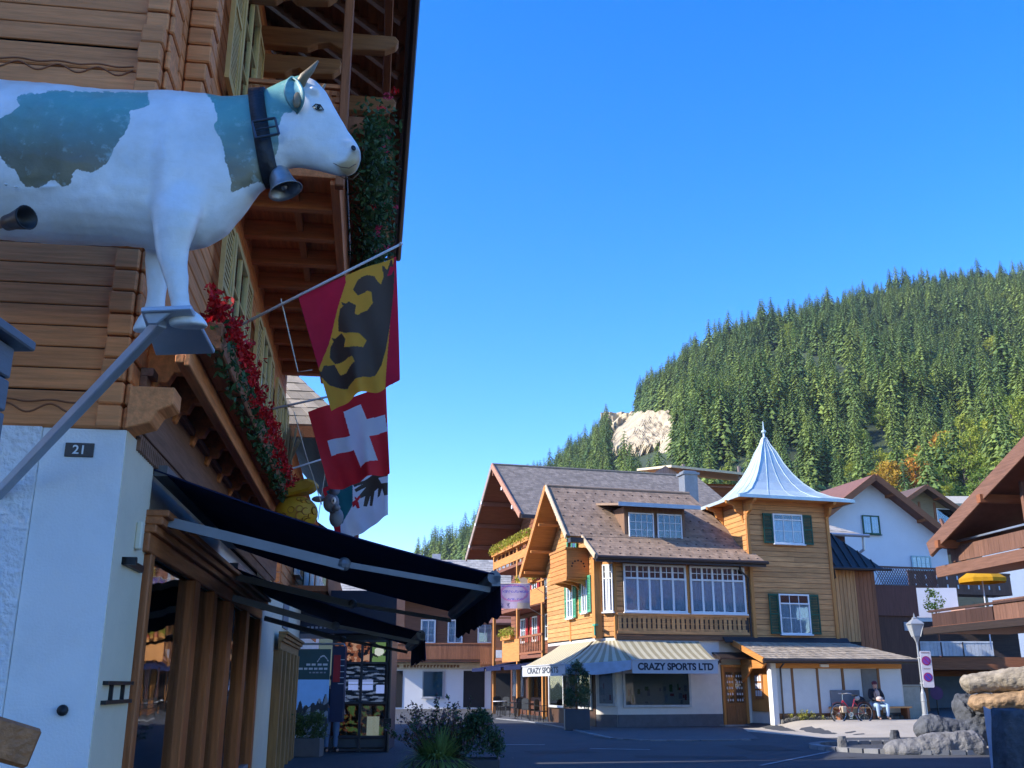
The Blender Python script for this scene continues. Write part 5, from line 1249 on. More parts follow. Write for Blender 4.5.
# ============================================================ right-hand chalet along the street
rng=random.Random(33)
W=Frame(0,0,0)
RX=12.5
ca,sa=math.cos(R(7.2)),math.sin(R(7.2)); RF=Frame(13.2-(12.5*ca-24*sa),24-(12.5*sa+24*ca),7.2)
rc=thing('corner_chalet','brown timber chalet with stacked balconies cut by the right edge of the view','chalet',(13.2,24,0),7.2)
def RB(xf=None): return MB(Matrix.Translation((-RX,-24,0))@(xf if xf is not None else Matrix()))
pk=wood('pinkish_timber',(.17,.085,.055),'y',.12); pkz=wood('pinkish_timber',(.17,.085,.055),'z',.12)
a=RF.x(932,547,RX); b=RF.x(1024,447,RX); sl=(b.z-a.z)/(b.y-a.y)
y_lo=a.y; z_lo=a.z; y_ap=16.5; z_ap=z_lo+sl*(y_ap-y_lo)
mb=RB(); 
mb.slab([(RX,y_lo,z_lo),(24,y_lo,z_lo),(24,y_ap,z_ap),(RX,y_ap,z_ap)],.22); mb.slab([(24,2*y_ap-y_lo,z_lo),(RX,2*y_ap-y_lo,z_lo),(RX,y_ap,z_ap),(24,y_ap,z_ap)],.22)
mb.build('roof',redroof,rc)
mb=RB(); mb.beam((RX-.04,y_lo+.1,z_lo-.06),(RX-.04,y_ap,z_ap-.06),.07,.42); mb.build('bargeboard',pk,rc,bevel=.01)
for f in (.04,.22,.42,.62,.8): 
    y=y_lo+(y_ap-y_lo)*f; z=z_lo+(z_ap-z_lo)*f; mb=RB(); mb.box(RX-.16,14.6,y-.09,y+.09,z-.3,z-.08); mb.build('purlin',dk,rc)
mb=RB(); mb.box(14.6,23.5,12,28.2,0,5.0); mb.prism([(28.2,5.0),(28.2,5.5),(16.5,z_ap-.5),(12,5.0)],14.6,23,'x'); mb.build('core',MATS['dark_room'],rc)
mb=RB(left(14.6)); planks(mb,-28.2,-12,3.3,5.6,.2,.03); planks(mb,-27.6,-12,5.6,z_ap-1,.2,.03,clip=lambda z:(-28.0+(z-5.2)/abs(sl),-12)); mb.build('plank_wall',dky,rc)
window(rc,left(14.6) if False else Matrix.Translation((-RX,-24,0))@left(14.57),-26.8,-26.0,3.9,5.0,2,2,frame=pk); window(rc,Matrix.Translation((-RX,-24,0))@left(14.57),-24.5,-22.5,3.6,5.3,2,2,frame=pk)
# upper balcony
q=RF.x(955,580,13.0); r=RF.x(1024,566,13.0); zb_=(q.z+r.z)/2+.33
mb=RB(); mb.box(13.0,14.6,14,q.y+.4,zb_-.1,zb_+.05); b1=mb.build('balcony',pk,rc)
mb=RB(); mb.box(12.9,13.02,14,q.y+.8,zb_-.2,zb_+.12); mb.build('edge_beam',pk,b1,bevel=.01)
mb=RB(left(13.0)); vboards(mb,-q.y,-14,zb_+.16,zb_+.6,.24,.04,0,gap=.006); mb.build('railing',pkz,b1)
mb=RB(left(13.0)); mb.box(-q.y,-14,-.02,.07,zb_+.7,zb_+.75); mb.build('handrail',MATS['grey_metal'],b1)
for y in (q.y,q.y-.45,q.y-3.6,q.y-4.0):
    mb=RB(); mb.box(13.02,13.14,y-.06,y+.06,zb_,z_lo+sl*(y-y_lo)-.2); mb.build('balcony_post',pkz,b1,bevel=.01)
mb=RB(); y=q.y; mb.beam((13.0,y+.35,zb_+1.5),(13.06,y-.05,zb_+.6),.08,.08); mb.beam((12.7,y+.6,z_lo-.2),(13.05,y-.02,zb_+1.0),.09,.09); mb.build('brace',pkz,b1)
# lower terrace
p0=RF.x(935,650,12.2); z2=3.12
mb=RB(); mb.box(12.2,14.6,13,29.7,z2-.2,z2); b2=mb.build('terrace',dk,rc)
mb=RB(); mb.box(12.05,12.2,13,29.9,z2-.22,z2-.02); mb.build('edge_beam',wood('tarred_beam',(.03,.02,.016),'y',.1),b2,bevel=.01)  # near-black beam, darker than the terrace floor
mb=RB(left(12.25)); vboards(mb,-29.6,-26.6,z2+.0,z2+.36,.26,.04,0,gap=.006); mb.box(-29.7,-13,-.03,.08,z2+.4,z2+.46); mb.build('railing',wood('shaded_board',(.06,.03,.022),'z',.15),b2)  # shade on this stretch is put into the dark board colour
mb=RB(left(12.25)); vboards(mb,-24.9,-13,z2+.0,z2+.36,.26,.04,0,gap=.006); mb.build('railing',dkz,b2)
mb=RB(left(12.25)); vboards(mb,-26.55,-24.95,z2+.0,z2+.5,.26,.04,0,gap=.006); mb.build('railing_panel',pkz,b2)  # paler boards paint the sunlit stretch of the railing
for y in (24.6,21.2):
    mb=RB(); mb.box(12.22,12.4,y-.09,y+.09,z2,zb_); mb.build('terrace_post',dkz,b2)
for y in (22.8,17):
    mb=RB(); mb.box(12.3,12.6,y-.15,y+.15,0,z2-.25); mb.build('ground_post',dkz,rc)
mb=RB(left(14.2)); vboards(mb,-25.6,-12,.3,2.3,.62,.04,0,gap=.09); mb.build('ground_panel',mat('beige_panel',(.25,.22,.2),.8),rc)
mb=RB(); mb.box(14.25,14.6,12,28.2,0,2.5); mb.build('ground_core',MATS['dark_room'],rc)
# garage wall and white railing behind the lamp
Y_=47.0
gp0=at(918,642,Y_); gp1=at(981,656,Y_)
t=thing('garage','dark open garage with a white slatted parapet behind the street lamp','garage',(gp0.x,Y_,0),0)
mb=MB(); w=gp1.x-gp0.x; mb.box(-.3,w+3,.1,8,gp1.z-.6,gp1.z-.05,0); mb.box(-.3,w+3,3,8,0,gp1.z-.5,0); mb.box(-.3,.2,0,3,0,2.4,0); mb.build('wall',dk,t)
mb=MB(front(.0)); vboards(mb,0,w+.6,gp1.z,gp0.z-.05,.17,.03,0,gap=.012); mb.box(0,w+.6,-.02,.05,gp0.z-.05,gp0.z+.03); mb.build('parapet',mat('white_slats',(.5,.52,.53),.7,island=.08),t)
for x in (1.0,2.0): mb=MB(front(-.03)); mb.box(x,x+.05,0,.03,gp1.z,gp0.z); mb.build('parapet_post',MATS['gutter'],t)
mb=MB(front(2.9)); mb.box(.5,3.4,0,.1,.2,1.9); mb.build('garage_door',mat('garage_blue',(.06,.09,.13),.6),t)
t=thing('terrace_wall','white wall of the terrace below the brown balcony behind the small yellow tree','wall',(at(915,600,52).x,52,0),0)
mb=MB(); mb.box(-.6,2.2,0,.4,4.8,6.3); mb.build('panel',wht,t); mb=MB(); mb.box(1.8,5.2,-1.6,0,4.5,5.2); mb.build('pink_panel',wood('faded_rose',(.42,.25,.2),'x',.1),t); mb=MB(); mb.box(-.6,5,-.1,.5,0,4.6); mb.build('base',wood('base_dark',(.05,.035,.03),'x',.1),t)
b0=at(982,579,43); t=thing('parasol','orange yellow parasol on the terrace above the dark beams at right','parasol',(b0.x,43,2.9))
yq=mat('parasol_yellow',(.62,.33,.01),.8,trans=.35)
mb=MB(); H0=b0.z-2.9; r_=1.0
mb.lathe([(0.02,.62),(r_*.5,.33),(r_,0),(r_-.02,-.16),(r_-.04,-.16),(r_*.98,-.01),(r_*.5,.3),(.02,.58)],8,(0,0,H0),caps=False); mb.build('canopy',yq,t)
mb=MB(); mb.tube([(0,0,0),(0,0,H0+.7)],.03,8); mb.build('pole',MATS['goods_white'],t)
b0=at(935,608,49); t=thing('small_tree','small bright yellow green tree on the terrace above the lantern','tree',(b0.x,49,2.8))
mb=MB(); mb.tube([(0,0,0),(0.03,0,b0.z-3.0),(0,0,b0.z-2.5)],[.05,.035,.015],6); mb.build('trunk',dkz,t)
mb=MB()
for i in range(9): mb.leaves((rng.uniform(-.3,.3),rng.uniform(-.3,.3),b0.z-2.8+rng.uniform(0,.8)),(.3,.3,.3),45,.13,rng,0,.2)
mb.build('crown',mat('lime_leaf',(.3,.36,.03),.6,island=.35,bump=0,trans=.35),t)

# ============================================================ street lamp and signs
b0=at(925.5,716,38.0); bz=b0.z
t=thing('street_lamp','pale grey lamp post with a four sided lantern, standing by the no parking sign','street lamp',(b0.x,38,bz-.06))
lg_=mat('lamp_grey',(.3,.32,.34),.5,metal=.2,namt=.1)
top=at(921,635,38).z-bz
mb=MB(); mb.lathe([(.12,0),(.12,.1),(.1,.12),(.09,.55),(.1,.58),(.08,.85),(.06,.9),(.04,1.0),(.035,top)],12); mb.build('post',lg_,t)
zt=at(921,640,38).z-bz+.05; zl=at(921,614,38).z-bz
mb=MB(); s0,s1=.12,.225; za=top; zb2=zl-(zl-za)*.42
mb.lathe([(.03,za-.35),(.05,za-.2),(.12,za-.05),(s0*1.3,za),(s0*1.3,za+.04)],4,rot=Matrix.Rotation(PI/4,3,'Z'))
for k in range(4):
    a0=PI/4+k*PI/2; c0,s0_=math.cos(a0),math.sin(a0)
    mb.beam((c0*s0*1.35,s0_*s0*1.35,za),(c0*s1*1.4,s0_*s1*1.4,zb2),.03,.03)
mb.lathe([(s1*1.55,zb2),(s1*1.5,zb2+.04),(.1,zb2+.2),(.1,zb2+.24),(.04,zb2+.27),(.03,zl+.0),(0,zl+.12)],4,rot=Matrix.Rotation(PI/4,3,'Z'))
mb.build('lantern_frame',MATS['gutter'] if False else lg_,t)
mb=MB(); mb.lathe([(s0*1.3,za+.03),(s1*1.36,zb2)],4,rot=Matrix.Rotation(PI/4,3,'Z')); mb.build('lantern_glass',mat('frosted',(.6,.63,.65),.3,bump=0,trans=.4),t)
def round_sign(b,w,h,zs,name,label,Yoff):
    t=thing(name,label,'sign',b); 
    mb=MB(); mb.prism([(-w/2+.03,0),(w/2-.03,0),(w/2,.03),(w/2,h-.03),(w/2-.03,h),(-w/2+.03,h),(-w/2,h-.03),(-w/2,.03)],-.02,.02,'y'); mb.build('board',mat('sign_white',(.55,.53,.58),.5,bump=0),t)
    for k,z in enumerate(zs):
        mb=MB(); mb.lathe([(0,0),(.42*w,0),(.42*w,.006),(0,.006)],28,(0,-.021,z),0,Matrix.Rotation(PI/2,3,'X')); mb.build('ring',mat('sign_ring',(.3,.02,.12),.5,bump=0),t)
        mb=MB(); mb.lathe([(0,0),(.32*w,0),(.32*w,.006),(0,.006)],28,(0,-.028,z),0,Matrix.Rotation(PI/2,3,'X')); mb.build('disc',[mat('sign_purple',(.17,.05,.3),.5,bump=0),mat('sign_blue',(.07,.05,.35),.5,bump=0)][k:k+1],t)
        mb=MB(); mb.beam((-.23*w,-.036,z+.23*w),(.23*w,-.036,z-.23*w),.01,.05*w*1.6,up=(1,0,1)); mb.build('slash',MATS['sign_ring'],t)
    return t
Yn=37.6; A_=at(919.5,651,Yn); B_=at(934.5,687.5,Yn); w=B_.x-A_.x; h=A_.z-B_.z
st=round_sign(((A_.x+B_.x)/2,Yn,B_.z),w,h,(h*.73,h*.28),'parking_sign','tall white board with two purple no parking roundels on the lamp post',0)
mb=MB(); 
for i in range(8): mb.box(-w*.38+i*w*.1,-w*.32+i*w*.1,-.026,-.02,h*.94,h*.965)
for i in range(7): mb.box(-w*.3+i*w*.09,-w*.25+i*w*.09,-.026,-.02,h*.5,h*.52)
mb.build('small_print',MATS['letter_brown'],st)
mb=MB(); mb.box(-.12,.05,.02,.5,h*.8,h*.84); mb.box(-.12,.05,.02,.5,h*.1,h*.14); mb.build('clamp',lg_,st)
t=thing('roundel_sign','dim purple no parking roundel in the shade behind the lamp post','sign',at(937,698,44))
mb=MB(); mb.lathe([(0,0),(.28,0),(.28,.02),(0,.02)],24,(0,0,.2),0,Matrix.Rotation(PI/2,3,'X')); mb.build('disc',mat('dim_purple',(.1,.03,.09),.6),t); mb=MB(); mb.tube([(0,.05,.2),(0,.05,-1.4)],.03,8); mb.build('post',MATS['black_metal'],t)
b0=at(912,718,40.5); t=thing('utility_cabinet','beige utility cabinet at the end of the panelled wall','cabinet',(b0.x,40.5,b0.z-.1))
mb=MB(); hz=at(912,686,40.5).z-b0.z+.1; mb.box(-.35,.45,0,.9,0,hz); mb.build('body',mat('cabinet_beige',(.42,.38,.3),.7),t,bevel=.02); mb=MB(); mb.box(-.38,.48,-.03,.93,hz,hz+.05); mb.build('lid',mat('cabinet_beige',(.4,.36,.28)),t)

# ============================================================ logs and boulders round the fountain
rock=mat('boulder',(.17,.165,.16),.9,nscale=4,namt=.55,bump=1,bscale=14,dirt=.4); rockd=mat('dark_boulder',(.085,.09,.1),.9,nscale=4,namt=.6,bump=1,bscale=14)
drift=mat('driftwood',(.32,.27,.2),.85,nscale=3,namt=.6,bump=1,bscale=9,stretch=(.8,2.5,2.5),dirt=.7); drifto=mat('orange_log',(.3,.19,.1),.85,nscale=3,namt=.6,bump=.9,bscale=8,stretch=(.6,2.5,2.5))
from mathutils import noise as mn
def blob(name,label,cat,pts,rad,m,sd,rough=.18,n=44,seg=52,sq=.8,grp=None):
    b=Vector(pts[0]); t=MB(Matrix.Translation(-b)); P=[Vector(p) for p in pts]; vs=[]
    for i in range(seg+1):
        f=i/seg*(len(P)-1); k=min(int(f),len(P)-2); c=P[k].lerp(P[k+1],f-k); r_=rad[k]+(rad[k+1]-rad[k])*(f-k)
        e=min(1,(i+.15)/4.4,(seg-i+.15)/4.4)**.5; d=(P[k+1]-P[k]).normalized(); u=d.cross(Vector((0,0,1))).normalized(); w_=u.cross(d)
        for j in range(n):
            a=2*PI*j/n; v=u*math.cos(a)+w_*math.sin(a)*sq; q=c+v*r_*e
            q+=v*r_*rough*1.1*(mn.fractal(q*1.7+Vector((sd,0,0)),1.0,2,4)+.45*abs(mn.noise(q*5+Vector((sd,2,0))))+.12*mn.noise(q*12)); q+=d*r_*.3*mn.noise(q*2); vs.append(q)
    fs=[(i*n+j,i*n+(j+1)%n,(i+1)*n+(j+1)%n,(i+1)*n+j) for i in range(seg) for j in range(n)]+[tuple(range(n-1,-1,-1)),tuple(range(seg*n,seg*n+n))]
    t.add(vs,fs); o=t.build(name,m,None,smooth=False,loc=b); return tag(o,label,cat,grp)
Yr=24.0
P_=lambda x,y,Y=Yr: at(x,y,Y)
blob('boulder','long grey split boulder lying lowest in the stone ring','boulder',[P_(884,752),P_(930,748),P_(984,744)],[.22,.36,.34],rock,1,.3)
blob('boulder','blue grey rock resting behind the long split boulder','boulder',[P_(915,728,25.5),P_(950,730,25.5),P_(992,730,25.5)],[.3,.34,.35],rockd,2,.3)
blob('boulder','dark round boulder carrying the two pale logs','boulder',[P_(955,712,25.8),P_(975,711,25.8),P_(1000,712,25.8)],[.42,.5,.5],rockd,3,.3)
blob('log','big pale weathered log on top of the pile','log',[P_(960,684,25.2),P_(990,682,25),P_(1015,679,24.8),P_(1060,676,24.4)],[.27,.3,.33,.36],drift,4,.22)
blob('log','orange brown log just under the pale weathered one','log',[P_(968,704,25),P_(1000,703,24.8),P_(1060,700,24.4)],[.24,.27,.3],drifto,5,.25)
blob('boulder','small upright pointed stone at the left end of the ring','boulder',[P_(843.5,757,24.6)+Vector((0,0,.0)),P_(843.5,749,24.6),P_(844,738,24.6)],[.16,.15,.06],rock,6,.2,n=12,seg=8,sq=1) if False else None
def stone(px,top,bot,Y,w,label,m):
    b=at(px,bot,Y); h=at(px,top,Y).z-b.z; b.z-=.05
    mb=MB(); vs=[];n=12
    for i in range(6):
        f=i/5
        for k in range(n):
            a=2*PI*k/n; r_=w*(1-.35*f**2)*(1+.18*mn.noise(Vector((math.cos(a)*2+px,math.sin(a)*2,f*3)))); vs.append((r_*math.cos(a),r_*.7*math.sin(a),f*(h+.05)))
    mb.add(vs,[(i*n+k,i*n+(k+1)%n,(i+1)*n+(k+1)%n,(i+1)*n+k) for i in range(5) for k in range(n)]+[tuple(range(n-1,-1,-1)),tuple(range(5*n,6*n))])
    return tag(mb.build('bollard_stone',m,None,smooth=False,loc=b),label,'stone')
stone(843.5,736,756,24.8,.14,'small pointed upright stone at the left end of the boulder ring',rock)
stone(895.5,730,742,29,.16,'short square stone block standing behind the boulder ring',rockd)
# ring kerb
t0=P_(912,758,23.9); t0.z=0
mb=MB(); n=40
for i in range(n):
    a0,a1=2*PI*i/n+.01,2*PI*(i+1)/n-.01; r0,r1=2.2,2.45
    q=[(r0*math.cos(a0)*1.0,r0*math.sin(a0)*.9),(r1*math.cos(a0)*1.0,r1*math.sin(a0)*.9),(r1*math.cos(a1),r1*math.sin(a1)*.9),(r0*math.cos(a1),r0*math.sin(a1)*.9)]
    mb.hexa([(x,y,0) for x,y in q],[(x,y,.1) for x,y in q])
o=mb.build('kerb_ring',mat('kerb_stone',(.2,.2,.2),.9,island=.25),None,loc=(t0.x+.75,t0.y+1.9,0)); tag(o,'low ring of cobble kerb stones round the boulders','kerb')
# steel sheet and stump at the bottom right
A_=at(983,706,13.5); B_=at(1011,716,12.6)
t=thing('steel_screen','curved blue grey steel sheet standing upright beside the stump','screen',(A_.x,13.5,0))
mb=MB(); n=10; vs=[]
for i in range(n+1):
    f=i/n; x=(B_.x-A_.x)*f; y=(B_.y-13.5)*f+.07*math.sin(f*PI)*1.2; zt_=A_.z+(B_.z-A_.z)*f
    vs+=[(x,y,0),(x,y,zt_),(x+.01,y+.02,0),(x+.01,y+.02,zt_)]
fs=[]
for i in range(n):
    a=i*4; fs+=[(a,a+4,a+5,a+1),(a+2,a+3,a+7,a+6),(a+1,a+5,a+7,a+3)]
fs+=[(0,1,3,2),(4*n,4*n+2,4*n+3,4*n+1)]; mb.add(vs,fs); mb.build('sheet',mat('blue_steel',(.55,.63,.78),.3,metal=.2,namt=.15,bump=.1),t)
mb=MB(); mb.lathe([(0,0),(.018,0),(.014,.012),(0,.016)],10,((B_.x-A_.x)*.55,(B_.y-13.5)*.55+.02,at(1003,740,13).z),0,Matrix.Rotation(PI/2,3,'X')); mb.build('bolt',MATS['black_metal'],t)
b0=at(1028,740,12.3); b0.z=0
mb=MB(); vs=[];n=26
for i in range(12):
    z=i/11*1.22
    for k in range(n): a=2*PI*k/n; r_=.36*(1.1-.1*z)*(1+.12*mn.noise(Vector((math.cos(a)*3,math.sin(a)*3,z*1.2)))+.03*math.sin(a*9)); vs.append((r_*math.cos(a),r_*math.sin(a),z+.03*mn.noise(Vector((math.cos(a)*3,math.sin(a)*3,9)))))
mb.add(vs,[(i*n+k,i*n+(k+1)%n,(i+1)*n+(k+1)%n,(i+1)*n+k) for i in range(11) for k in range(n)]+[tuple(range(n-1,-1,-1)),tuple(range(11*n,12*n))])
tag(mb.build('tree_stump',rockd,None,smooth=True,loc=b0),'thick dark bark stump cut by the bottom right corner','stump')

# ============================================================ planters
strap=mat('strap_leaf',(.2,.3,.09),.5,island=.4,bump=0,trans=.3); twig=mat('purple_twig',(.13,.09,.11),.7,island=.4,bump=0); dkl=mat('dark_shrub_leaf',(.04,.085,.03),.6,island=.5,bump=0,trans=.2)
boxm=mat('anthracite_box',(.035,.045,.06),.5,namt=.15)
def planter(pos,w,h,label,cat='planter'):
    t=thing('planter',label,cat,pos); mb=MB(); e=.04
    mb.box(-w/2,w/2,-w/2,-w/2+e,0,h);mb.box(-w/2,w/2,w/2-e,w/2,0,h);mb.box(-w/2,-w/2+e,-w/2+e,w/2-e,0,h);mb.box(w/2-e,w/2,-w/2+e,w/2-e,0,h); mb.box(-w/2+e,w/2-e,-w/2+e,w/2-e,.02,h-.06)
    mb.build('box',boxm,t,bevel=.01); return t
Yp=18.6
b0=at(437,760,Yp); zt=b0.z
t=planter((b0.x,Yp,0),.78,zt+.03,'dark planter with arching strap leaves and purple twigs')
mb=MB()
for i in range(1000):
    a=rng.random()*2*PI; ph=rng.uniform(.25,1.35); Ln=rng.uniform(.35,.75); d=Vector((math.cos(a),math.sin(a),0)); s0=d*rng.uniform(0,.25)+Vector((0,0,zt-.03)); pts=[]
    for k in range(6):
        f=k/5; pts.append(s0+d*Ln*math.cos(ph)*f*1.1+Vector((0,0,Ln*(math.sin(ph)*f*1.15-.75*f*f*math.cos(ph)))))
    sd=d.cross(Vector((0,0,1)))*rng.uniform(.01,.02)
    vs=[];
    for k,p in enumerate(pts): w_=sd*(1-abs(k/5-.35)**1.5*1.3 if k<5 else .05); vs+=[p-w_,p+w_]
    mb.add(vs,[(2*k,2*k+1,2*k+3,2*k+2) for k in range(5)])
mb.build('strap_leaves',strap,t)
mb=MB()
for i in range(110):
    a=rng.random()*2*PI; e=rng.uniform(.4,1.4); L_=rng.uniform(.6,1.15); d=Vector((math.cos(a)*math.cos(e),math.sin(a)*math.cos(e),math.sin(e))); s0=Vector((rng.uniform(-.25,.35),rng.uniform(.05,.3),zt))
    mb.tube([s0,s0+d*L_*.6,s0+d*L_+Vector((0,0,-.05))],[.006,.004,.002],3)
    for k in range(14): mb.leaves(s0+d*L_*rng.uniform(.5,1.05),(.05,.05,.06),2,.065,rng,1 if rng.random()<.45 else 2,.3)
mb.build('twigs',[dkz,twig,dkl],t)
b1=at(478,760,Yp+.25)
t=planter((b1.x,Yp+.25,0),.78,b1.z+.03,'dark planter with a rounded dark evergreen bush, right of the two in the street')
mb=MB()
for i in range(60): 
    a=rng.random()*2*PI; e=rng.uniform(-.1,1.5); d=Vector((math.cos(a)*math.cos(e),math.sin(a)*math.cos(e),math.sin(e)))
    mb.leaves(Vector((0,0,b1.z+.22))+Vector((d.x*.34,d.y*.34,d.z*.5)),(.17,.17,.19),100,.055,rng,0,.2)
mb.build('bush',dkl,t)
b2=at(577,730,36.5); b2.z=0; hh=at(577,709,36.5).z
t=planter(b2,.86,hh,'dark square planter with a tall clipped conifer by the striped awning'); th_=at(577,662,36.5).z
mb=MB(); mb.tube([(0,0,hh-.05),(0,0,th_-.2)],[.04,.015],6); mb.build('trunk',dkz,t)
mb=MB()
for i in range(90):
    f=rng.random(); z=hh+.1+f*(th_-hh-.15); w_=.47*(1-.45*abs(f-.35)**1.4)*(1 if f<.8 else (1.05-f)/.25); a=rng.random()*6.28; r_=w_*rng.uniform(.5,1)
    mb.leaves((r_*math.cos(a),r_*math.sin(a),z),(.16,.16,.2),50,.07,rng,0 if rng.random()<.82 else 1,.2)
mb.build('crown',[dkl,mat('conifer_warm',(.12,.11,.03),.7,island=.4,bump=0,trans=.2)],t)

# ============================================================ information kiosk
KY=24.6; k0=at(327,755,KY); k1=at(386,752,KY); KZ=at(350,592,KY).z
t=thing('information_kiosk','dark blue glazed information kiosk with faintly glowing pictures under the awnings','kiosk',(k0.x,KY,0),2)
kw=k1.x-k0.x; kb=mat('kiosk_navy',(.012,.02,.045),.4,namt=.1); kg=mat('kiosk_grey',(.05,.06,.07),.5)
pz=lambda py: at(355,py,KY).z
mb=MB(); mb.box(0,kw,.25,2.4,0,KZ); mb.box(-1.6,kw+.15,-.2,2.6,pz(634),KZ+.02); mb.build('body',kb,t,bevel=.01)
mb=MB(); 
for x in (0,kw*.5,kw-.06): mb.box(x,x+.06,.0,.25,0,pz(640))
for z in (pz(664),pz(704),pz(738),.02,pz(640)-.05): mb.box(0,kw,.0,.1,z,z+.05)
mb.build('frame',mat('kiosk_frame',(.05,.055,.07),.4,metal=.5),t)
mb=MB(); mb.box(.06,kw-.06,.06,.08,.1,pz(738)-.02); mb.build('lower_panel',kg,t)
# picture panels: patches of colour on a grid
def picture(par,x0,x1,z0,z1,y,fn,mats,n=40,name='picture',m_=None):
    mb=MB(); m_=m_ or max(6,int(n*(z1-z0)/(x1-x0)))
    for j in range(m_):
        for i in range(n):
            u0,u1,v0,v1=i/n,(i+1)/n,j/m_,(j+1)/m_
            a,b,c,d=x0+(x1-x0)*u0,x0+(x1-x0)*u1,z1-(z1-z0)*v1,z1-(z1-z0)*v0
            mb.add([(a,y,c),(b,y,c),(b,y,d),(a,y,d)],[(0,1,2,3)],fn((u0+u1)/2,(v0+v1)/2))
    mb.box(x0,x1,y+.002,y+.01,z0,z1,fn(.5,.5)); return mb.build(name,mats,par)
pc=lambda n,c,e=0: mat(n,c,.5,bump=0,namt=.1,emit=c if e else None,estr=e)  # e adds a faint glow of its own to a printed colour
food=[pc('pic_brown',(.22,.07,.03),.25),pc('pic_tan',(.4,.22,.13),.25),pc('pic_dark',(.03,.02,.02)),pc('pic_green',(.12,.2,.06),.25),pc('pic_white',(.5,.5,.4),.3)]
def f1(u,v):
    nz=mn.noise(Vector((u*9,v*4,1)))+.5*mn.noise(Vector((u*20,v*12,2)))
    if u<.68: return 2 if nz<-.22 else (1 if nz>.22 or (u>.5 and abs(v-1.4+u)<.12) else 0)
    if u<.74: return 2
    if (u-.87)**2*2.2+(v-.5)**2*.5<.02: return 4
    return 3 if nz>-.15 else 2
picture(t,.06,kw-.1,pz(662),pz(641),.05,f1,food,60)
mg=[pc('pic_slate',(.07,.09,.12)),pc('pic_grey',(.22,.26,.33),.1),pc('pic_blue',(.25,.33,.6),.25),pc('pic_black',(.012,.015,.02))]
def f2(u,v):
    if .38<v<.66 and (u<.22 or .26<u<.46 or .5<u<.76): return 2 if (v*30)%3>.4 else 1
    if .7<v<.95 and u<.22: return 2
    if .5<v<.75 and u>.84: return 2
    nz=mn.noise(Vector((u*5,v*16,3))); return 1 if nz>.12 else (0 if nz>-.1 else 3)
picture(t,.1,kw-.1,pz(703),pz(666),.05,f2,mg,60)
mb=MB(); mb.box(.08,kw-.08,.1,.115,pz(737),pz(706)); mb.build('pane',MATS['shop_glass'],t)
def f3(u,v):
    if .66<u<.92 and v>.35: return 4
    nz=mn.noise(Vector((u*7,v*6,6)))+.4*mn.noise(Vector((u*20,v*18,7))); return 3 if nz>.2 else (2 if nz<.08 else 0)
picture(t,.1,kw-.1,pz(737),pz(706),.12,f3,food,60)
mb=MB(); 
for i in range(24): 
    if i%6!=5: x=-1.2+i*.1; mb.box(x,x+.055,-.215,-.2,pz(629),pz(627))
mb.build('small_lettering',pc('pale_letters',(.3,.32,.4)),t)
mb=MB(); mb.tube([(kw+.02,-.05,0),(kw+.02,-.05,pz(620))],.04,8); mb.box(kw-.06,kw+.1,-.12,.02,.55,.75); mb.build('corner_pipe',MATS['black_metal'],t)
# poster stand with mountain view
PY=24.0; a0=at(288,742,PY); a1=at(326,742,PY); pt_=lambda py: at(305,py,PY).z
t=thing('poster_stand','framed poster of a snowy mountain beside the dark blue kiosk','poster',(a0.x,PY,0),0)
pw=a1.x-a0.x
mb=MB(); mb.tube([(-.05,0,0),(-.05,0,pt_(646)),(-.02,0,pt_(644)),(pw+.3,0,pt_(644)),(pw+.33,0,pt_(646))],.025,8); mb.build('frame',MATS['grey_metal'],t)
pm_=[pc('poster_teal',(.035,.08,.09)),pc('poster_sky',(.07,.2,.5),.12),pc('poster_rock',(.04,.045,.055)),pc('poster_snow',(.3,.33,.38)),pc('poster_white',(.6,.62,.65)),pc('poster_red',(.35,.02,.03)),pc('poster_navy',(.015,.025,.07))]
def f4(u,v):
    if v<.36:
        if .17<v<.2 and .35<u<.95 and int(u*26)%4: return 4
        if .22<v<.25 and .1<u<.95 and int(u*30)%4: return 4
        if .27<v<.285 and .45<u<.9 and int(u*30)%3: return 3
        if abs(v-(.15-.07*math.sin(max(0,(u-.65)/.3)*PI)))<.008 and .65<u<.95: return 4
        return 0
    ridge=.74-.12*u-.05*abs(mn.noise(Vector((u*6,0,4)))*3)
    if v<ridge: return 1
    nz=mn.noise(Vector((u*8+v*5,v*11,5))); return 3 if nz>.12 else 2
picture(t,0,pw,pt_(735),pt_(649),.03,f4,pm_,56,'poster')
mb=MB(); mb.box(pw+.04,pw+.34,.04,.3,pt_(722),pt_(646)); b=mb.build('side_column',pm_[6],t)
mb=MB(); mb.box(pw+.08,pw+.24,.02,.04,pt_(682),pt_(655)); mb.build('red_strip',pm_[5],b)
mb=MB()
for i in range(5): mb.box(pw+.2,pw+.33,.025,.04,pt_(660+i*6),pt_(659.3+i*6))
mb.build('lines',pm_[4],b)
b0=at(302,753,23.2); b0.z=0
t=thing('planter','long grey planter with a low hedge in front of the mountain poster','planter',b0)
mb=MB(); hz=at(302,738,23.2).z; wz=at(322,750,23.2).x-at(283,750,23.2).x; mb.box(-wz/2,wz/2,-.25,.25,0,hz); mb.build('box',mat('planter_grey',(.12,.11,.11),.7),t,bevel=.01)
mb=MB()
for i in range(40): mb.leaves((rng.uniform(-wz/2,wz/2),rng.uniform(-.2,.2),hz+rng.uniform(.02,.5)),(.16,.12,.14),90,.05,rng,0,.2)
mb.build('hedge',mat('hedge_leaf',(.09,.13,.035),.6,island=.4,bump=0,trans=.3),t)
b0=at(270,745,21.0); t=thing('flower_trough','wooden trough with leafy plants low against the ochre shop front','planter',(b0.x,21.0,0))
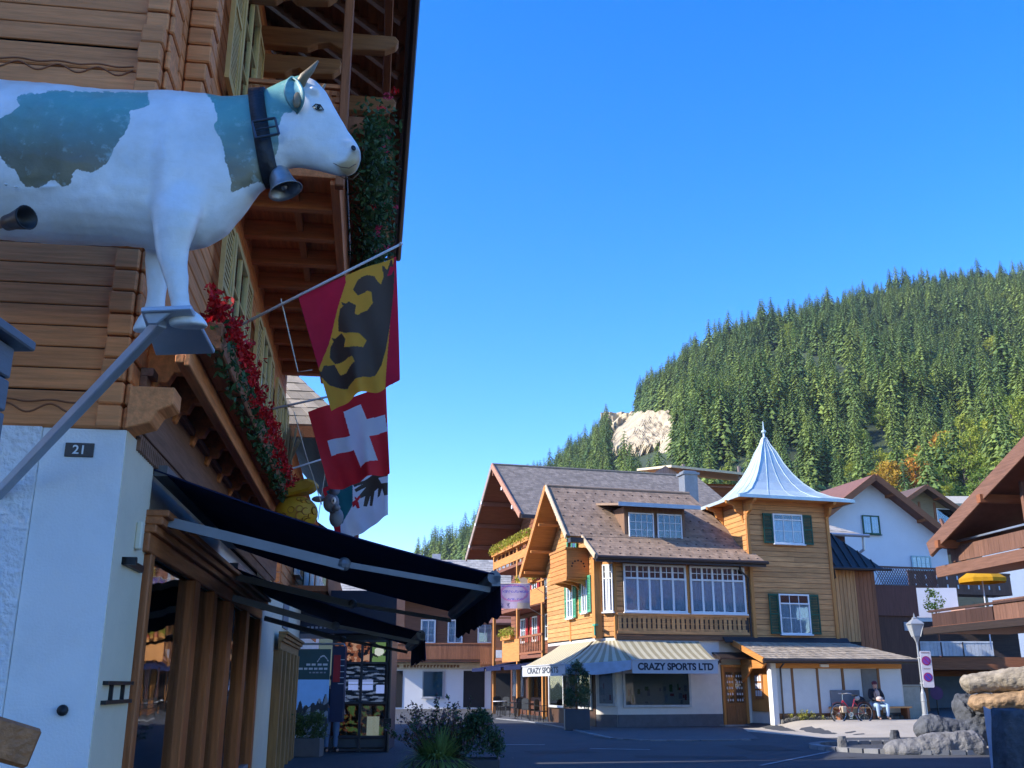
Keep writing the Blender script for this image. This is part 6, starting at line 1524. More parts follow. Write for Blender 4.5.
mb=MB(); mb.box(-.2,.25,-.6,.6,.35,.6); mb.box(-.15,-.1,-.5,-.45,0,.35); mb.box(.15,.2,-.5,-.45,0,.35); mb.box(.15,.2,.45,.5,0,.35); mb.box(-.15,-.1,.45,.5,0,.35); mb.build('box',mat('box_ochre_wood',(.2,.11,.05),.7),t)
mb=MB()
for i in range(18): mb.leaves((rng.uniform(-.1,.3),rng.uniform(-.5,.5),rng.uniform(.6,.95)),(.14,.14,.14),50,.07,rng,0,.2)
mb.build('foliage',leaf,t)

# ============================================================ people
skin=mat('skin',(.5,.28,.2),.6,namt=.08,bump=0); denim=mat('light_denim',(.3,.42,.58),.85,namt=.2,bump=.1); jkt=mat('dark_jacket',(.02,.022,.03),.85,namt=.2); shirt=mat('pale_shirt',(.45,.33,.28),.85,namt=.2); shoe=mat('shoe_dark',(.03,.03,.035),.6); hatm=mat('cap_maroon',(.13,.03,.04),.8); hairm=mat('hair_brown',(.06,.035,.02),.8)
def skinmesh(name,J,E,rad,m,parent,root=0,sub=2):
    me=bpy.data.meshes.new(name); ks=list(J); ix={k:i for i,k in enumerate(ks)}
    me.from_pydata([J[k] for k in ks],[(ix[a],ix[b]) for a,b in E],[]); o=bpy.data.objects.new(name,me); COL.objects.link(o)
    o.modifiers.new('s','SKIN'); sv=me.skin_vertices.new() if not me.skin_vertices else me.skin_vertices[0]
    sv=me.skin_vertices[0]
    for k in ks:
        r_=rad[k]; sv.data[ix[k]].radius=(r_,r_) if not isinstance(r_,tuple) else r_
    sv.data[ix[ks[root]]].use_root=True
    o.modifiers.new('u','SUBSURF').levels=sub; o.modifiers['u'].render_levels=sub
    dg=bpy.context.evaluated_depsgraph_get(); nm=bpy.data.meshes.new_from_object(o.evaluated_get(dg)); bpy.data.objects.remove(o)
    nm.materials.clear(); nm.materials.append(m); nm.polygons.foreach_set('use_smooth',[True]*len(nm.polygons))
    o=bpy.data.objects.new(name,nm); COL.objects.link(o); o.parent=parent; return o
def person(pos,rot,label,pose,tm,jm,sm,hat):
    t=thing('person',label,'person',pos,rot); J={}
    if pose=='sit':
        J=dict(pel=(0,0,.52),spi=(0,.03,.72),che=(0,.05,.95),nec=(0,.04,1.1),hed=(0,.0,1.2),top=(0,-.0,1.31))
        for s_,n in ((-1,'l'),(1,'r')):
            J.update({n+'hip':(s_*.1,-.02,.5),n+'kne':(s_*.2,-.45,.52),n+'ank':(s_*.17,-.42,.1),n+'toe':(s_*.19,-.6,.05),n+'sho':(s_*.19,.04,1.04),n+'elb':(s_*.27,-.05,.78),n+'wri':(s_*.12,-.3,.7),n+'han':(s_*.07,-.37,.68)})
    else:
        J=dict(pel=(0,0,.92),spi=(0,0,1.1),che=(0,0,1.32),nec=(0,0,1.48),hed=(0,-.02,1.56),top=(0,-.02,1.7))
        for s_,n in ((-1,'l'),(1,'r')):
            J.update({n+'hip':(s_*.1,0,.88),n+'kne':(s_*.11,-.04,.48),n+'ank':(s_*.11,.0,.09),n+'toe':(s_*.13,-.17,.04),n+'sho':(s_*.19,0,1.4),n+'elb':(s_*.26,.0,1.12),n+'wri':(s_*.24,-.14,.92),n+'han':(s_*.23,-.19,.86)})
    rad=dict(pel=.13,spi=.12,che=.14,nec=.055,hed=.095,top=.075)
    for n in 'lr': rad.update({n+'hip':.095,n+'kne':.062,n+'ank':.042,n+'toe':.04,n+'sho':.07,n+'elb':.048,n+'wri':.032,n+'han':.035})
    E=[('pel','spi'),('spi','che'),('che','nec'),('nec','hed'),('hed','top')]
    for n in 'lr': E+=[('pel',n+'hip'),(n+'hip',n+'kne'),(n+'kne',n+'ank'),(n+'ank',n+'toe'),('che',n+'sho'),(n+'sho',n+'elb'),(n+'elb',n+'wri'),(n+'wri',n+'han')]
    skinmesh('body',J,E,rad,skin,t)
    sc=lambda ks,f: {k:rad[k]*f for k in ks}
    ks=['pel','spi','che','lsho','lelb','lwri','rsho','relb','rwri']; skinmesh('jacket',{k:J[k] for k in ks},[e for e in E if e[0] in ks and e[1] in ks],sc(ks,1.2),jm,t)
    ks=['pel','lhip','lkne','lank','rhip','rkne','rank']; skinmesh('trousers',{k:J[k] for k in ks},[e for e in E if e[0] in ks and e[1] in ks],sc(ks,1.22),tm,t)
    for n in 'lr': skinmesh('shoe',{k:J[n+k] for k in ('ank','toe')},[('ank','toe')],dict(ank=.052,toe=.05),shoe,t,sub=1)
    h=Vector(J['hed']); tp=Vector(J['top'])
    mb=MB(); mb.ball((h+tp)/2+Vector((0,.025,.04)),(.1,.115,.09),12); mb.build('hair' if not hat else 'cap',hat or hairm,t,smooth=True)
    mb=MB(); c=(h+tp)/2
    mb.ball(c+Vector((0,-.1,-.02)),(.014,.02,.025),8); mb.build('nose',skin,t,smooth=True)
    for s_ in (-1,1): mb=MB(); mb.ball(c+Vector((s_*.035,-.085,.01)),(.012,.008,.008),8); mb.build('eye',MATS['eye_dark'],t)
    # hands: palm, four curled fingers and a thumb
    for n,s_ in (('l',-1),('r',1)):
        w_=Vector(J[n+'han']); JJ={'p0':tuple(w_+Vector((0,.03,0))),'p1':tuple(w_+Vector((0,-.03,0)))}; EE=[('p0','p1')]; RR={'p0':.026,'p1':.03}
        for k in range(4):
            x=(k-1.5)*.018; a=f'f{k}'; JJ[a+'a']=tuple(w_+Vector((x,-.06,0))); JJ[a+'b']=tuple(w_+Vector((x,-.085-.008*(k in(1,2)),-.02))); EE+=[('p1',a+'a'),(a+'a',a+'b')]; RR[a+'a']=.009; RR[a+'b']=.008
        JJ['ta']=tuple(w_+Vector((-s_*.035,-.03,0))); EE+=[('p0','ta')]; RR['ta']=.011
        skinmesh('hand',JJ,EE,RR,skin,t,sub=1)
    return t,J
gz=.27
fx=C.world(9.3,-2.5,gz)
t,J=person((fx.x,fx.y,gz),C.deg-8,'person in dark jacket, maroon cap and light jeans sitting on the bench','sit',denim,jkt,shoe,hatm)
mb=MB(); mb.ball((0,-.08,.9),(.12,.06,.18),12); mb.build('shirt_front',shirt,t,smooth=True)
bg=thing('shoulder_bag','pale bag held in the lap of the seated person','bag',(fx.x+.02,fx.y-.28,gz+.68)); mb=MB(); mb.ball((0,0,.06),(.13,.1,.09),12); mb.build('pouch',mat('bag_pale',(.5,.45,.42),.8),bg,smooth=True); mb=MB(); mb.tube([(-.1,0,.1),(-.12,.12,.35),(0,.22,.45)],.012,5); mb.build('strap',jkt,bg)
t=thing('bench','wooden bench with a tall grey back board behind the bicycle','bench',tuple(C.world(9.2,-2.15,gz)),C.deg)
mb=MB(); mb.box(-1.6,1.7,-.25,.2,.4,.46); mb.build('seat',hon,t,bevel=.01)
mb=MB(); mb.box(-1.45,-.2,.2,.25,.45,1.05); mb.build('backrest',mat('grey_board',(.2,.2,.21),.8),t,bevel=.01)
for x in (-1.4,0,1.5): mb=MB(); mb.box(x,x+.1,-.2,.2,0,.4); mb.build('leg',dkz,t)
b0=at(330,756,24.62)
person((b0.x,24.62,0),25,'person in blue jeans standing half hidden between poster and kiosk','stand',mat('mid_denim',(.12,.2,.33),.85),jkt,shoe,None)
# ============================================================ bicycle
p0=C.z(829,727,.2); 
t=thing('bicycle','red bicycle with pale fenders leaning by the bench','bicycle',tuple(C.world(6.95,-3.6,.2)),C.deg+4)
fr=mat('bike_red',(.35,.015,.02),.35,coat=.4,bump=0); rub=mat('tyre_rubber',(.02,.02,.02),.8); chrome=mat('chrome',(.5,.5,.5),.25,metal=.9,bump=0)
for x in (0,1.12):
    mb=MB(); pts=[(x+.33*math.cos(a*PI/14),0,.34+.33*math.sin(a*PI/14)) for a in range(29)]; mb.tube(pts,.02,8,caps=False); wo=mb.build('wheel',rub,t,smooth=True)
    mb=MB(); pts=[(x+.3*math.cos(a*PI/14),0,.34+.3*math.sin(a*PI/14)) for a in range(29)]; mb.tube(pts,.011,6,caps=False)
    for k in range(14): a=k*PI/7; mb.tube([(x,0.02*(-1)**k,.34),(x+.3*math.cos(a),0,.34+.3*math.sin(a))],.003,3)
    mb.tube([(x,-.05,.34),(x,.05,.34)],.025,8); mb.build('rim',chrome,wo)
    mb=MB(); pts=[(x+.375*math.cos(a*PI/14),0,.34+.375*math.sin(a*PI/14)) for a in range(1,12 if x else 11)]; mb.tube(pts,.018,6); mb.build('fender',mat('fender_dark',(.1,.03,.03),.4),t)
bb=(.52,0,.3); sd_=(.72,0,.82); hd=(.2,0,.78); hl=(.16,0,.62)
mb=MB(); mb.tube([hd,hl,(0,0,.34)],[.018,.02,.014],8); mb.tube([hl,bb],.022,8); mb.tube([hd,(.45,0,.5),(.62,0,.55)],.02,8); mb.tube([bb,sd_],.018,8); mb.tube([bb,(1.12,0,.34)],.013,6); mb.tube([(.68,0,.72),(1.12,0,.34)],.012,6); mb.build('frame',fr,t,smooth=True)
mb=MB(); mb.tube([hd,(.22,0,.98)],.014,6); mb.tube([(.4,-.28,1.0),(.25,-.26,1.02),(.2,-.1,1.0),(.2,.1,1.0),(.25,.26,1.02),(.4,.28,1.0)],.013,6); mb.build('handlebar',chrome,t)
mb=MB(); mb.tube([sd_,(.74,0,.92)],.013,6); mb.ball((.76,0,.94),(.14,.08,.035),10); mb.build('saddle',rub,t,smooth=True)
mb=MB(); mb.lathe([(0,-.02),(.09,-.02),(.09,.02),(0,.02)],14,bb,0,Matrix.Rotation(PI/2,3,'X')); mb.tube([(.42,-.08,.18),(.52,-.04,.3),(.62,.08,.42)],.01,5); mb.box(.36,.48,-.13,-.05,.16,.19); mb.build('crank',chrome,t)
mb=MB(); mb.box(.95,1.35,-.08,.08,.74,.76); mb.tube([(1.3,-.06,.75),(1.12,-.04,.34)],.006,4); mb.tube([(1.3,.06,.75),(1.12,.04,.34)],.006,4); mb.build('carrier',MATS['black_metal'],t)
mb=MB(); mb.box(.1,.28,-.1,.1,.36,.58); mb.build('front_bag',mat('bag_cream',(.5,.4,.28),.8),t,bevel=.02)
mb=MB(); mb.tube([(.7,.0,.3),(.78,-.14,0.01)],.01,5); mb.build('kickstand',chrome,t)
t=thing('backpack','dark backpack and coat heaped on the bench between bicycle and person','bag',tuple(C.world(8.75,-2.3,gz+.46)),C.deg)
mb=MB(); mb.ball((0,0,.17),(.22,.14,.2),14); mb.ball((.12,-.03,.05),(.14,.1,.1),10); mb.build('sack',jkt,t,smooth=True); mb=MB(); mb.ball((-.14,-.02,.3),(.12,.1,.1),12); mb.build('pale_bundle',mat('bag_pale',(.5,.45,.42)),t,smooth=True)

# ============================================================ ground
asph=mat('asphalt',(.062,.064,.068),.9,nscale=.6,namt=.18,bump=.5,bscale=60,dirt=.3)
def gh(p):
    l=C.loc(p); 
    f=lambda a,b,v: max(0,min(1,(v-a)/(b-a)))
    s1=f(4.6,6.5,l.x); s2=f(-9,-4,l.y); s3=f(13,22,l.x); sm=lambda v:v*v*(3-2*v)
    return .27*sm(s1)*sm(s2)*(1)+.25*sm(s3)*sm(s2)
def sheet(name,x0,x1,y0,y1,dz,step,m):
    nx,ny=int((x1-x0)/step),int((y1-y0)/step); vs=[];fs=[]
    for j in range(ny+1):
        for i in range(nx+1):
            x,y=x0+(x1-x0)*i/nx,y0+(y1-y0)*j/ny; vs.append((x,y,gh((x,y,0))+dz))
    for j in range(ny):
        for i in range(nx): a=j*(nx+1)+i; fs.append((a,a+1,a+nx+2,a+nx+1))
    mb=MB(); mb.v=vs; mb.f=fs; mb.m=[0]*len(fs); return tag(mb.build(name,m,smooth=True),kind='structure')
sheet('street',-30,45,-20,100,0,.75,asph)
mb=MB(); mb.box(-3000,3000,-1500,4000,-1.2,-.06); tag(mb.build('ground',mat('meadow',(.05,.075,.025),.95,nscale=.05,namt=.3)),kind='structure')
# pale paving before the panelled wall, laid as a sheet on the slope
pave=mat('pale_paving',(.4,.35,.28),.9,nscale=.7,namt=.12,bump=.3,bscale=30,dirt=.2)
mb=MB(); nx,ny=60,36
vs=[]
for j in range(ny+1):
    for i in range(nx+1):
        lx=3.0+17*i/nx; ly=-9.5+(9.5-2.0+.15)*j/ny if False else -8.6+6.75*j/ny
        ly-= .8*math.sin(i/nx*PI)*(1-j/ny); p=C.world(lx,ly); vs.append((p.x,p.y,gh(p)+.006))
mb.v=vs; mb.f=[(j*(nx+1)+i,j*(nx+1)+i+1,(j+1)*(nx+1)+i+1,(j+1)*(nx+1)+i) for j in range(ny) for i in range(nx)]; mb.m=[0]*len(mb.f); tag(mb.build('pavement',pave,smooth=True),kind='structure')
# kerb of the footway in front of the shop
mb=MB(); 
def kerb(pts,w=.14,h=.09):
    for i in range(len(pts)-1):
        a,b=Vector((*pts[i],0)),Vector((*pts[i+1],0)); d=(b-a).normalized(); n_=Vector((-d.y,d.x,0))*w/2; g=d*.006
        za,zb3=gh(a),gh(b); a=a+g;b=b-g
        lo=[a-n_,b-n_,b+n_,a+n_]; zs=[za,zb3,zb3,za]; mb.hexa([(p.x,p.y,z-.05) for p,z in zip(lo,zs)],[(p.x,p.y,z+h) for p,z in zip(lo,zs)])
pp=[]
for (px,py) in ((497,719),(530,722),(560,727),(585,733),(612,739),(650,741),(700,741),(760,740)):
    q=W.z(px,py,0); pp.append((q.x,q.y))
fine=[]
for i in range(len(pp)-1):
    for k in range(6): f=k/6; fine.append((pp[i][0]+(pp[i+1][0]-pp[i][0])*f,pp[i][1]+(pp[i+1][1]-pp[i][1])*f))
kerb(fine,.13,.035); tag(mb.build('kerb',MATS['kerb_stone']),kind='structure')
# footway sheet
q=[W.z(x,y,0) for x,y in ((497,719),(530,722),(560,727),(585,733),(612,739),(650,741),(700,741),(760,740))]
poly=[(p.x,p.y) for p in q]+[tuple(C.world(4.9,-.02))[:2],tuple(C.world(-.6,.6))[:2],tuple(C.world(-.8,9))[:2],tuple(H.world(-.5,0))[:2]]
mb=MB(); mb.add([(x,y,.02) for x,y in poly],[tuple(range(len(poly)))]); tag(mb.build('footway',mat('footway_asphalt',(.085,.085,.088),.9,namt=.15,bump=.4,bscale=50,dirt=.2)),kind='structure')
# repaired patches and a crack line
mb=MB()
for (px,py,w_,d_,r_) in ((560,752,1.6,1.1,.2),(690,757,2.4,.7,-.1),(610,738,.9,.9,.4),(760,748,1.2,2.2,.1),(430,728,1.4,2.6,.1)):
    q=W.z(px,py,0); c_,s_=math.cos(r_),math.sin(r_); mb.add([(q.x+x*c_-y*s_,q.y+x*s_+y*c_,.005) for x,y in ((-w_/2,-d_/2),(w_/2,-d_/2),(w_/2,d_/2),(-w_/2,d_/2))],[(0,1,2,3)])
tag(mb.build('road_patch',mat('fresh_asphalt',(.035,.036,.038),.85,namt=.2,bump=.4,bscale=60)),kind='structure')
mb=MB(); rr=random.Random(3)
for (a,b) in (((500,760),(640,742)),((640,765),(860,757)),((410,742),(520,735))):
    A,B=W.z(*a,0),W.z(*b,0); n_=30; pts=[A.lerp(B,i/n_)+Vector((rr.uniform(-.12,.12),rr.uniform(-.12,.12),.008)) for i in range(n_+1)]
    for p,q in zip(pts,pts[1:]): d=(q-p).normalized(); s_=Vector((-d.y,d.x,0))*.018; mb.add([p-s_,q-s_,q+s_,p+s_],[(0,1,2,3)])
tag(mb.build('road_crack',mat('tar_seam',(.015,.015,.016),.6)),kind='structure')
# worn road lines and a manhole
mb=MB()
def line(a,b,w):
    A,B=W.z(*a,0),W.z(*b,0); d=(B-A).normalized(); n_=Vector((-d.y,d.x,0))*w/2; k=10
    for i in range(k):
        p,q_=A.lerp(B,i/k),A.lerp(B,(i+1)/k); mb.add([(v.x,v.y,.01) for v in (p-n_,q_-n_,q_+n_,p+n_)],[(0,1,2,3)])
line((500,745),(545,745),.18); line((590,749),(650,750),.2); line((760,766),(830,752),.1); line((400,706),(470,706),.3)
tag(mb.build('road_marking',mat('worn_paint',(.3,.3,.3),.9,nscale=3,namt=.5)),kind='structure')
mb=MB(); q=W.z(495,746,0); mb.lathe([(0,.012),(.3,.012),(.3,.004)],24,(q.x,q.y,0)); tag(mb.build('manhole_cover',MATS['grey_metal']),'round metal manhole cover in the asphalt just right of the planters','manhole')
# low stone strip below the panelled wall, with weeds
mb=MB()
for i in range(60):
    x=5.6+i*.09; p=C.world(x,-2.05,.0)
    mb.ball((p.x,p.y,gh(p)+.05),(rng.uniform(.06,.12),rng.uniform(.05,.1),rng.uniform(.05,.14)),6)
tag(mb.build('rubble_strip',mat('rubble',(.13,.12,.1),.95,island=.4)),'strip of rubble stones along the foot of the panelled wall','stones')
mb=MB()
for i in range(16):
    x=rng.uniform(5.6,7.0) if i<11 else rng.uniform(5.6,11); p=C.world(x,-2.15,0); mb.leaves((p.x,p.y,gh(p)+rng.uniform(.05,.3)),(.12,.08,.14),22,.06,rng,0,.2)
tag(mb.build('weeds',ygr),kind='stuff')
# ============================================================ forested mountain
rng=random.Random(5)
PIX=[(a,b+(11 if a>560 else 4)) for a,b in [(300,560),(400,575),(432,568),(455,558),(480,545),(510,524),(540,499),(565,474),(590,452),(612,426),(640,400),(665,382),(690,366),(720,352),(750,342),(790,332),(825,318),(850,306),(880,299),(910,292),(960,288),(1024,286),(1100,276),(1250,262)]]
YR=640.0
RID=[((px-512)/990.0/ray(px,py).y, ray(px,py).z/ray(px,py).y) for px,py in PIX]
def ridge(a):
    if a<=RID[0][0]: return RID[0][1]
    for i in range(len(RID)-1):
        if a<=RID[i+1][0]:
            f=(a-RID[i][0])/(RID[i+1][0]-RID[i][0]); return RID[i][1]+(RID[i+1][1]-RID[i][1])*f
    return RID[-1][1]
Y0=170.0
def hill(x,y):
    a=x/y; t=max(0,min(1.0,(y-Y0)/(YR-Y0))); zr=EYE+ridge(a)*YR
    z=zr*(t**.96) if y<YR else zr-(y-YR)*.35
    fold=24*mn.noise(Vector((x*.011+3,y*.004,0)))+9*mn.noise(Vector((x*.03,y*.01,2)))
    return z+fold*min(1,t*3)*min(1,abs(YR-y)/120+.05)
# nearer spur rising to the right
SP=[((px-512)/990.0/ray(px,py).y, ray(px,py).z/ray(px,py).y) for px,py in ((700,560),(780,520),(840,498),(880,478),(920,452),(960,425),(1000,402),(1024,388),(1100,350),(1250,300))]
YS=330.0
def spur(x,y):
    a=x/y
    if a<SP[0][0]: return -50
    r=SP[-1][1]
    for i in range(len(SP)-1):
        if a<=SP[i+1][0]: f=(a-SP[i][0])/(SP[i+1][0]-SP[i][0]); r=SP[i][1]+(SP[i+1][1]-SP[i][1])*f; break
    t=max(0,min(1,(y-130)/(YS-130))); zr=EYE+r*YS
    return (zr*t**.9 if y<YS else zr-(y-YS)*.55)+4*mn.noise(Vector((x*.02,y*.02,7)))*t
def terr(x,y): return max(hill(x,y),spur(x,y))
def grid(name,fn,x0,x1,y0,y1,nx,ny,m,warp=True):
    mb=MB(); vs=[]
    for j in range(ny+1):
        y=y0+(y1-y0)*j/ny
        for i in range(nx+1): x=(x0+(x1-x0)*i/nx)*y; vs.append((x,y,fn(x,y)))
    mb.v=vs; mb.f=[(j*(nx+1)+i,j*(nx+1)+i+1,(j+1)*(nx+1)+i+1,(j+1)*(nx+1)+i) for j in range(ny) for i in range(nx)]; mb.m=[0]*len(mb.f)
    return tag(mb.build(name,m,smooth=True),kind='structure')
floor_m=mat('forest_floor',(.035,.05,.018),.95,nscale=.05,namt=.4)
grid('mountain_slope',terr,-.34,.9,131,900,150,130,floor_m)
# pale rock face
ROCK=[(608,455),(610,430),(618,419),(640,413),(662,415),(677,425),(681,440),(674,455),(655,451),(640,457)]
def hitY(px,py):
    d=ray(px,py); y=200.0
    while y<760:
        if EYE+d.z/d.y*y<hill(d.x/d.y*y,y): return y
        y+=3
    return 640.0
def rockface():
    pts=ROCK
    mb=MB(); n=90; m_=60; vs=[]
    for j in range(m_+1):
        for i in range(n+1):
            px=602+82*i/n; py=408+56*j/m_
            Yc=hitY(px,py); p=at(px,py,Yc); d=18*abs(mn.noise(Vector((p.x*.06,p.z*.02,1))))+8*mn.noise(Vector((p.x*.2,p.z*.07,3)))+4*mn.noise(Vector((p.x*.6,p.z*.3,5)))
            e=max(-1,min(1,sdist(px,py,pts)/3+1.2*mn.noise(Vector((px*.2,py*.2,3))))); y=Yc+d*.6-4-e*14; q=at(px,py,Yc); vs.append((q.x,y,q.z))
    mb.v=vs; mb.f=[(j*(n+1)+i,(j+1)*(n+1)+i,(j+1)*(n+1)+i+1,j*(n+1)+i+1) for j in range(m_) for i in range(n)]; mb.m=[0]*len(mb.f)
    return tag(mb.build('rock_face',mat('limestone',(.42,.34,.22),.95,nscale=.12,namt=.5,bump=1.0,bscale=.6,stretch=(1,1,.5),dirt=.3)),'bare pale limestone cliff high on the wooded mountainside','cliff')
rockface()
# trees
def leafmat(name,c,c2,var=.35):
    m=bpy.data.materials.new(name); m.use_nodes=True; nt=m.node_tree; Lk=nt.links; b=nt.nodes['Principled BSDF']
    oi=nd(nt,'ShaderNodeObjectInfo'); g=nd(nt,'ShaderNodeNewGeometry'); tc=nd(nt,'ShaderNodeTexCoord'); no=nd(nt,'ShaderNodeTexNoise'); no.inputs['Scale'].default_value=.012; Lk.new(g.outputs['Position'],no.inputs['Vector'])
    ad=nd(nt,'ShaderNodeMath',operation='ADD'); Lk.new(oi.outputs['Random'],ad.inputs[0]); Lk.new(no.outputs[0],ad.inputs[1])
    mr=nd(nt,'ShaderNodeMapRange'); mr.inputs[1].default_value=.55; mr.inputs[2].default_value=1.6; Lk.new(ad.outputs[0],mr.inputs[0])
    mi=nd(nt,'ShaderNodeMix',data_type='RGBA'); mi.inputs['A'].default_value=(*c,1); mi.inputs['B'].default_value=(*c2,1); Lk.new(mr.outputs[0],mi.inputs['Factor'])
    r2=nd(nt,'ShaderNodeMapRange'); r2.inputs[3].default_value=1-var; r2.inputs[4].default_value=1+var; Lk.new(g.outputs['Random Per Island'],r2.inputs[0])
    vm=nd(nt,'ShaderNodeVectorMath',operation='SCALE'); Lk.new(mi.outputs['Result'],vm.inputs[0]); Lk.new(r2.outputs[0],vm.inputs['Scale']); Lk.new(vm.outputs[0],b.inputs['Base Color']); b.inputs['Roughness'].default_value=.75
    t=nd(nt,'ShaderNodeBsdfTranslucent'); Lk.new(vm.outputs[0],t.inputs[0]); ms=nd(nt,'ShaderNodeMixShader'); ms.inputs[0].default_value=.25; Lk.new(b.outputs[0],ms.inputs[1]); Lk.new(t.outputs[0],ms.inputs[2]); Lk.new(ms.outputs[0],nt.nodes['Material Output'].inputs[0])
    return m
conm=leafmat('spruce_needles',(.08,.145,.035),(.22,.28,.05)); decm=leafmat('green_leaves',(.12,.2,.025),(.3,.32,.03)); autm=leafmat('autumn_leaves',(.42,.3,.02),(.42,.17,.012))
trk=mat('bark',(.09,.07,.055),.9)
def conifer(seed,tall=1.0,wide=1.0,dens=1.0):
    r=random.Random(seed); mb=MB(); Ht=22.0*tall
    mb.tube([(0,0,-2),(0,0,Ht*.5),(0,0,Ht*.92)],[.28,.17,.03],5,1)
    nw=int(24*dens)
    for w in range(nw):
        f=w/nw; z=Ht*(.07+.9*f); R_=(Ht*.225*wide)*(1-f)**.66*(.75+.5*r.random())+.28; nb=int(10-4*f)
        for b in range(nb):
            a=2*PI*(b+r.random()*.8)/nb; L_=R_*(.65+.5*r.random()); d=Vector((math.cos(a),math.sin(a),0)); s=Vector((-d.y,d.x,0)); dr=.28+.25*r.random()
            wd_=L_*(.26+.14*r.random()); p0=Vector((0,0,z)); 
            for k in range(3):
                g0,g1=k/3,(k+1)/3; c0=p0+d*L_*g0-Vector((0,0,dr*L_*g0*g0*1.6)); c1=p0+d*L_*g1-Vector((0,0,dr*L_*g1*g1*1.6)); off=s*wd_*(1-g0*.6)*(1 if k%2 else -1)*.25
                q=s*wd_*(1-g0*.55); m1=(c0+c1)/2+off
                mb.add([c0,m1+q*.9-Vector((0,0,.25*L_*.3)),c1+d*L_*.05,m1-q*.9-Vector((0,0,.25*L_*.3))],[(0,1,2,3)])
    return mb
def deciduous(seed,Ht=14.0,m=None):
    r=random.Random(seed); mb=MB(); mb.tube([(0,0,-1.5),(0,0,Ht*.35),(.3,.2,Ht*.8)],[.3,.22,.06],6,1)
    for k in range(5):
        a=r.random()*6.28; mb.tube([(0,0,Ht*.3),(math.cos(a)*Ht*.12,math.sin(a)*Ht*.12,Ht*.5),(math.cos(a)*Ht*.22,math.sin(a)*Ht*.22,Ht*.7)],[.14,.09,.03],4,1)
    for k in range(46):
        a=r.random()*6.28; e=r.uniform(-.9,1.4); rr_=Ht*.27*r.uniform(.5,1); c=Vector((rr_*math.cos(a)*math.cos(e),rr_*math.sin(a)*math.cos(e),Ht*.55+Ht*.38*math.sin(e)*r.uniform(.6,1)))
        s=Ht*r.uniform(.06,.13); mb.leaves(c,(s,s,s*.8),42,Ht*.05,r,0,.35)
    return mb
TREES=[]
def vis(x,y,z):
    f=y*CT+(z-EYE)*ST; u=-y*ST+(z-EYE)*CT; return 512+FPX*x/f,384-FPX*u/f
spots=[]
tries=0
while len(spots)<10500 and tries<60000:
    tries+=1
    y=150+(YR+25-150)*math.sqrt(rng.random()); a=rng.uniform(-.13,.6); x=a*y
    h,s=hill(x,y),spur(x,y)
    if max(h,s)<-1: continue
    z=max(h,s); px,py=vis(x,y,z)
    if not(395<px<1075) or py>575: continue
    q=vis(x,y,z+19)
    if inpoly(px,py,ROCK) or inpoly(px,(py+q[1])/2,ROCK): continue
    shrink=.4 if any(inpoly(px,q[1]+k_,ROCK) for k_ in (3,10,18)) else 1
    if px<565 and y<430: continue
    if mn.noise(Vector((x*.025,y*.012,11)))>.42: continue
    spots.append((x,y,z,px,py,s>h,shrink))
# spread them: drop those too close
cell={};keep=[]
for s in spots:
    k=(int(s[0]//(4.7 if s[1]>330 else 4.2)),int(s[1]//(7.0 if s[1]>330 else 5.2)))
    if k in cell: continue
    cell[k]=1; keep.append(s)
spots=keep
tm={}
con=[conifer(11),conifer(12,1.12,.9),conifer(13,.85,1.15),conifer(14,1.05,.8,.9),conifer(15,1.25,.85)]
con_me=[]
for i,mb in enumerate(con):
    o=mb.build('conifer',[conm,trk]); con_me.append(o.data); bpy.data.objects.remove(o)
dec=[deciduous(31),deciduous(32,12),deciduous(33,16)]
def dme(m):
    out=[]
    for mb in dec: o=mb.build('broadleaf',[m,trk]); out.append(o.data); bpy.data.objects.remove(o)
    return out
dec_me=dme(decm); aut_me=dme(autm)
def size(s): return 1000/s[1]
spots.sort(key=lambda s:-size(s))
rest=[]; ind=0
for i,s in enumerate(spots):
    x,y,z,px,py,sp,shr=s
    lowright=sp or (px>800 and y<330)
    # broadleaf belt at the foot of the forest
    pdec=.62 if (lowright and y<300 and px>830) else (.3 if (lowright and px>880) else (.12 if lowright else .04))
    kind='c'
    if rng.random()<pdec: kind='d'
    hidden=py>540 and 500<px<880 and y<230
    sc=shr*.88*(.6+.75*rng.random()**.8)*(.8 if y<320 else 1)*(1+.25*mn.noise(Vector((x*.02,y*.02,3))))
    if ind<290 and not hidden and py<540:
        me=rng.choice(con_me if kind=='c' else dec_me)
        o=bpy.data.objects.new('conifer_tree' if kind=='c' else 'broadleaf_tree',me); COL.objects.link(o)
        o.location=(x,y,z-.5); o.rotation_euler=(0,0,rng.random()*6.28); o.scale=(sc,sc,sc*rng.uniform(.9,1.15))
        tag(o,'dark green spruce in the dense wood on the mountainside' if kind=='c' else 'light green leafy tree among the spruces of the lower slope','tree','spruces of the wooded slope' if kind=='c' else 'leafy trees of the lower slope'); ind+=1
    else: rest.append((x,y,z,sc,kind))
# autumn trees at the forest foot
for i,(px,py,Y,sc,me,lab) in enumerate(((888,480,215,1.0,aut_me[0],'orange autumn tree at the forest foot, left of its yellow neighbour'),(914,468,215,1.2,aut_me[1],'golden autumn tree rising above the brown gable'),(940,458,250,1.25,aut_me[2],'yellow green autumn tree in the second row behind the golden one'),(985,474,215,1.1,dec_me[0],'bright green leafy tree beside the verge of the right chalet'),(874,486,228,.8,dec_me[2],'small yellowish tree at the left end of the autumn trees'),(960,474,230,1.2,dec_me[1],'broad green leafy tree above the tiny white house'))):
    p=at(px,py,Y); z=p.z-9*sc
    o=bpy.data.objects.new('broadleaf_tree',me); COL.objects.link(o); o.location=(p.x,Y,z); o.scale=(sc,)*3; tag(o,lab,'tree')
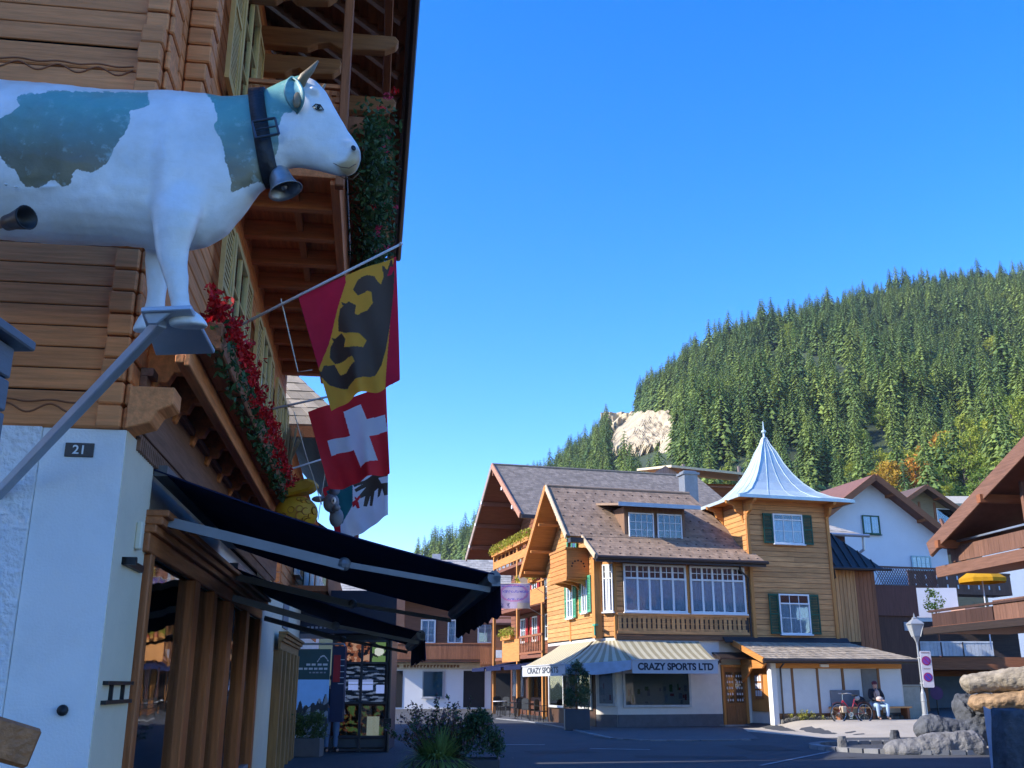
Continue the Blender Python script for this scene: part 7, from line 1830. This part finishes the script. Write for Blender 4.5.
# the far wood: one object, its trees set by geometry nodes
def wood_stuff(name,pts,sources):
    me=bpy.data.meshes.new(name); me.from_pydata([p[:3] for p in pts],[],[])
    sa=me.attributes.new('sc','FLOAT','POINT'); sa.data.foreach_set('value',[p[3] for p in pts])
    ix=me.attributes.new('ix','INT','POINT'); ix.data.foreach_set('value',[rng.randrange(len(sources)) for p in pts])
    ro=me.attributes.new('rt','FLOAT','POINT'); ro.data.foreach_set('value',[rng.random()*6.28 for p in pts])
    o=bpy.data.objects.new(name,me); COL.objects.link(o)
    ng=bpy.data.node_groups.new(name,'GeometryNodeTree'); ng.interface.new_socket('Geometry',in_out='INPUT',socket_type='NodeSocketGeometry'); ng.interface.new_socket('Geometry',in_out='OUTPUT',socket_type='NodeSocketGeometry')
    gi=ng.nodes.new('NodeGroupInput'); go=ng.nodes.new('NodeGroupOutput'); iop=ng.nodes.new('GeometryNodeInstanceOnPoints'); g2=ng.nodes.new('GeometryNodeGeometryToInstance')
    for s in sources:
        oi=ng.nodes.new('GeometryNodeObjectInfo'); oi.transform_space='ORIGINAL'; oi.inputs['Object'].default_value=s; oi.inputs['As Instance'].default_value=True; ng.links.new(oi.outputs['Geometry'],g2.inputs[0])
    def na(n,t): a=ng.nodes.new('GeometryNodeInputNamedAttribute'); a.data_type=t; a.inputs[0].default_value=n; return a.outputs[0]
    cx=ng.nodes.new('ShaderNodeCombineXYZ'); ng.links.new(na('rt','FLOAT'),cx.inputs[2])
    ng.links.new(gi.outputs[0],iop.inputs['Points']); ng.links.new(g2.outputs[0],iop.inputs['Instance']); iop.inputs['Pick Instance'].default_value=True
    ng.links.new(na('ix','INT'),iop.inputs['Instance Index']); ng.links.new(cx.outputs[0],iop.inputs['Rotation']); ng.links.new(na('sc','FLOAT'),iop.inputs['Scale'])
    ng.links.new(iop.outputs[0],go.inputs[0]); md=o.modifiers.new('g','NODES'); md.node_group=ng
    return tag(o,kind='stuff')
def srcs(mes): 
    out=[]
    for m in mes:
        for o in bpy.data.objects:
            if o.type=='MESH' and o.data==m: out.append(o); break
    return out
wood_stuff('far_wood',[r for r in rest if r[4]=='c'],srcs(con_me))
wood_stuff('far_leafy_wood',[r for r in rest if r[4]=='d'],srcs(dec_me))
print('trees',ind,len(rest))

hz=bpy.data.materials.new('haze'); hz.use_nodes=True; nt=hz.node_tree; nt.nodes.remove(nt.nodes['Principled BSDF'])
pv=nt.nodes.new('ShaderNodeVolumePrincipled'); pv.inputs['Color'].default_value=(.75,.85,1,1); pv.inputs['Density'].default_value=.00009; pv.inputs['Anisotropy'].default_value=.2
nt.links.new(pv.outputs[0],nt.nodes['Material Output'].inputs['Volume'])
mb=MB(); mb.box(-3010,3010,-1510,4010,-2.3,420); tag(mb.build('haze',hz),kind='stuff')
# ============================================================ light, sky, camera
AZ,EL=-104.0,33.0
s=Vector((math.sin(R(AZ))*math.cos(R(EL)),math.cos(R(AZ))*math.cos(R(EL)),math.sin(R(EL))))
ld=bpy.data.lights.new('sun','SUN'); ld.energy=2.8; ld.angle=R(.53); ld.color=(1,.93,.82); lo=bpy.data.objects.new('sun',ld); COL.objects.link(lo); lo.rotation_euler=(-s).to_track_quat('-Z','Y').to_euler()
w=bpy.data.worlds.new('World'); scene.world=w; w.use_nodes=True; nt=w.node_tree; bg=nt.nodes['Background']
sk=nt.nodes.new('ShaderNodeTexSky'); sk.sky_type='NISHITA'; sk.sun_disc=False; sk.sun_elevation=R(EL); sk.sun_rotation=R(AZ); sk.altitude=1300; sk.air_density=1.0; sk.dust_density=.4; sk.ozone_density=2.2
hs=nt.nodes.new('ShaderNodeHueSaturation'); hs.inputs['Saturation'].default_value=1.42; hs.inputs['Hue'].default_value=.515; nt.links.new(sk.outputs[0],hs.inputs['Color']); nt.links.new(hs.outputs[0],bg.inputs[0]); bg.inputs[1].default_value=.15
cd=bpy.data.cameras.new('camera'); cam=bpy.data.objects.new('camera',cd); COL.objects.link(cam); cd.sensor_width=36; cd.lens=36*FPX/1024; cd.clip_end=6000; cd.clip_start=.05
cam.location=(0,0,EYE); cam.rotation_euler=(PI/2+TH,0,0); scene.camera=cam
scene.view_settings.view_transform='Standard'; scene.view_settings.look='None'; scene.view_settings.exposure=1.65; scene.view_settings.gamma=1; scene.view_settings.use_curve_mapping=False
